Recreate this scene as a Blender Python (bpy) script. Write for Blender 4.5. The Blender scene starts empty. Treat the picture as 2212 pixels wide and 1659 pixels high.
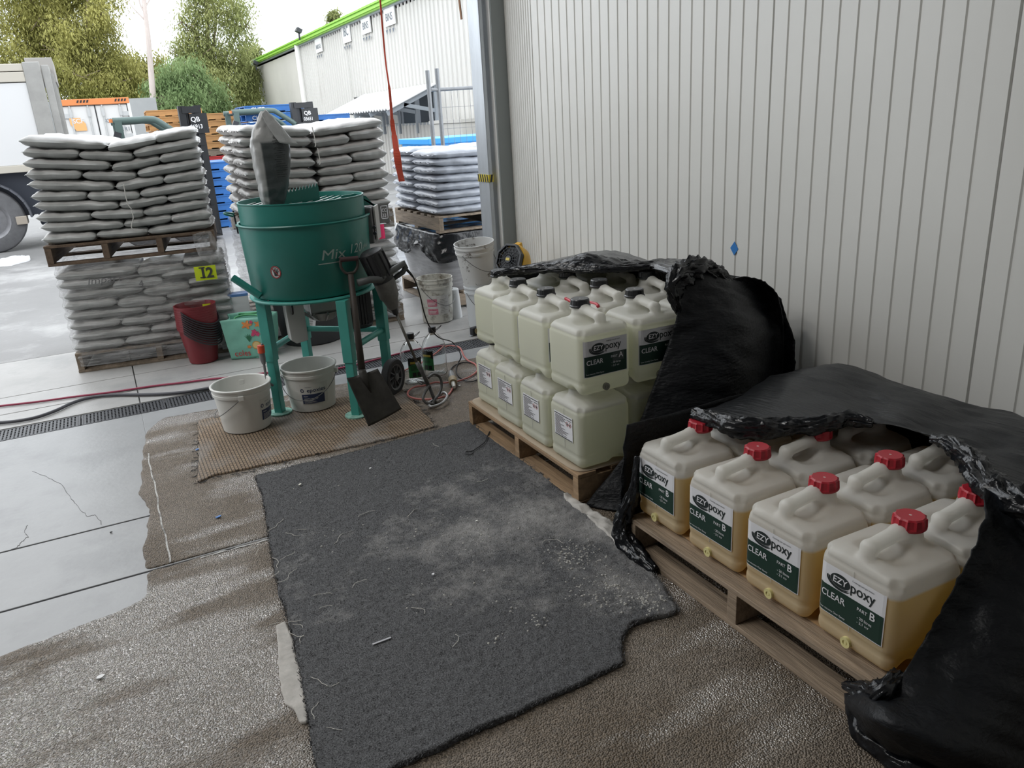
import bpy, bmesh, math, random
import numpy as np
from mathutils import Vector, Matrix, noise

random.seed(7)
SC = bpy.context.scene
COL = SC.collection

# ---------------------------------------------------------------- camera, sky, exposure
YAW, PITCH, ROLL, FPX, CAMZ = 0.461088938, 0.329771499, -0.0604864476, 1696.7, 1.67
fw = Vector((math.sin(YAW)*math.cos(PITCH), math.cos(YAW)*math.cos(PITCH), -math.sin(PITCH)))
r0 = Vector((math.cos(YAW), -math.sin(YAW), 0)); u0 = r0.cross(fw)
rt = r0*math.cos(ROLL) + u0*math.sin(ROLL); up = -r0*math.sin(ROLL) + u0*math.cos(ROLL)
cd = bpy.data.cameras.new('camera'); cam = bpy.data.objects.new('camera', cd); COL.objects.link(cam)
cam.matrix_world = Matrix(((rt.x, up.x, -fw.x, 0), (rt.y, up.y, -fw.y, 0), (rt.z, up.z, -fw.z, CAMZ), (0, 0, 0, 1)))
cd.sensor_fit = 'HORIZONTAL'; cd.sensor_width = 36; cd.lens = 36*FPX/2212
cd.clip_start = .05; cd.clip_end = 400
SC.camera = cam

w = bpy.data.worlds.new('overcast_sky'); SC.world = w; w.use_nodes = True
nt = w.node_tree; nt.nodes.clear()
SKY_STRENGTH = 3.0
o_ = nt.nodes.new('ShaderNodeOutputWorld'); b_ = nt.nodes.new('ShaderNodeBackground')
tc = nt.nodes.new('ShaderNodeTexCoord'); nz = nt.nodes.new('ShaderNodeTexNoise'); rp = nt.nodes.new('ShaderNodeValToRGB')
nz.inputs['Scale'].default_value = 2.2; nz.inputs['Detail'].default_value = 5
rp.color_ramp.elements[0].position = .35; rp.color_ramp.elements[0].color = (.80, .88, .97, 1)
rp.color_ramp.elements[1].position = .62; rp.color_ramp.elements[1].color = (.97, .985, 1, 1)
nt.links.new(tc.outputs['Generated'], nz.inputs['Vector']); nt.links.new(nz.outputs['Fac'], rp.inputs['Fac'])
nt.links.new(rp.outputs['Color'], b_.inputs['Color']); b_.inputs['Strength'].default_value = SKY_STRENGTH
nt.links.new(b_.outputs['Background'], o_.inputs['Surface'])

SC.view_settings.view_transform = 'Standard'; SC.view_settings.look = 'None'
SC.view_settings.gamma = 1; SC.view_settings.use_curve_mapping = False
SC.view_settings.exposure = 0.12

def area(name, loc, rot, sx, sy, power, col=(1, 1, 1)):
    l = bpy.data.lights.new(name, 'AREA'); l.shape = 'RECTANGLE'; l.size = sx; l.size_y = sy
    l.energy = power; l.color = col
    o = bpy.data.objects.new(name, l); o.location = loc; o.rotation_euler = rot; COL.objects.link(o)
    return o
# fill lamps added out of view to brighten the shed and sack fronts
FILL_POWER = 75
for bx, by in ((-1.6, 3.4), (-3.4, 3.4), (-5.2, 3.4)):
    area('fill_lamp', (bx, by, 5.9), (0, 0, 0), .3, 1.5, FILL_POWER, (1, .985, .96))

# ---------------------------------------------------------------- helpers
def ray(px, py):
    return rt*((px-1106)/FPX) - up*((py-829.5)/FPX) + fw
def at(px, py, X=None, Y=None, Z=None):          # a real 3D point: where a line of sight meets a known plane
    d = ray(px, py)
    t = (X/d.x if X is not None else Y/d.y if Y is not None else (Z-CAMZ)/d.z)
    return Vector((0, 0, CAMZ)) + d*t

def lin(c):
    return tuple((x/12.92 if x <= .04045 else ((x+.055)/1.055)**2.4) for x in c)
def hx(h):
    return lin(tuple(int(h[i:i+2], 16)/255 for i in (0, 2, 4)))

MATS = {}
def mat(name, col, rough=.5, metal=0, var=0, vscale=6, bump=0, bscale=40, bdetail=3, spec=.5, stretch=None, trans=0, alpha=1,
        dirt=None, dscale=3, dlo=.55, dhi=.7, coat=0, bdist=.01, sheen=0):
    if name in MATS: return MATS[name]
    m = bpy.data.materials.new(name); m.use_nodes = True
    nt = m.node_tree; N = nt.nodes; L = nt.links; p = N['Principled BSDF']
    if isinstance(col, str): col = hx(col)
    p.inputs['Base Color'].default_value = (*col, 1); p.inputs['Roughness'].default_value = rough
    p.inputs['Metallic'].default_value = metal; p.inputs['Specular IOR Level'].default_value = spec
    p.inputs['Transmission Weight'].default_value = trans; p.inputs['Alpha'].default_value = alpha
    p.inputs['Coat Weight'].default_value = coat
    t = N.new('ShaderNodeTexCoord'); vec = t.outputs['Object']
    if stretch:
        mp = N.new('ShaderNodeMapping'); mp.inputs['Scale'].default_value = stretch
        L.new(vec, mp.inputs['Vector']); vec = mp.outputs['Vector']
    csock = None
    if var:
        n = N.new('ShaderNodeTexNoise'); n.inputs['Scale'].default_value = vscale; n.inputs['Detail'].default_value = 6
        n.inputs['Roughness'].default_value = .65
        L.new(vec, n.inputs['Vector'])
        r = N.new('ShaderNodeValToRGB'); e = r.color_ramp.elements
        e[0].position = .3; e[1].position = .7
        e[0].color = (*[max(0, c*(1-var)) for c in col], 1); e[1].color = (*[min(1, c*(1+var)) for c in col], 1)
        L.new(n.outputs['Fac'], r.inputs['Fac']); csock = r.outputs['Color']
    if dirt is not None:
        n2 = N.new('ShaderNodeTexNoise'); n2.inputs['Scale'].default_value = dscale; n2.inputs['Detail'].default_value = 8
        n2.inputs['Roughness'].default_value = .7
        L.new(vec, n2.inputs['Vector'])
        mr = N.new('ShaderNodeMapRange'); mr.inputs['From Min'].default_value = dlo; mr.inputs['From Max'].default_value = dhi
        L.new(n2.outputs['Fac'], mr.inputs['Value'])
        mx = N.new('ShaderNodeMix'); mx.data_type = 'RGBA'
        L.new(mr.outputs['Result'], mx.inputs['Factor'])
        if csock: L.new(csock, mx.inputs['A'])
        else: mx.inputs['A'].default_value = (*col, 1)
        dc = hx(dirt) if isinstance(dirt, str) else dirt
        mx.inputs['B'].default_value = (*dc, 1); csock = mx.outputs['Result']
    if csock: L.new(csock, p.inputs['Base Color'])
    if bump:
        n = N.new('ShaderNodeTexNoise'); n.inputs['Scale'].default_value = bscale; n.inputs['Detail'].default_value = bdetail
        L.new(vec, n.inputs['Vector'])
        b = N.new('ShaderNodeBump'); b.inputs['Strength'].default_value = bump; b.inputs['Distance'].default_value = bdist
        L.new(n.outputs['Fac'], b.inputs['Height']); L.new(b.outputs['Normal'], p.inputs['Normal'])
    MATS[name] = m
    return m

_TXT = {}
def text_geo(s, offset=0.0):
    k = (s, offset)
    if k not in _TXT:
        cu = bpy.data.curves.new('tmp', 'FONT'); cu.body = s; cu.size = 1; cu.resolution_u = 3; cu.offset = offset
        ob = bpy.data.objects.new('tmp', cu); COL.objects.link(ob)
        dg = bpy.context.evaluated_depsgraph_get(); me = bpy.data.meshes.new_from_object(ob.evaluated_get(dg))
        vs = [(v.co.x, v.co.y) for v in me.vertices]; fs = [tuple(p.vertices) for p in me.polygons]
        wd = max([v[0] for v in vs], default=0)
        bpy.data.objects.remove(ob); bpy.data.curves.remove(cu); bpy.data.meshes.remove(me)
        _TXT[k] = (vs, fs, wd)
    return _TXT[k]

class MB:
    def __init__(s): s.v = []; s.f = []
    def add(s, vs, fs):
        b = len(s.v); s.v += [tuple(v) for v in vs]; s.f += [tuple(i+b for i in f) for f in fs]; return s
    def box(s, x0, x1, y0, y1, z0, z1):
        return s.add([(x0,y0,z0),(x1,y0,z0),(x1,y1,z0),(x0,y1,z0),(x0,y0,z1),(x1,y0,z1),(x1,y1,z1),(x0,y1,z1)],
                     [(0,3,2,1),(4,5,6,7),(0,1,5,4),(1,2,6,5),(2,3,7,6),(3,0,4,7)])
    def obox(s, c, size, R=None):
        R = R or Matrix.Identity(3); c = Vector(c); vs = []
        for z in (-.5, .5):
            for x, y in ((-.5,-.5),(.5,-.5),(.5,.5),(-.5,.5)):
                vs.append(c + R @ Vector((x*size[0], y*size[1], z*size[2])))
        return s.add(vs, [(0,3,2,1),(4,5,6,7),(0,1,5,4),(1,2,6,5),(2,3,7,6),(3,0,4,7)])
    def bar(s, a, b, w, h=None, upv=(0,0,1)):
        a = Vector(a); b = Vector(b); d = b-a; l = d.length
        if l < 1e-6: return s
        z = d/l; u = Vector(upv)
        if abs(z.dot(u)) > .98: u = Vector((1,0,0)) if abs(z.x) < .9 else Vector((0,1,0))
        x = u.cross(z).normalized(); y = z.cross(x)
        R = Matrix((x, y, z)).transposed()
        return s.obox((a+b)/2, (w, h or w, l), R)
    def tube(s, pts, r, n=8, caps=True, closed=False):
        pts = [Vector(p) for p in pts]; m = len(pts); rings = []
        rr = r if hasattr(r, '__len__') else [r]*m
        prev = None; vs = []
        for i, p in enumerate(pts):
            if closed: t = pts[(i+1) % m] - pts[i-1]
            else: t = pts[min(i+1, m-1)] - pts[max(i-1, 0)]
            t.normalize()
            if prev is None:
                x = t.orthogonal().normalized()
            else:
                x = prev - t*prev.dot(t)
                x = x.normalized() if x.length > 1e-6 else t.orthogonal().normalized()
            prev = x; y = t.cross(x)
            for k in range(n):
                a = 2*math.pi*k/n; vs.append(p + (x*math.cos(a) + y*math.sin(a))*rr[i])
        fs = []
        for i in range(m if closed else m-1):
            j = (i+1) % m
            for k in range(n):
                k2 = (k+1) % n; fs.append((i*n+k, i*n+k2, j*n+k2, j*n+k))
        if caps and not closed:
            fs.append(tuple(reversed(range(n)))); fs.append(tuple((m-1)*n+k for k in range(n)))
        return s.add(vs, fs)
    def lathe(s, prof, n=32, M=None, closed=False):
        vs = []; M = M or Matrix.Identity(4)
        for r, z in prof:
            for k in range(n):
                a = 2*math.pi*k/n; vs.append(M @ Vector((r*math.cos(a), r*math.sin(a), z)))
        fs = []; m = len(prof)
        for i in range(m if closed else m-1):
            j = (i+1) % m
            for k in range(n):
                k2 = (k+1) % n; fs.append((i*n+k, i*n+k2, j*n+k2, j*n+k))
        if not closed:
            fs.append(tuple(reversed(range(n)))); fs.append(tuple((m-1)*n+k for k in range(n)))
        return s.add(vs, fs)
    def cyl(s, a, b, r, n=16, r2=None):
        return s.tube([a, b], [r, r if r2 is None else r2], n)
    def prism(s, poly, z0, z1, fn=None):
        n = len(poly); fn = fn or (lambda x, y, z: (x, y, z))
        vs = [fn(x, y, z0) for x, y in poly] + [fn(x, y, z1) for x, y in poly]
        return s.add(vs, [tuple(reversed(range(n))), tuple(range(n, 2*n))] + [(i, (i+1) % n, n+(i+1) % n, n+i) for i in range(n)])
    def grid(s, fn, nu, nv, cu=False):
        vs = []; 
        for j in range(nv+1):
            for i in range(nu if cu else nu+1): vs.append(fn(i/nu, j/nv))
        W = nu if cu else nu+1; fs = []
        for j in range(nv):
            for i in range(nu):
                i2 = (i+1) % W if cu else i+1
                fs.append((j*W+i, j*W+i2, (j+1)*W+i2, (j+1)*W+i))
        return s.add(vs, fs)
    def text(s, t, size, fn, x=0, y=0, align='l', bold=0, shear=0, sx=1):
        vs, fs, wd = text_geo(t, bold)
        ox = {'l': 0, 'c': -wd/2, 'r': -wd}[align]
        return s.add([fn(x + ((a+ox)*sx + b*shear)*size, y + b*size) for a, b in vs], fs)
    def build(s, name, m=None, parent=None, smooth=None, bevel=0, loc=None):
        me = bpy.data.meshes.new(name); me.from_pydata([tuple(v) for v in s.v], [], s.f); me.update()
        if bevel:
            bm = bmesh.new(); bm.from_mesh(me)
            es = [e for e in bm.edges if len(e.link_faces) == 2 and e.calc_face_angle(0) > .6]
            bmesh.ops.bevel(bm, geom=es, offset=bevel, segments=2, profile=.6, affect='EDGES', clamp_overlap=True)
            bm.to_mesh(me); bm.free()
        if m: me.materials.append(m)
        if smooth is not None:
            me.polygons.foreach_set('use_smooth', [True]*len(me.polygons))
            if smooth < 3: me.set_sharp_from_angle(angle=smooth)
        o = bpy.data.objects.new(name, me); COL.objects.link(o)
        if parent: o.parent = parent
        if loc is not None: o.location = loc
        return o

def tag(o, label=None, cat=None, group=None, kind=None):
    if label: o['label'] = label
    if cat: o['category'] = cat
    if group: o['group'] = group
    if kind: o['kind'] = kind
    return o
def thing(name, label, cat, loc=(0,0,0), rz=0, group=None):
    o = bpy.data.objects.new(name, None); COL.objects.link(o); o.empty_display_size = .1
    o.location = loc; o.rotation_euler = (0, 0, rz)
    return tag(o, label, cat, group)
def copy_thing(src, label, loc, rz=0, skip=(), rot=None, group=None):
    r = src.copy(); COL.objects.link(r); r.location = loc
    r.rotation_euler = rot if rot else (0, 0, rz); r['label'] = label
    if group: r['group'] = group
    for ch in src.children:
        if ch.name.split('.')[0] in skip: continue
        c = ch.copy(); COL.objects.link(c); c.parent = r
        for g in ch.children:
            d = g.copy(); COL.objects.link(d); d.parent = c
    return r
def catmull(pts, sub=6):
    P = [Vector(p) for p in pts]; out = []
    for i in range(len(P)-1):
        a = P[max(i-1, 0)]; b = P[i]; c = P[i+1]; d = P[min(i+2, len(P)-1)]
        for k in range(sub):
            t = k/sub
            out.append(.5*((2*b) + (c-a)*t + (2*a-5*b+4*c-d)*t*t + (3*b-a-3*c+d)*t*t*t))
    out.append(P[-1]); return out
def nz3(x, y, z): return noise.noise(Vector((x, y, z)))
ORD = ['first','second','third','fourth','fifth','sixth','seventh','eighth','ninth','tenth','eleventh','twelfth','thirteenth','fourteenth','fifteenth','sixteenth']

def surface_nets(sdf, lo, hi, h):
    n = [int(math.ceil((hi[i]-lo[i])/h))+1 for i in range(3)]
    ax = [lo[i] + h*np.arange(n[i]) for i in range(3)]
    X, Y, Z = np.meshgrid(*ax, indexing='ij'); D = sdf(X, Y, Z)
    S = D < 0
    acc = np.zeros((n[0]-1, n[1]-1, n[2]-1, 3)); cnt = np.zeros((n[0]-1, n[1]-1, n[2]-1))
    sl = lambda d, k: slice(d, n[k]-1+d)
    E = []
    for a in range(3):
        o = [b for b in range(3) if b != a]
        for d1 in (0, 1):
            for d2 in (0, 1):
                d = [0, 0, 0]; d[o[0]] = d1; d[o[1]] = d2; e = list(d); e[a] = 1
                A = D[sl(d[0],0), sl(d[1],1), sl(d[2],2)]; B = D[sl(e[0],0), sl(e[1],1), sl(e[2],2)]
                cr = (A < 0) != (B < 0); t = np.where(cr, A/np.where(cr, A-B, 1), 0)
                for k in range(3):
                    acc[..., k] += np.where(cr, (d[k] + (t if k == a else 0)), 0)
                cnt += cr
    act = cnt > 0; idx = -np.ones(act.shape, int); idx[act] = np.arange(act.sum())
    ijk = np.argwhere(act); vs = (ijk + acc[act]/cnt[act][:, None])*h + np.array(lo)
    fs = []
    for a in range(3):
        b, c = (a+1) % 3, (a+2) % 3
        s0 = [slice(1, n[k]-1) for k in range(3)]; s1 = list(s0); s0[a] = slice(0, n[a]-1); s1[a] = slice(1, n[a])
        A = S[tuple(s0)]; B = S[tuple(s1)]
        for flip in (False, True):
            q = np.argwhere((A & ~B) if not flip else (~A & B))
            if not len(q): continue
            base = q.copy(); 
            for k in range(3):
                if k != a: base[:, k] += 1
            def g(db, dc):
                p = base.copy(); p[:, b] -= db; p[:, c] -= dc; return idx[p[:,0], p[:,1], p[:,2]]
            Q = np.stack([g(1,1), g(0,1), g(0,0), g(1,0)], 1)
            if flip: Q = Q[:, ::-1]
            fs.append(Q)
    return vs, np.concatenate(fs)
def sdf_object(name, sdf, lo, hi, h, m, parent=None):
    vs, fs = surface_nets(sdf, lo, hi, h)
    me = bpy.data.meshes.new(name); me.from_pydata(vs.tolist(), [], fs.tolist()); me.update()
    me.polygons.foreach_set('use_smooth', [True]*len(me.polygons)); me.materials.append(m)
    o = bpy.data.objects.new(name, me); COL.objects.link(o)
    if parent: o.parent = parent
    return o
def smin(a, b, k): 
    h = np.clip(.5 + .5*(b-a)/k, 0, 1); return b*(1-h) + a*h - k*h*(1-h)
def smax(a, b, k): return -smin(-a, -b, k)
def sd_box(X, Y, Z, c, hs, r):
    qx = abs(X-c[0])-hs[0]+r; qy = abs(Y-c[1])-hs[1]+r; qz = abs(Z-c[2])-hs[2]+r
    return np.sqrt(np.maximum(qx,0)**2+np.maximum(qy,0)**2+np.maximum(qz,0)**2) + np.minimum(np.maximum(qx, np.maximum(qy, qz)), 0) - r
def sd_ell(X, Y, Z, c, r):
    k = np.sqrt(((X-c[0])/r[0])**2+((Y-c[1])/r[1])**2+((Z-c[2])/r[2])**2); return (k-1)*min(r)
def sd_seg(X, Y, Z, a, b, r, r2=None, sy=1):
    a = np.array(a, float); b = np.array(b, float); d = b-a; L = d@d
    t = np.clip(((X-a[0])*d[0]+(Y-a[1])*d[1]+(Z-a[2])*d[2])/L, 0, 1)
    rr = r if r2 is None else r+(r2-r)*t
    return np.sqrt((X-a[0]-t*d[0])**2+((Y-a[1]-t*d[1])*sy)**2+(Z-a[2]-t*d[2])**2) - rr
# ---------------------------------------------------------------- materials of the place
CONC = mat('concrete_pale', (.36,.355,.345), .42, var=.10, vscale=2.5, bump=.15, bscale=60, dirt=(.23,.23,.23), dscale=1.3, dlo=.5, dhi=.75)
CONC_IN = mat('concrete_inside', (.30,.305,.31), .42, var=.07, vscale=3, bump=.12, bscale=30, dirt=(.21,.215,.22), dscale=2, dlo=.5, dhi=.8)
YARD = mat('yard_concrete', (.20,.198,.195), .55, var=.12, vscale=.8, bump=.2, bscale=30, dirt=(.36,.357,.35), dscale=.55, dlo=.5, dhi=.66)
JOINT = mat('joint_dark', (.03,.03,.032), .8)
WALLM = mat('cream_steel_panel', (.66,.655,.62), .32, var=.02, vscale=2, spec=.5)
CEILM = mat('shed_lining', (.36,.355,.345), .6)
GALV = mat('galvanised_steel', (.47,.50,.53), .42, metal=.55, var=.12, vscale=9, stretch=(1,1,.25))
WHITE_TRIM = mat('white_flashing', (.75,.74,.71), .4)
DARKGAP = mat('dark_recess', (.12,.13,.135), .6)
WOOD = mat('pallet_wood', (.30,.20,.115), .75, var=.35, vscale=5, stretch=(6,.6,6), bump=.3, bscale=14)
WOOD_G = mat('pallet_wood_grey', (.22,.175,.13), .8, var=.35, vscale=5, stretch=(.8,6,6), bump=.3, bscale=14)
WOOD_D = mat('pallet_wood_dark', (.12,.082,.055), .8, var=.35, vscale=5, stretch=(.6,6,6), bump=.3, bscale=14)
WOOD_Y = mat('pallet_wood_new', (.42,.22,.08), .7, var=.25, vscale=3, stretch=(.6,4,4))
BLUE_P = mat('pallet_blue', (.02,.13,.40), .5, var=.15, vscale=3)
BLACKPL = mat('black_plastic', (.012,.013,.015), .38)
BLACK_RUB = mat('black_rubber', (.025,.025,.027), .7)
DARKSTEEL = mat('dark_steel', (.035,.037,.042), .45, metal=.3)

# ---------------------------------------------------------------- floor: slabs, coating, drain
def rough_floor_mat():
    m = bpy.data.materials.new('aggregate_coating'); m.use_nodes = True
    nt = m.node_tree; N = nt.nodes; L = nt.links; p = N['Principled BSDF']
    t = N.new('ShaderNodeTexCoord')
    def nse(scale, det=4, rough=.6):
        n = N.new('ShaderNodeTexNoise'); n.inputs['Scale'].default_value = scale; n.inputs['Detail'].default_value = det
        n.inputs['Roughness'].default_value = rough; L.new(t.outputs['Object'], n.inputs['Vector']); return n
    g = nse(150, 3, .7); b = nse(2.6, 5)
    mp = N.new('ShaderNodeMapping'); mp.inputs['Scale'].default_value = (.75, 2.6, 1); mp.inputs['Rotation'].default_value = (0, 0, -.12); L.new(t.outputs['Object'], mp.inputs['Vector'])
    wet = N.new('ShaderNodeTexNoise'); wet.inputs['Scale'].default_value = 1.5; wet.inputs['Detail'].default_value = 5; L.new(mp.outputs['Vector'], wet.inputs['Vector'])
    r1 = N.new('ShaderNodeValToRGB'); e = r1.color_ramp.elements
    e[0].position = .33; e[0].color = (.06,.05,.038,1); e[1].position = .68; e[1].color = (.25,.21,.165,1)
    L.new(g.outputs['Fac'], r1.inputs['Fac'])
    r2 = N.new('ShaderNodeValToRGB'); e = r2.color_ramp.elements
    e[0].position = .35; e[0].color = (.78,.70,.60,1); e[1].position = .68; e[1].color = (1.25,1.25,1.28,1)
    L.new(b.outputs['Fac'], r2.inputs['Fac'])
    mx = N.new('ShaderNodeMix'); mx.data_type = 'RGBA'; mx.blend_type = 'MULTIPLY'; mx.inputs['Factor'].default_value = 1
    L.new(r1.outputs['Color'], mx.inputs['A']); L.new(r2.outputs['Color'], mx.inputs['B']); L.new(mx.outputs['Result'], p.inputs['Base Color'])
    mr = N.new('ShaderNodeMapRange'); mr.inputs['From Min'].default_value = .47; mr.inputs['From Max'].default_value = .56
    mr.inputs['To Min'].default_value = 0; mr.inputs['To Max'].default_value = 1
    # wet gloss boosted in a left-hand oval to place the sky's glitter
    mp2 = N.new('ShaderNodeMapping'); mp2.inputs['Location'].default_value = (.30/1.1, -2.35/.85, 0); mp2.inputs['Scale'].default_value = (1/1.1, 1/.85, 0)
    L.new(t.outputs['Object'], mp2.inputs['Vector']); ln_ = N.new('ShaderNodeVectorMath'); ln_.operation = 'LENGTH'; L.new(mp2.outputs['Vector'], ln_.inputs[0])
    glint = N.new('ShaderNodeMapRange'); glint.inputs['From Min'].default_value = .35; glint.inputs['From Max'].default_value = 1.15; glint.inputs['To Min'].default_value = .10; glint.inputs['To Max'].default_value = -.06
    L.new(ln_.outputs['Value'], glint.inputs['Value']); sm_ = N.new('ShaderNodeMath'); L.new(wet.outputs['Fac'], sm_.inputs[0]); L.new(glint.outputs['Result'], sm_.inputs[1])
    L.new(sm_.outputs[0], mr.inputs['Value']); L.new(mr.outputs['Result'], p.inputs['Coat Weight']); p.inputs['Roughness'].default_value = .55
    p.inputs['Coat Roughness'].default_value = .07; p.inputs['Coat IOR'].default_value = 2.5
    bp = N.new('ShaderNodeBump'); bp.inputs['Strength'].default_value = .9; bp.inputs['Distance'].default_value = .007
    vo = N.new('ShaderNodeTexVoronoi'); vo.feature = 'SMOOTH_F1'; vo.inputs['Scale'].default_value = 180; vo.inputs['Smoothness'].default_value = .35
    L.new(t.outputs['Object'], vo.inputs['Vector']); ad = N.new('ShaderNodeMath'); ad.operation = 'SUBTRACT'; ad.inputs[0].default_value = 1
    L.new(vo.outputs['Distance'], ad.inputs[1]); L.new(ad.outputs[0], bp.inputs['Height']); L.new(bp.outputs['Normal'], p.inputs['Normal']); L.new(bp.outputs['Normal'], p.inputs['Coat Normal'])
    return m
COATM = rough_floor_mat()

fl = MB().box(-10, 3.3, -4, 5.55, -.12, -.035).build('floor', JOINT); tag(fl, kind='structure')
def slab(name, x0, x1, y0, y1, m, par, z=0):
    return MB().box(x0, x1, y0, y1, z-.034, z).build(name, m, par, bevel=.003)
g_ = .006
for (a, b, c, d) in ((-10,3.3,-4,3.19-g_), (-10,-.02,3.19+g_,3.725-g_), (-10,-.02,3.725+g_,5.30), (-.02,3.3,3.19+g_,5.30)):
    slab('slab', a, b, c, d, CONC_IN, fl)

yard = MB().box(-60, 60, 5.5, 120, -.2, -.02).build('ground', YARD); tag(yard, kind='structure')
APX = [-9, -3.2, -.015, 2.85, 6]
AY = [(5.545, 5.86), (5.87, 6.28), (6.29, 7.36)]
for y0, y1 in AY:
    for i in range(4):
        slab('apron_slab', APX[i]+.004, APX[i+1]-.004, y0, y1, CONC, yard, -.001)
for i in range(4):
    slab('yard_slab', APX[i]*4+.01, APX[i+1]*4-.01, 7.37, 26, YARD, yard, -.002)

def inside(poly, x, y):
    r = False; n = len(poly); j = n-1
    for i in range(n):
        xi, yi = poly[i]; xj, yj = poly[j]
        if (yi > y) != (yj > y) and x < (xj-xi)*(y-yi)/(yj-yi)+xi: r = not r
        j = i
    return r
def sheet(name, poly, step, thick, zfn, m, parent=None, z0=0.0, jag=0, skirt=True, seed=0, smooth=True):
    P = poly
    xs = [p[0] for p in P]; ys = [p[1] for p in P]
    x0, y0 = min(xs)-step, min(ys)-step; nx = int((max(xs)-x0)/step)+2; ny = int((max(ys)-y0)/step)+2
    A = np.array(P); B = np.roll(A, -1, 0)
    cx = x0+(np.arange(nx)+.5)*step; cy = y0+(np.arange(ny)+.5)*step
    GX, GY = np.meshgrid(cx, cy, indexing='ij')
    if jag:
        rs = np.random.RandomState(seed); k1 = rs.rand(6)*6
        JX = GX + jag*(np.sin(GY*31+k1[0])+np.sin(GY*83+k1[1]+GX*40)*.7+np.sin(GY*190+k1[2])*.5)
        JY = GY + jag*(np.sin(GX*29+k1[3])+np.sin(GX*77+k1[4]+GY*37)*.7+np.sin(GX*200+k1[5])*.5)
    else: JX, JY = GX, GY
    ins = np.zeros(GX.shape, bool)
    for (ax, ay), (bx, by) in zip(A, B):
        if ay == by: continue
        c = (ay > JY) != (by > JY)
        ins ^= c & (JX < (bx-ax)*(JY-ay)/(by-ay)+ax)
    vid = {}; vs = []; fs = []; bt = {}
    def V(i, j):
        if (i, j) not in vid:
            x = x0+i*step; y = y0+j*step
            vid[(i, j)] = len(vs); vs.append((x, y, z0+thick+zfn(x, y)))
        return vid[(i, j)]
    def Bv(i, j):
        if (i, j) not in bt:
            bt[(i, j)] = len(vs); vs.append((x0+i*step, y0+j*step, z0))
        return bt[(i, j)]
    for i in range(nx):
        for j in range(ny):
            if not ins[i, j]: continue
            fs.append((V(i,j), V(i+1,j), V(i+1,j+1), V(i,j+1)))
            if skirt:
                if j == 0 or not ins[i, j-1]: fs.append((Bv(i,j), Bv(i+1,j), V(i+1,j), V(i,j)))
                if j == ny-1 or not ins[i, j+1]: fs.append((Bv(i+1,j+1), Bv(i,j+1), V(i,j+1), V(i+1,j+1)))
                if i == 0 or not ins[i-1, j]: fs.append((Bv(i,j+1), Bv(i,j), V(i,j), V(i,j+1)))
                if i == nx-1 or not ins[i+1, j]: fs.append((Bv(i+1,j), Bv(i+1,j+1), V(i+1,j+1), V(i+1,j)))
    nb = {}
    def link(a, c): nb.setdefault(a, []).append(c); nb.setdefault(c, []).append(a)
    for i in range(nx):
        for j in range(ny):
            if not ins[i, j]: continue
            if j == 0 or not ins[i, j-1]: link((i,j), (i+1,j))
            if j == ny-1 or not ins[i, j+1]: link((i,j+1), (i+1,j+1))
            if i == 0 or not ins[i-1, j]: link((i,j), (i,j+1))
            if i == nx-1 or not ins[i+1, j]: link((i+1,j), (i+1,j+1))
    pos = {k: (x0+k[0]*step, y0+k[1]*step) for k in nb}
    for it in range(4):
        pos = {k: (.3*pos[k][0]+.7*sum(pos[q][0] for q in n)/len(n), .3*pos[k][1]+.7*sum(pos[q][1] for q in n)/len(n)) for k, n in nb.items()}
    for k, (x, y) in pos.items():
        for d in (vid, bt):
            if k in d: vs[d[k]] = (x, y, vs[d[k]][2])
    b = MB(); b.v = vs; b.f = fs
    return b.build(name, m, parent, smooth=4 if smooth else None)

def zc(x, y):
    return .0008*nz3(x*55, y*55, 0) + .0012*nz3(x*6, y*6, 3)
south = [(-1.6,.3),(3.04,.3),(3.04,3.18),(-.122,3.18),(-.129,2.986),(-.2,2.955),(-.307,2.925),(-.45,2.90),(-.611,2.869),(-1.6,2.75)]
sheet('floor_coating', south, .014, .0035, zc, COATM, fl, jag=.003, seed=1)
north = [(-.12,3.205),(3.04,3.205),(3.04,5.03),(2.2,5.05),(1.9,5.08),(.9,5.07),(.401,5.085),(.10,5.118),(.05,5.03),(-.01,4.93),(-.05,4.6),(-.087,4.166),(-.105,4.0),(-.07,3.8),(-.093,3.551),(-.125,3.383)]
sheet('floor_coating', north, .014, .0035, zc, COATM, fl, jag=.003, seed=2)
SEAL = mat('white_sealant', (.42,.41,.39), .6, var=.2, vscale=30, dirt=(.12,.11,.10), dscale=9, dlo=.5, dhi=.6)
MB().grid(lambda u, v: (-.03+.007*(u-.5)+.002*math.sin(v*40)+.003*math.sin(v*13), 3.205+v*1.33, .0056), 1, 60).build('sealant_line', SEAL, fl)
MB().grid(lambda u, v: (.05+u*.33, 3.170+(.008+.005*math.sin(u*23))*v*(u > .1)+.002*math.sin(u*37)-.008*u*u, .0060), 40, 1).build('joint_edge', SEAL, fl)
# cracks in the smooth slab
CR = mat('crack_dark', (.13,.13,.13), .9)
for ptsp in ([(70,1020),(95,1027),(118,1038),(140,1055),(152,1075),(165,1090),(180,1108),(190,1115),(205,1112),(215,1122),(222,1137)], [(58,1135),(54,1150),(60,1160),(50,1168),(40,1180),(20,1190)]):
    b = MB()
    pp = []
    for i in range(len(ptsp)-1):
        for k in range(4):
            t = k/4; pp.append((ptsp[i][0]*(1-t)+ptsp[i+1][0]*t+random.uniform(-2,2), ptsp[i][1]*(1-t)+ptsp[i+1][1]*t+random.uniform(-2,2)))
    wpts = [at(x, y, Z=.0008) for x, y in pp]
    for i in range(len(wpts)-1):
        wd = .0008+.0018*random.random(); b.bar(wpts[i], wpts[i+1], wd, .001)
    b.build('crack', CR, fl)

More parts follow.
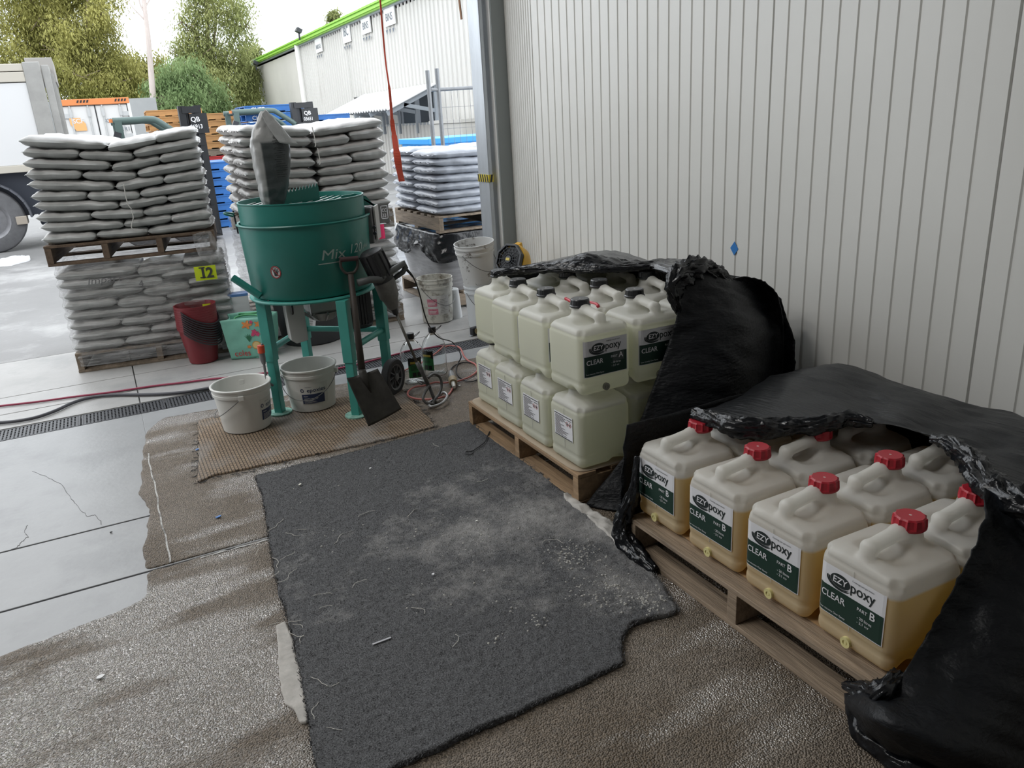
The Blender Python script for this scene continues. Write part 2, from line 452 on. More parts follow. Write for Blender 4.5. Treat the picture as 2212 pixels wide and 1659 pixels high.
# drain: one grate plate after another
GRATE = mat('grate_iron', (.085,.088,.095), .5, metal=.4, var=.2, vscale=40)
dr = thing('drain_grate', 'long dark slotted floor drain grate across the doorway', 'drain', (0, 5.42, -.02))
MB().box(-9, 3.2, -.115, .115, -.06, -.03).build('channel_bed', JOINT, dr)
gm = MB()
gm.box(0, .494, -.106, -.094, -.03, .018).box(0, .494, .094, .106, -.03, .018).box(0, .012, -.1, .1, -.03, .018).box(.482, .494, -.1, .1, -.03, .018)
for k in range(1, 6): gm.box(.01, .484, -.1+k*.0333-.005, -.1+k*.0333+.005, -.02, .016)
for k in range(1, 24):
    x = k*.0206
    gm.box(x-.006, x+.006, -.1, .1, -.02, .017)
first = None
for k in range(-6, 7):
    if first is None: first = gm.build('grate_plate', GRATE, dr, loc=(.135+k*.5, 0, 0))
    else:
        c = first.copy(); COL.objects.link(c); c.location = (.135+k*.5, 0, 0)

# ---------------------------------------------------------------- walls
wr = MB().box(3.06, 3.2, -4, 5.9, -.02, 6).build('wall_right', CEILM); tag(wr, kind='structure')
prof = []
def panel_profile(wd):
    P = [(0, .012), (.004, 0)]
    n = 12; p = wd/n
    for k in range(n):
        y = k*p
        if k: P += [(y-.010, 0), (y-.007, .0055), (y+.004, .0055), (y+.010, 0)]
    P += [(wd-.004, 0), (wd, .012)]
    return P
PX = 3.05
def panel(y0, wd):
    P = panel_profile(wd); b = MB(); vs = []; fs = []
    for y, d in P: vs += [(PX+d, y0+y, 0), (PX+d, y0+y, 6)]
    for i in range(len(P)-1): fs.append((2*i, 2*i+1, 2*i+3, 2*i+2))
    b.add(vs, fs); return b.build('wall_panel', WALLM, wr)
e = 5.47
panel(5.474, .42)
while e > -3: panel(e-1.195+.002, 1.191); e -= 1.195
t4 = MB().box(2.933, 3.048, 5.885, 5.9, 0, 6).build('trim_shade', mat('shade_return', (.25,.27,.265), .5)); tag(t4, kind='structure')  # jamb's inward face; its shade is put into the grey colour
t = MB().box(2.93, 3.055, 5.9, 6.03, 0, 6).build('trim_1', WHITE_TRIM); tag(t, kind='structure')
po = MB()
po.box(2.85, 2.886, 5.93, 6.13, 0, 6).build('trim_2', GALV, bevel=.008); tag(bpy.data.objects['trim_2'], kind='structure')
rc = MB().box(2.906, 2.929, 6.05, 6.12, 0, 6).build('trim_3', DARKGAP); tag(rc, kind='structure')
ce = MB().box(-10, 3.2, -4, 6.1, 6, 6.1).build('ceiling', CEILM); tag(ce, kind='structure')
wb = MB().box(-10, 3.2, -4.1, -4, -.05, 6).build('wall_back', CEILM); tag(wb, kind='structure')
wl = MB().box(-10.1, -10, -4, 6.1, -.05, 6).build('wall_left', CEILM); tag(wl, kind='structure')
hd = MB().box(-10, 3.2, 5.95, 6.1, 5.0, 6).box(-10, -3.4, 5.95, 6.1, 0, 5.0).build('wall_front', CEILM); tag(hd, kind='structure')  # left part added out of view, narrowing the doorway to steer its light

# hazard tape round the post, blue tape diamond on the wall
YEL = mat('hazard_yellow', (.62,.50,.05), .5); BLK = mat('hazard_black', (.02,.02,.02), .5)
ht = thing('hazard_tape', 'yellow and black hazard tape wrapped round the galvanised door post', 'tape', (2.85, 6.03, 1.19))
MB().box(-.004, .040, -.104, .104, -.03, .03).build('tape_band', YEL, ht)
b = MB()
for k in range(5):
    y = -.1+k*.042
    b.add([(-.006,y,-.03),(-.006,y+.02,-.03),(-.006,y+.035,.03),(-.006,y+.015,.03)], [(0,1,2,3)])
for k in range(1):
    x = .006
    b.add([(x,-.106,-.03),(x+.017,-.106,-.03),(x+.03,-.106,.03),(x+.013,-.106,.03)], [(0,1,2,3)])
b.build('stripe', BLK, ht)
p = at(1585, 537, X=3.045)
d = MB().prism([(-.031,0),(0,-.038),(.031,0),(0,.038)], 0, .0015, fn=lambda x, y, z: (3.0465-z+.003, p.y-x, p.z+y)).build('tape_diamond', mat('blue_tape', (.02,.17,.48), .6))
tag(d, 'blue diamond of masking tape stuck on the cream wall', 'tape')

# ---------------------------------------------------------------- mats on the floor
def weave_mat():
    m = bpy.data.materials.new('woven_coir'); m.use_nodes = True
    nt = m.node_tree; N = nt.nodes; L = nt.links; p = N['Principled BSDF']; p.inputs['Roughness'].default_value = .9
    t = N.new('ShaderNodeTexCoord'); mp = N.new('ShaderNodeMapping'); mp.inputs['Rotation'].default_value = (0, 0, math.radians(90))
    L.new(t.outputs['Object'], mp.inputs['Vector'])
    br = N.new('ShaderNodeTexBrick'); br.inputs['Scale'].default_value = 1; br.inputs['Brick Width'].default_value = .03
    br.inputs['Row Height'].default_value = .017; br.inputs['Mortar Size'].default_value = .0026; br.inputs['Mortar Smooth'].default_value = .6
    br.inputs['Color1'].default_value = (.27,.20,.135,1); br.inputs['Color2'].default_value = (.215,.155,.105,1); br.inputs['Mortar'].default_value = (.05,.038,.028,1)
    L.new(mp.outputs['Vector'], br.inputs['Vector'])
    n = N.new('ShaderNodeTexNoise'); n.inputs['Scale'].default_value = 3.2; n.inputs['Detail'].default_value = 7
    L.new(t.outputs['Object'], n.inputs['Vector'])
    r = N.new('ShaderNodeMapRange'); r.inputs['From Min'].default_value = .5; r.inputs['From Max'].default_value = .68; r.inputs['To Max'].default_value = .75
    L.new(n.outputs['Fac'], r.inputs['Value'])
    mx = N.new('ShaderNodeMix'); mx.data_type = 'RGBA'; mx.inputs['B'].default_value = (.26,.245,.23,1)
    L.new(r.outputs['Result'], mx.inputs['Factor']); L.new(br.outputs['Color'], mx.inputs['A']); L.new(mx.outputs['Result'], p.inputs['Base Color'])
    bp = N.new('ShaderNodeBump'); bp.inputs['Strength'].default_value = .9; bp.inputs['Distance'].default_value = .004; bp.invert = True
    L.new(br.outputs['Fac'], bp.inputs['Height']); L.new(bp.outputs['Normal'], p.inputs['Normal'])
    return m
wm = [(.165,3.955),(.24,4.0),(.45,3.985),(.7,3.965),(.95,3.945),(1.2,3.935),(1.36,3.94),(1.46,3.95),(1.53,4.70),(1.3,4.75),(.9,4.80),(.6,4.86),(.28,4.91),(.24,4.55),(.21,4.3)]
o = sheet('woven_mat', wm, .010, .009, lambda x, y: .0015*nz3(x*5, y*5, 1)+.001*math.sin(x*370)*math.sin(y*200), weave_mat(), None, z0=.004, jag=.003, seed=3)
tag(o, 'brown woven fibre mat with frayed black edge under the mixer', 'mat')
th = MB()
rs = random.Random(5)
for (a, b_) in ((wm[0], wm[7]), (wm[7], wm[8]), (wm[0], wm[12])):
    for k in range(46):
        t_ = rs.random(); x = a[0]*(1-t_)+b_[0]*t_; y = a[1]*(1-t_)+b_[1]*t_
        q = [(x, y, .012)]
        an = rs.random()*6.28
        for s_ in range(3): q.append((q[-1][0]+.012*math.cos(an), q[-1][1]+.012*math.sin(an), .008)); an += rs.uniform(-1, 1)
        th.tube(q, .0016, 4)
th.build('frayed_threads', BLACK_RUB, o)['kind'] = 'stuff'

def carpet_mat():
    m = bpy.data.materials.new('charcoal_carpet'); m.use_nodes = True
    nt = m.node_tree; N = nt.nodes; L = nt.links; p = N['Principled BSDF']; p.inputs['Roughness'].default_value = .92; p.inputs['Specular IOR Level'].default_value = .2
    t = N.new('ShaderNodeTexCoord')
    def nse(scale, det=6, rough=.65):
        n = N.new('ShaderNodeTexNoise'); n.inputs['Scale'].default_value = scale; n.inputs['Detail'].default_value = det
        n.inputs['Roughness'].default_value = rough; L.new(t.outputs['Object'], n.inputs['Vector']); return n
    pile = nse(220, 2); dust = nse(2.3, 10, .78); base = nse(5, 4)
    r = N.new('ShaderNodeValToRGB'); e = r.color_ramp.elements
    e[0].position = .3; e[0].color = (.046,.0465,.049,1); e[1].position = .75; e[1].color = (.18,.182,.187,1)
    L.new(pile.outputs['Fac'], r.inputs['Fac'])
    # the trodden dusty band runs across the middle
    sx = N.new('ShaderNodeSeparateXYZ'); L.new(t.outputs['Object'], sx.inputs['Vector'])
    def math_(op, a, b_=None):
        n = N.new('ShaderNodeMath'); n.operation = op
        for i, q in enumerate((a, b_)):
            if q is None: continue
            if isinstance(q, (int, float)): n.inputs[i].default_value = q
            else: L.new(q, n.inputs[i])
        return n.outputs[0]
    dy = math_('ABSOLUTE', math_('SUBTRACT', sx.outputs['Y'], math_('ADD', math_('MULTIPLY', sx.outputs['X'], -.28), 2.95)))
    band = math_('SUBTRACT', .10, math_('MULTIPLY', dy, .22))
    xx = math_('MULTIPLY', math_('SUBTRACT', sx.outputs['X'], .9), .11)
    f = math_('ADD', math_('ADD', dust.outputs['Fac'], band), xx)
    mr = N.new('ShaderNodeMapRange'); mr.inputs['From Min'].default_value = .53; mr.inputs['From Max'].default_value = .80; mr.inputs['To Max'].default_value = .95
    L.new(f, mr.inputs['Value'])
    mx = N.new('ShaderNodeMix'); mx.data_type = 'RGBA'; mx.inputs['B'].default_value = (.38,.37,.355,1)
    L.new(mr.outputs['Result'], mx.inputs['Factor']); L.new(r.outputs['Color'], mx.inputs['A']); L.new(mx.outputs['Result'], p.inputs['Base Color'])
    bp = N.new('ShaderNodeBump'); bp.inputs['Strength'].default_value = .9; bp.inputs['Distance'].default_value = .006
    L.new(pile.outputs['Fac'], bp.inputs['Height']); L.new(bp.outputs['Normal'], p.inputs['Normal'])
    return m
CARP = [(.43,3.84),(.6,3.845),(.8,3.84),(1.0,3.85),(1.2,3.87),(1.4,3.87),(1.55,3.88),(1.645,3.885),(1.645,3.5),(1.64,3.1),(1.63,2.7),(1.60,2.5),(1.575,2.35),(1.575,2.1),(1.55,2.0),(1.50,1.83),(1.42,1.845),(1.33,1.855),(1.27,1.83),(1.225,1.79),(1.18,1.71),(1.05,1.70),(.9,1.695),(.75,1.69),(.6,1.685),(.45,1.68),(.2,1.67),(.225,1.80),(.265,2.1),(.30,2.4),(.315,2.705),(.345,3.0),(.39,3.35),(.42,3.6)]
def zcar(x, y):
    return .004*nz3(x*40, y*40, 0) + .0025*nz3(x*90, y*90, 4) + .004*nz3(x*4, y*4, 2)
CO = sheet('carpet_offcut', CARP, .009, .017, zcar, carpet_mat(), None, z0=.004, jag=.003, seed=4)
tag(CO, 'charcoal carpet offcut dusted white in front of the pallets', 'carpet')
rs = np.random.RandomState(12); n_ = 90000
px_ = rs.uniform(.2, 1.68, n_); py_ = rs.uniform(1.66, 3.9, n_); k_ = np.zeros(n_, bool)
for (ax, ay), (bx, by) in zip(CARP, CARP[1:]+CARP[:1]):
    if ay == by: continue
    c_ = (ay > py_) != (by > py_); k_ ^= c_ & (px_ < (bx-ax)*(py_-ay)/(by-ay)+ax)
px_ = list(px_[k_]); py_ = list(py_[k_])
for (ax, ay), (bx, by) in zip(CARP, CARP[1:]+CARP[:1]):          # thicker fringe along the cut edge
    m_ = int(math.hypot(bx-ax, by-ay)*900); t_ = rs.rand(m_)
    px_ += list(ax+(bx-ax)*t_+rs.normal(size=m_)*.004); py_ += list(ay+(by-ay)*t_+rs.normal(size=m_)*.004)
px_ = np.array(px_); py_ = np.array(py_); n_ = len(px_)
zz_ = np.array([.020+zcar(x, y) for x, y in zip(px_, py_)]); a_ = rs.rand(n_)*6.283; l_ = rs.uniform(.004, .010, n_); h_ = rs.uniform(.002, .007, n_); w_ = .0016
v0 = np.stack([px_-w_*np.sin(a_), py_+w_*np.cos(a_), zz_-.004], 1); v1 = np.stack([px_+w_*np.sin(a_), py_-w_*np.cos(a_), zz_-.004], 1); v2 = np.stack([px_+l_*np.cos(a_), py_+l_*np.sin(a_), zz_+h_], 1)
b = MB(); b.v = np.stack([v0, v1, v2], 1).reshape(-1, 3).tolist(); b.f = np.arange(n_*3).reshape(-1, 3).tolist()
b.build('pile', CO.data.materials[0], CO)['kind'] = 'stuff'
# granules ground into the pile
rs = random.Random(11); GR = mat('pale_granules', (.40,.39,.36), .7, var=.2, vscale=50)
gb = MB()
def pebble(b, x, y, z, r):
    vs = []; 
    for k in range(3):
        for j in range(5):
            a = j*1.2566+k*.6; rr = r*(.9, 1.05, .5)[k]*rs.uniform(.75, 1.25)
            vs.append((x+rr*math.cos(a), y+rr*math.sin(a), z+r*(0, .5, .95)[k]))
    fs = [tuple(range(10, 15))]
    for k in range(2):
        for j in range(5): j2 = (j+1) % 5; fs.append((k*5+j, k*5+j2, k*5+5+j2, k*5+5+j))
    b.add(vs, fs)
clus = [(1.40,2.32,.12,190),(1.38,2.02,.13,170),(1.44,1.92,.07,100),(1.30,2.10,.10,60),(.9,2.75,.30,34),(1.1,2.65,.2,34),(.7,3.45,.25,16),(.85,2.4,.3,18),(1.0,2.15,.05,12),(.88,2.02,.04,14),(.6,3.0,.2,12),(1.05,2.03,.06,24)]
for cx, cy, s_, n_ in clus:
    for k in range(n_):
        x = rs.gauss(cx, s_*.5); y = rs.gauss(cy, s_*.5)
        if inside(CARP, x, y): pebble(gb, x, y, .019+zcar(x, y), rs.uniform(.0015, .0052))
tag(gb.build('granules', GR), 'pale granules scattered in clumps over the charcoal carpet', 'granules', kind='stuff')
tb = MB()
for k in range(26):
    x = rs.uniform(.35, 1.4); y = rs.uniform(1.9, 3.7)
    if k > 12:
        y = rs.uniform(1.9, 3.3); x = .31+.05*(y-2.7)+rs.uniform(-.03, .05)
    an = rs.random()*6.28; q = [(x, y, .026)]
    for s_ in range(rs.randint(4, 9)):
        q.append((q[-1][0]+.013*math.cos(an), q[-1][1]+.013*math.sin(an), .026)); an += rs.uniform(-.5, .7)
    tb.tube(q, .0009, 4)
tag(tb.build('loose_threads', mat('pale_thread', (.55,.53,.48), .8)), 'pale loose threads lying on the charcoal carpet', 'threads', kind='stuff')
# white backing cloth peeping out along the left edge, and the stuck white rag by the far pallet
CLOTH = mat('white_backing', (.42,.40,.37), .85, var=.2, vscale=20, bump=.3, bscale=40)
cl = [(.262,2.52),(.30,2.53),(.275,2.15),(.245,1.98),(.225,1.99),(.222,2.06),(.205,2.10),(.208,2.2),(.235,2.35)]
o = sheet('backing_cloth', cl, .006, .004, lambda x, y: .004*nz3(x*30, y*12, 0)+.003, CLOTH, None, z0=.004, jag=.002, seed=6)
tag(o, 'torn white backing cloth sticking out at the carpet left edge', 'cloth')
cl = [(1.60,2.78),(1.635,2.80),(1.64,2.55),(1.66,2.42),(1.60,2.24),(1.56,2.26),(1.585,2.45)]
o = sheet('white_rag', cl, .007, .012, lambda x, y: .014*nz3(x*24, y*18, 9)+.006, CLOTH, None, z0=.012, jag=.003, seed=7)
tag(o, 'crumpled strip of white cloth between the carpet and the far pallet', 'cloth')
# litter flakes
for (px, py, wd, c, nm, lab, cat_, z) in ((472,1118,.026,(.12,.25,.55),'paper_scrap','blue paper scrap on the brown floor left of the carpet','scrap',.006),
        (427,972,.022,(.15,.28,.60),'paper_scrap','blue paper scrap on the left edge of the woven mat','scrap',.016),
        (800,1013,.016,(.7,.7,.7),'plaster_flake','white flake at the far end of the carpet','flake',.024),
        (936,1242,.014,(.66,.66,.68),'plaster_flake','pale flake in the middle of the carpet','flake',.024),
        (1030,1127,.012,(.7,.7,.66),'plaster_flake','small white flake on the carpet near the far pallet','flake',.024),
        (648,1048,.016,(.7,.68,.6),'plaster_flake','oblong flake near the far left corner of the carpet','flake',.024),
        (217,1464,.03,(.75,.75,.75),'plaster_flake','white plaster crumb on the wet brown floor at left','flake',.006),
        (240,1151,.012,(.1,.1,.1),'stone_chip','dark stone chip on the smooth grey slab','stone',.001),
        (993,834,.02,(.7,.7,.68),'plaster_flake','white chip on the floor beside the coiled red lead','flake',.006)):
    q = at(px, py, Z=z); rs2 = random.Random(px)
    poly = [(wd*.5*rs2.uniform(.6, 1.1)*math.cos(a), wd*.5*rs2.uniform(.5, 1)*math.sin(a)) for a in (0, .9, 1.7, 2.7, 3.6, 4.5, 5.4)]
    f = MB().prism(poly, 0, .004, fn=lambda x, y, zz: (x, y, zz+x*.15+.002)).build(nm, mat('flake_%s' % str(c), c, .7)); f.location = q
    tag(f, lab, cat_)
q0 = at(805, 1392, Z=.026); q1 = at(845, 1377, Z=.026)
f = MB().obox((q0+q1)/2, ((q1-q0).length, .008, .003), Matrix.Rotation(math.atan2((q1-q0).y, (q1-q0).x), 3, 'Z')).build('tape_strip', mat('grey_strip', (.4,.4,.42), .5), bevel=.001)
tag(f, 'short grey strip lying on the charcoal carpet', 'strip')
q = [(1058,932),(1052,944),(1047,955),(1030,968),(1020,974),(1008,975),(1006,980),(1018,981),(1022,975)]
f = MB().tube(catmull([at(x, y, Z=.028) for x, y in q], 5), .0028, 6).build('black_string', BLACK_RUB); tag(f, 'knotted black string trailing from the far pallet onto the carpet', 'string')
# ---------------------------------------------------------------- pallets
WOOD_N = mat('pallet_wood_weathered', (.27,.205,.145), .75, var=.4, vscale=6, stretch=(8,.6,6), bump=.4, bscale=20)
def make_pallet(label, loc, rz, m, L=1.165, W=1.165, nb=3, h=.15, ntop=7, gap_boards=3, group=None):
    # bearers run along local X, boards along local Y; origin at the middle of the underside
    t = thing('wooden_pallet', label, 'pallet', loc, rz, group)
    rs = random.Random(label)
    bo = MB().box(-.048, .048, -W/2, W/2, 0, .019); be = MB().box(-L/2, L/2, -.022, .022, .02, h-.02)
    bo_o = be_o = None
    for k in range(ntop):
        x = -L/2+.048+k*(L-.096)/(ntop-1)
        if bo_o is None: o = bo_o = bo.build('board', m, t, bevel=.003)
        else: o = bo_o.copy(); COL.objects.link(o); o.parent = t
        o.location = (x, rs.uniform(-.004, .004), h-.019)
    for k in range(gap_boards):
        x = -L/2+.048+k*(L-.096)/(gap_boards-1)
        o = bo_o.copy(); COL.objects.link(o); o.parent = t; o.location = (x, rs.uniform(-.004, .004), 0)
    for k in range(nb):
        y = -W/2+.022+k*(W-.044)/(nb-1)
        if be_o is None: o = be_o = be.build('bearer', m, t, bevel=.003)
        else: o = be_o.copy(); COL.objects.link(o); o.parent = t
        o.location = (0, y, 0)
    return t
PF = (1.60+.5825, 1.10+.5825, .004); PR = (1.632+.5825, 2.69+.5825, .004)
make_pallet('near wooden pallet under the red-capped jerry cans', PF, 0, WOOD_N)
make_pallet('wooden pallet under the two layers of black-capped jerry cans', PR, 0, WOOD)
CARD = mat('brown_cardboard', (.33,.20,.09), .8, var=.10, vscale=6)
CARD_P = mat('kraft_paper', (.36,.29,.21), .8, var=.08, vscale=5)
def card(cx, cy, label, m, seed, inset=.578):
    poly = [(cx-inset, cy-.578), (cx+.578, cy-.578), (cx+.578, cy+.578), (cx-inset, cy+.578)]
    o = sheet('cardboard_sheet', poly, .03, .004, lambda x, y: .0015*nz3(x*9, y*9, seed), m, None, z0=.1555)
    tag(o, label, 'cardboard')
card(PF[0]+.008, PF[1], 'brown cardboard sheet under the red-capped jerry cans', CARD, 1, .515)
card(PR[0], PR[1], 'kraft paper sheet under the black-capped jerry cans', CARD_P, 2)

# ---------------------------------------------------------------- jerry cans
def can_mat(name, liquid, level, plast=(.84,.83,.785)):
    m = bpy.data.materials.new(name); m.use_nodes = True
    nt = m.node_tree; N = nt.nodes; L = nt.links; N.clear()
    out = N.new('ShaderNodeOutputMaterial'); t = N.new('ShaderNodeTexCoord'); sx = N.new('ShaderNodeSeparateXYZ')
    L.new(t.outputs['Object'], sx.inputs['Vector'])
    mr = N.new('ShaderNodeMapRange'); mr.inputs['From Min'].default_value = level-.004; mr.inputs['From Max'].default_value = level+.006
    L.new(sx.outputs['Z'], mr.inputs['Value'])
    mx = N.new('ShaderNodeMix'); mx.data_type = 'RGBA'; mx.inputs['A'].default_value = (*liquid, 1); mx.inputs['B'].default_value = (*plast, 1)
    L.new(mr.outputs['Result'], mx.inputs['Factor'])
    mx2 = N.new('ShaderNodeMix'); mx2.data_type = 'RGBA'; mx2.inputs['Factor'].default_value = .5
    L.new(mx.outputs['Result'], mx2.inputs['A']); mx2.inputs['B'].default_value = (*plast, 1)
    p = N.new('ShaderNodeBsdfPrincipled'); p.inputs['Roughness'].default_value = .38; p.inputs['Specular IOR Level'].default_value = .45
    L.new(mx2.outputs['Result'], p.inputs['Base Color'])
    tr = N.new('ShaderNodeBsdfTranslucent'); L.new(mx.outputs['Result'], tr.inputs['Color'])
    ms = N.new('ShaderNodeMixShader'); ms.inputs['Fac'].default_value = .52
    L.new(p.outputs['BSDF'], ms.inputs[1]); L.new(tr.outputs['BSDF'], ms.inputs[2]); L.new(ms.outputs['Shader'], out.inputs['Surface'])
    return m
CAN_B = can_mat('can_amber', (.78,.53,.12), .238)
CAN_A = can_mat('can_pale', (.85,.86,.69), .268)
def can_sdf(X, Y, Z):
    d = sd_box(X, Y, Z, (0,0,.165), (.139,.134,.165), .034)
    # vertical edges a little rounder than the top ones
    q = np.sqrt(np.maximum(abs(X)-.139+.038, 0)**2 + np.maximum(abs(Y)-.134+.038, 0)**2) - .038
    d = smax(d, q, .006)
    ztop = .303 - .15*np.maximum(abs(Y)-.055, 0) - .12*np.maximum(-(X+.09), 0) - .20*np.maximum(X-.09, 0)
    d = smax(d, (Z-ztop)*.97, .024)
    # grooves round the body and corner creases
    d = d + .0035*np.exp(-((Z-.266)/.006)**2) + .003*np.exp(-((Z-.052)/.006)**2) + .0025*np.exp(-((Z-.062)/.005)**2)
    for sx_ in (-1, 1):
        for sy_ in (-1, 1):
            d = smax(d, -sd_ell(X, Y, Z, (sx_*.128, sy_*.123, .29), (.017,.017,.030)), .012)
    neck = smin(sd_seg(X, Y, Z, (.062,0,.285), (.062,0,.318), .052, .040), sd_seg(X, Y, Z, (.062,0,.32), (.062,0,.350), .034), .010)
    d = smin(d, neck, .02)
    # finger hole right through under the handle, pockets either side
    d = smax(d, -sd_ell(X, Y, Z, (-.034,0,.306), (.046,.09,.019)), .006)
    for sy_ in (-1, 1):
        d = smax(d, -sd_ell(X, Y, Z, (-.030, sy_*.054, .322), (.060,.034,.030)), .010)
    hd = smin(sd_seg(X, Y, Z, (-.110,0,.280), (-.092,0,.328), .019, .0185, .78), sd_seg(X, Y, Z, (-.092,0,.328), (.02,0,.342), .0185, .0195, .78), .012)
    hd = smin(hd, sd_seg(X, Y, Z, (.02,0,.340), (.055,0,.322), .021, None, .80), .012)
    d = smin(d, hd, .012)
    for sy_ in (-1, 1):
        d = smax(d, -sd_ell(X, Y, Z, (-.062, sy_*.134, -.004), (.045,.040,.036)), .01)
    return d
cvs, cfs = surface_nets(can_sdf, (-.15,-.146,-.01), (.15,.146,.385), .0045)
def can_body(m, name):
    me = bpy.data.meshes.new(name); me.from_pydata(cvs.tolist(), [], cfs.tolist()); me.update()
    me.polygons.foreach_set('use_smooth', [True]*len(me.polygons)); me.materials.append(m); return me
RED_CAP = mat('red_cap', (.36,.012,.024), .42); BLK_CAP = mat('black_cap', (.018,.019,.021), .3)
def cap_geo(m, lugs):
    b = MB(); n = 48; vs = []; rings = [(.043,.346),(.0465,.350),(.0465,.354),(.0425,.358),(.0405,.380),(.037,.384),(.031,.3835),(.0,.3835)]
    for r, z in rings:
        for k in range(n):
            a = 2*math.pi*k/n
            bump_ = .0045 if lugs and .356 < z < .3805 and (k % 4) == 0 else (.0012 if (not lugs and k % 2 == 0 and .35 < z < .386) else 0)
            vs.append((.062+(r+bump_)*math.cos(a), (r+bump_)*math.sin(a), z))
    fs = [(i*n+k, i*n+(k+1) % n, (i+1)*n+(k+1) % n, (i+1)*n+k) for i in range(len(rings)-1) for k in range(n)]
    b.add(vs, fs); return b.build('cap', m, None, smooth=.5)
L_WHITE = mat('label_white', (.70,.70,.72), .45); L_GREEN = mat('label_green', (.010,.035,.024), .45); L_INK = mat('label_ink', (.014,.022,.022), .5)
L_SHADE = mat('label_panel_grey', (.06,.075,.07), .45)
def front_label(par, part):
    # on local -X face; u runs along -Y (left to right as read), v up
    X0 = -.1405
    def crv(y): e = max(0, abs(y)-.094); return .038-math.sqrt(.038**2-e*e)
    def fn(d): return lambda u, v: (X0-d+crv(.117-u), .117-u, .086+v)
    Wd, Hd = .222, .16
    b = MB(); f = fn(0)
    b.grid(lambda u, v: fn(.0008)(u*Wd, v*Hd), 24, 1)
    lab = b.build('label', L_WHITE, par)
    def quad(u0, v0, u1, v1, d): 
        q = fn(d); return [q(u0, v0), q(u1, v0), q(u1, v1), q(u0, v1)]
    MB().grid(lambda u, v: fn(.0016)(.003+u*(Wd-.006), .003+.09*v), 24, 1).build('green_band', L_GREEN, lab)
    if part == 'A': MB().grid(lambda u, v: fn(.0020)(.145+u*.06, .052+.038*v), 8, 1).build('grey_panel', L_SHADE, lab)
    b = MB(); f = fn(.0021)
    def ell(cx, cy, rx, ry, a0, a1, n=28): return [(cx+rx*math.cos(a0+(a1-a0)*k/n), cy+ry*math.sin(a0+(a1-a0)*k/n)) for k in range(n+1)]
    P = ell(.072, .125, .034, .021, 0, 2*math.pi)[:-1]
    b.add([f(*q) for q in P], [tuple(range(len(P)))])
    for (rx, ry, wd_) in ((.040, .0235, .0022), (.047, .0275, .0026)):
        A = ell(.072, .123, rx, ry, math.pi*.95, math.pi*1.7); B = ell(.074, .1245, rx-wd_, ry-wd_, math.pi*.95, math.pi*1.78)
        nA = len(A); b.add([f(*q) for q in A+B], [(i, i+1, nA+i+1, nA+i) for i in range(nA-1)])
    b.text('poxy', .046, f, x=.1065, y=.112, bold=.008, sx=.90)
    b.text('Coatings just get easier', .0078, f, x=.112, y=.146)
    b.build('logo_print', L_INK, lab)
    f = fn(.0030)
    b = MB(); b.text('EZY', .029, f, x=.046, y=.116, bold=.016, shear=.08, sx=.98); b.build('logo_lettering', L_WHITE, lab)
    b = MB(); b.text('CLEAR', .030, f, x=.010, y=.056, bold=.012, sx=.95); b.build('clear_lettering', L_WHITE, lab)
    b = MB(); b.text('Low viscosity Clear Epoxy', .0085, f, x=.008, y=.012); b.build('small_lettering', L_WHITE, lab)
    b = MB(); b.text('PART', .0145, f, x=.135, y=.069, bold=.006); b.text(part, .034, f, x=.176, y=.064, bold=.014); b.build('part_lettering', L_WHITE, lab)
    b = MB(); b.text('- 20 litres', .0125, f, x=.138, y=.043, bold=.006); b.text('- 2:1 v:v', .0125, f, x=.138, y=.029, bold=.006); b.build('volume_lettering', L_WHITE, lab)
    return lab
def hazard_label(par):
    X0 = .1405
    fn = lambda d: (lambda u, v: (X0+d, -.075+u, .115+v))
    lab = MB().obox((X0+.0004, 0, .175), (.0012, .15, .115)).build('hazard_label', L_WHITE, par)
    b = MB(); f = fn(.0018)
    for v in (.004, .108): b.add([f(.004, v), f(.146, v), f(.146, v+.004), f(.004, v+.004)], [(0,1,2,3)])
    rs = random.Random(3)
    for k in range(17):
        v = .100-k*.0055; wd = rs.uniform(.45, .98)*(.085 if 3 < k < 12 else .12)
        b.add([f(.008, v), f(.008+wd, v), f(.008+wd, v+.0026), f(.008, v+.0026)], [(0,1,2,3)])
    b.text('WARNING', .008, f, x=.105, y=.096, bold=.01)
    b.build('print', L_INK, lab)
    b = MB(); f = fn(.0020)
    for cu in (.108, .131):
        cv = .080; s_ = .013
        A = [(cu, cv-s_), (cu+s_, cv), (cu, cv+s_), (cu-s_, cv)]; i = s_-.0022
        B = [(cu, cv-i), (cu+i, cv), (cu, cv+i), (cu-i, cv)]
        b.add([f(*q) for q in A+B], [(k, (k+1) % 4, 4+(k+1) % 4, 4+k) for k in range(4)])
    b.build('hazard_diamonds', mat('hazard_red', (.45,.06,.05), .5), lab)
    b = MB(); f = fn(.0020)
    for cu in (.108, .131): b.add([f(cu-.003,.074), f(cu+.003,.074), f(cu+.004,.084), f(cu-.004,.084)], [(0,1,2,3)])
    b.build('pictogram', L_INK, lab)
PLUG_Y = mat('yellow_plug', (.66,.60,.28), .5); PLUG_G = mat('grey_plug', (.24,.24,.19), .5)
def plug(par, m):
    b = MB(); M = Matrix.Translation((-.139, .008, .030)) @ Matrix.Rotation(-math.pi/2, 4, 'Y')
    b.lathe([(.0,.004),(.008,.004),(.008,.008),(.0165,.008),(.0165,-.004)], 20, M)
    b.obox((-.1445, .008, .030), (.003, .008, .014)); return b.build('tap_plug', m, par, smooth=.6)
SEAM = mat('seam_line', (.55,.54,.49), .5)

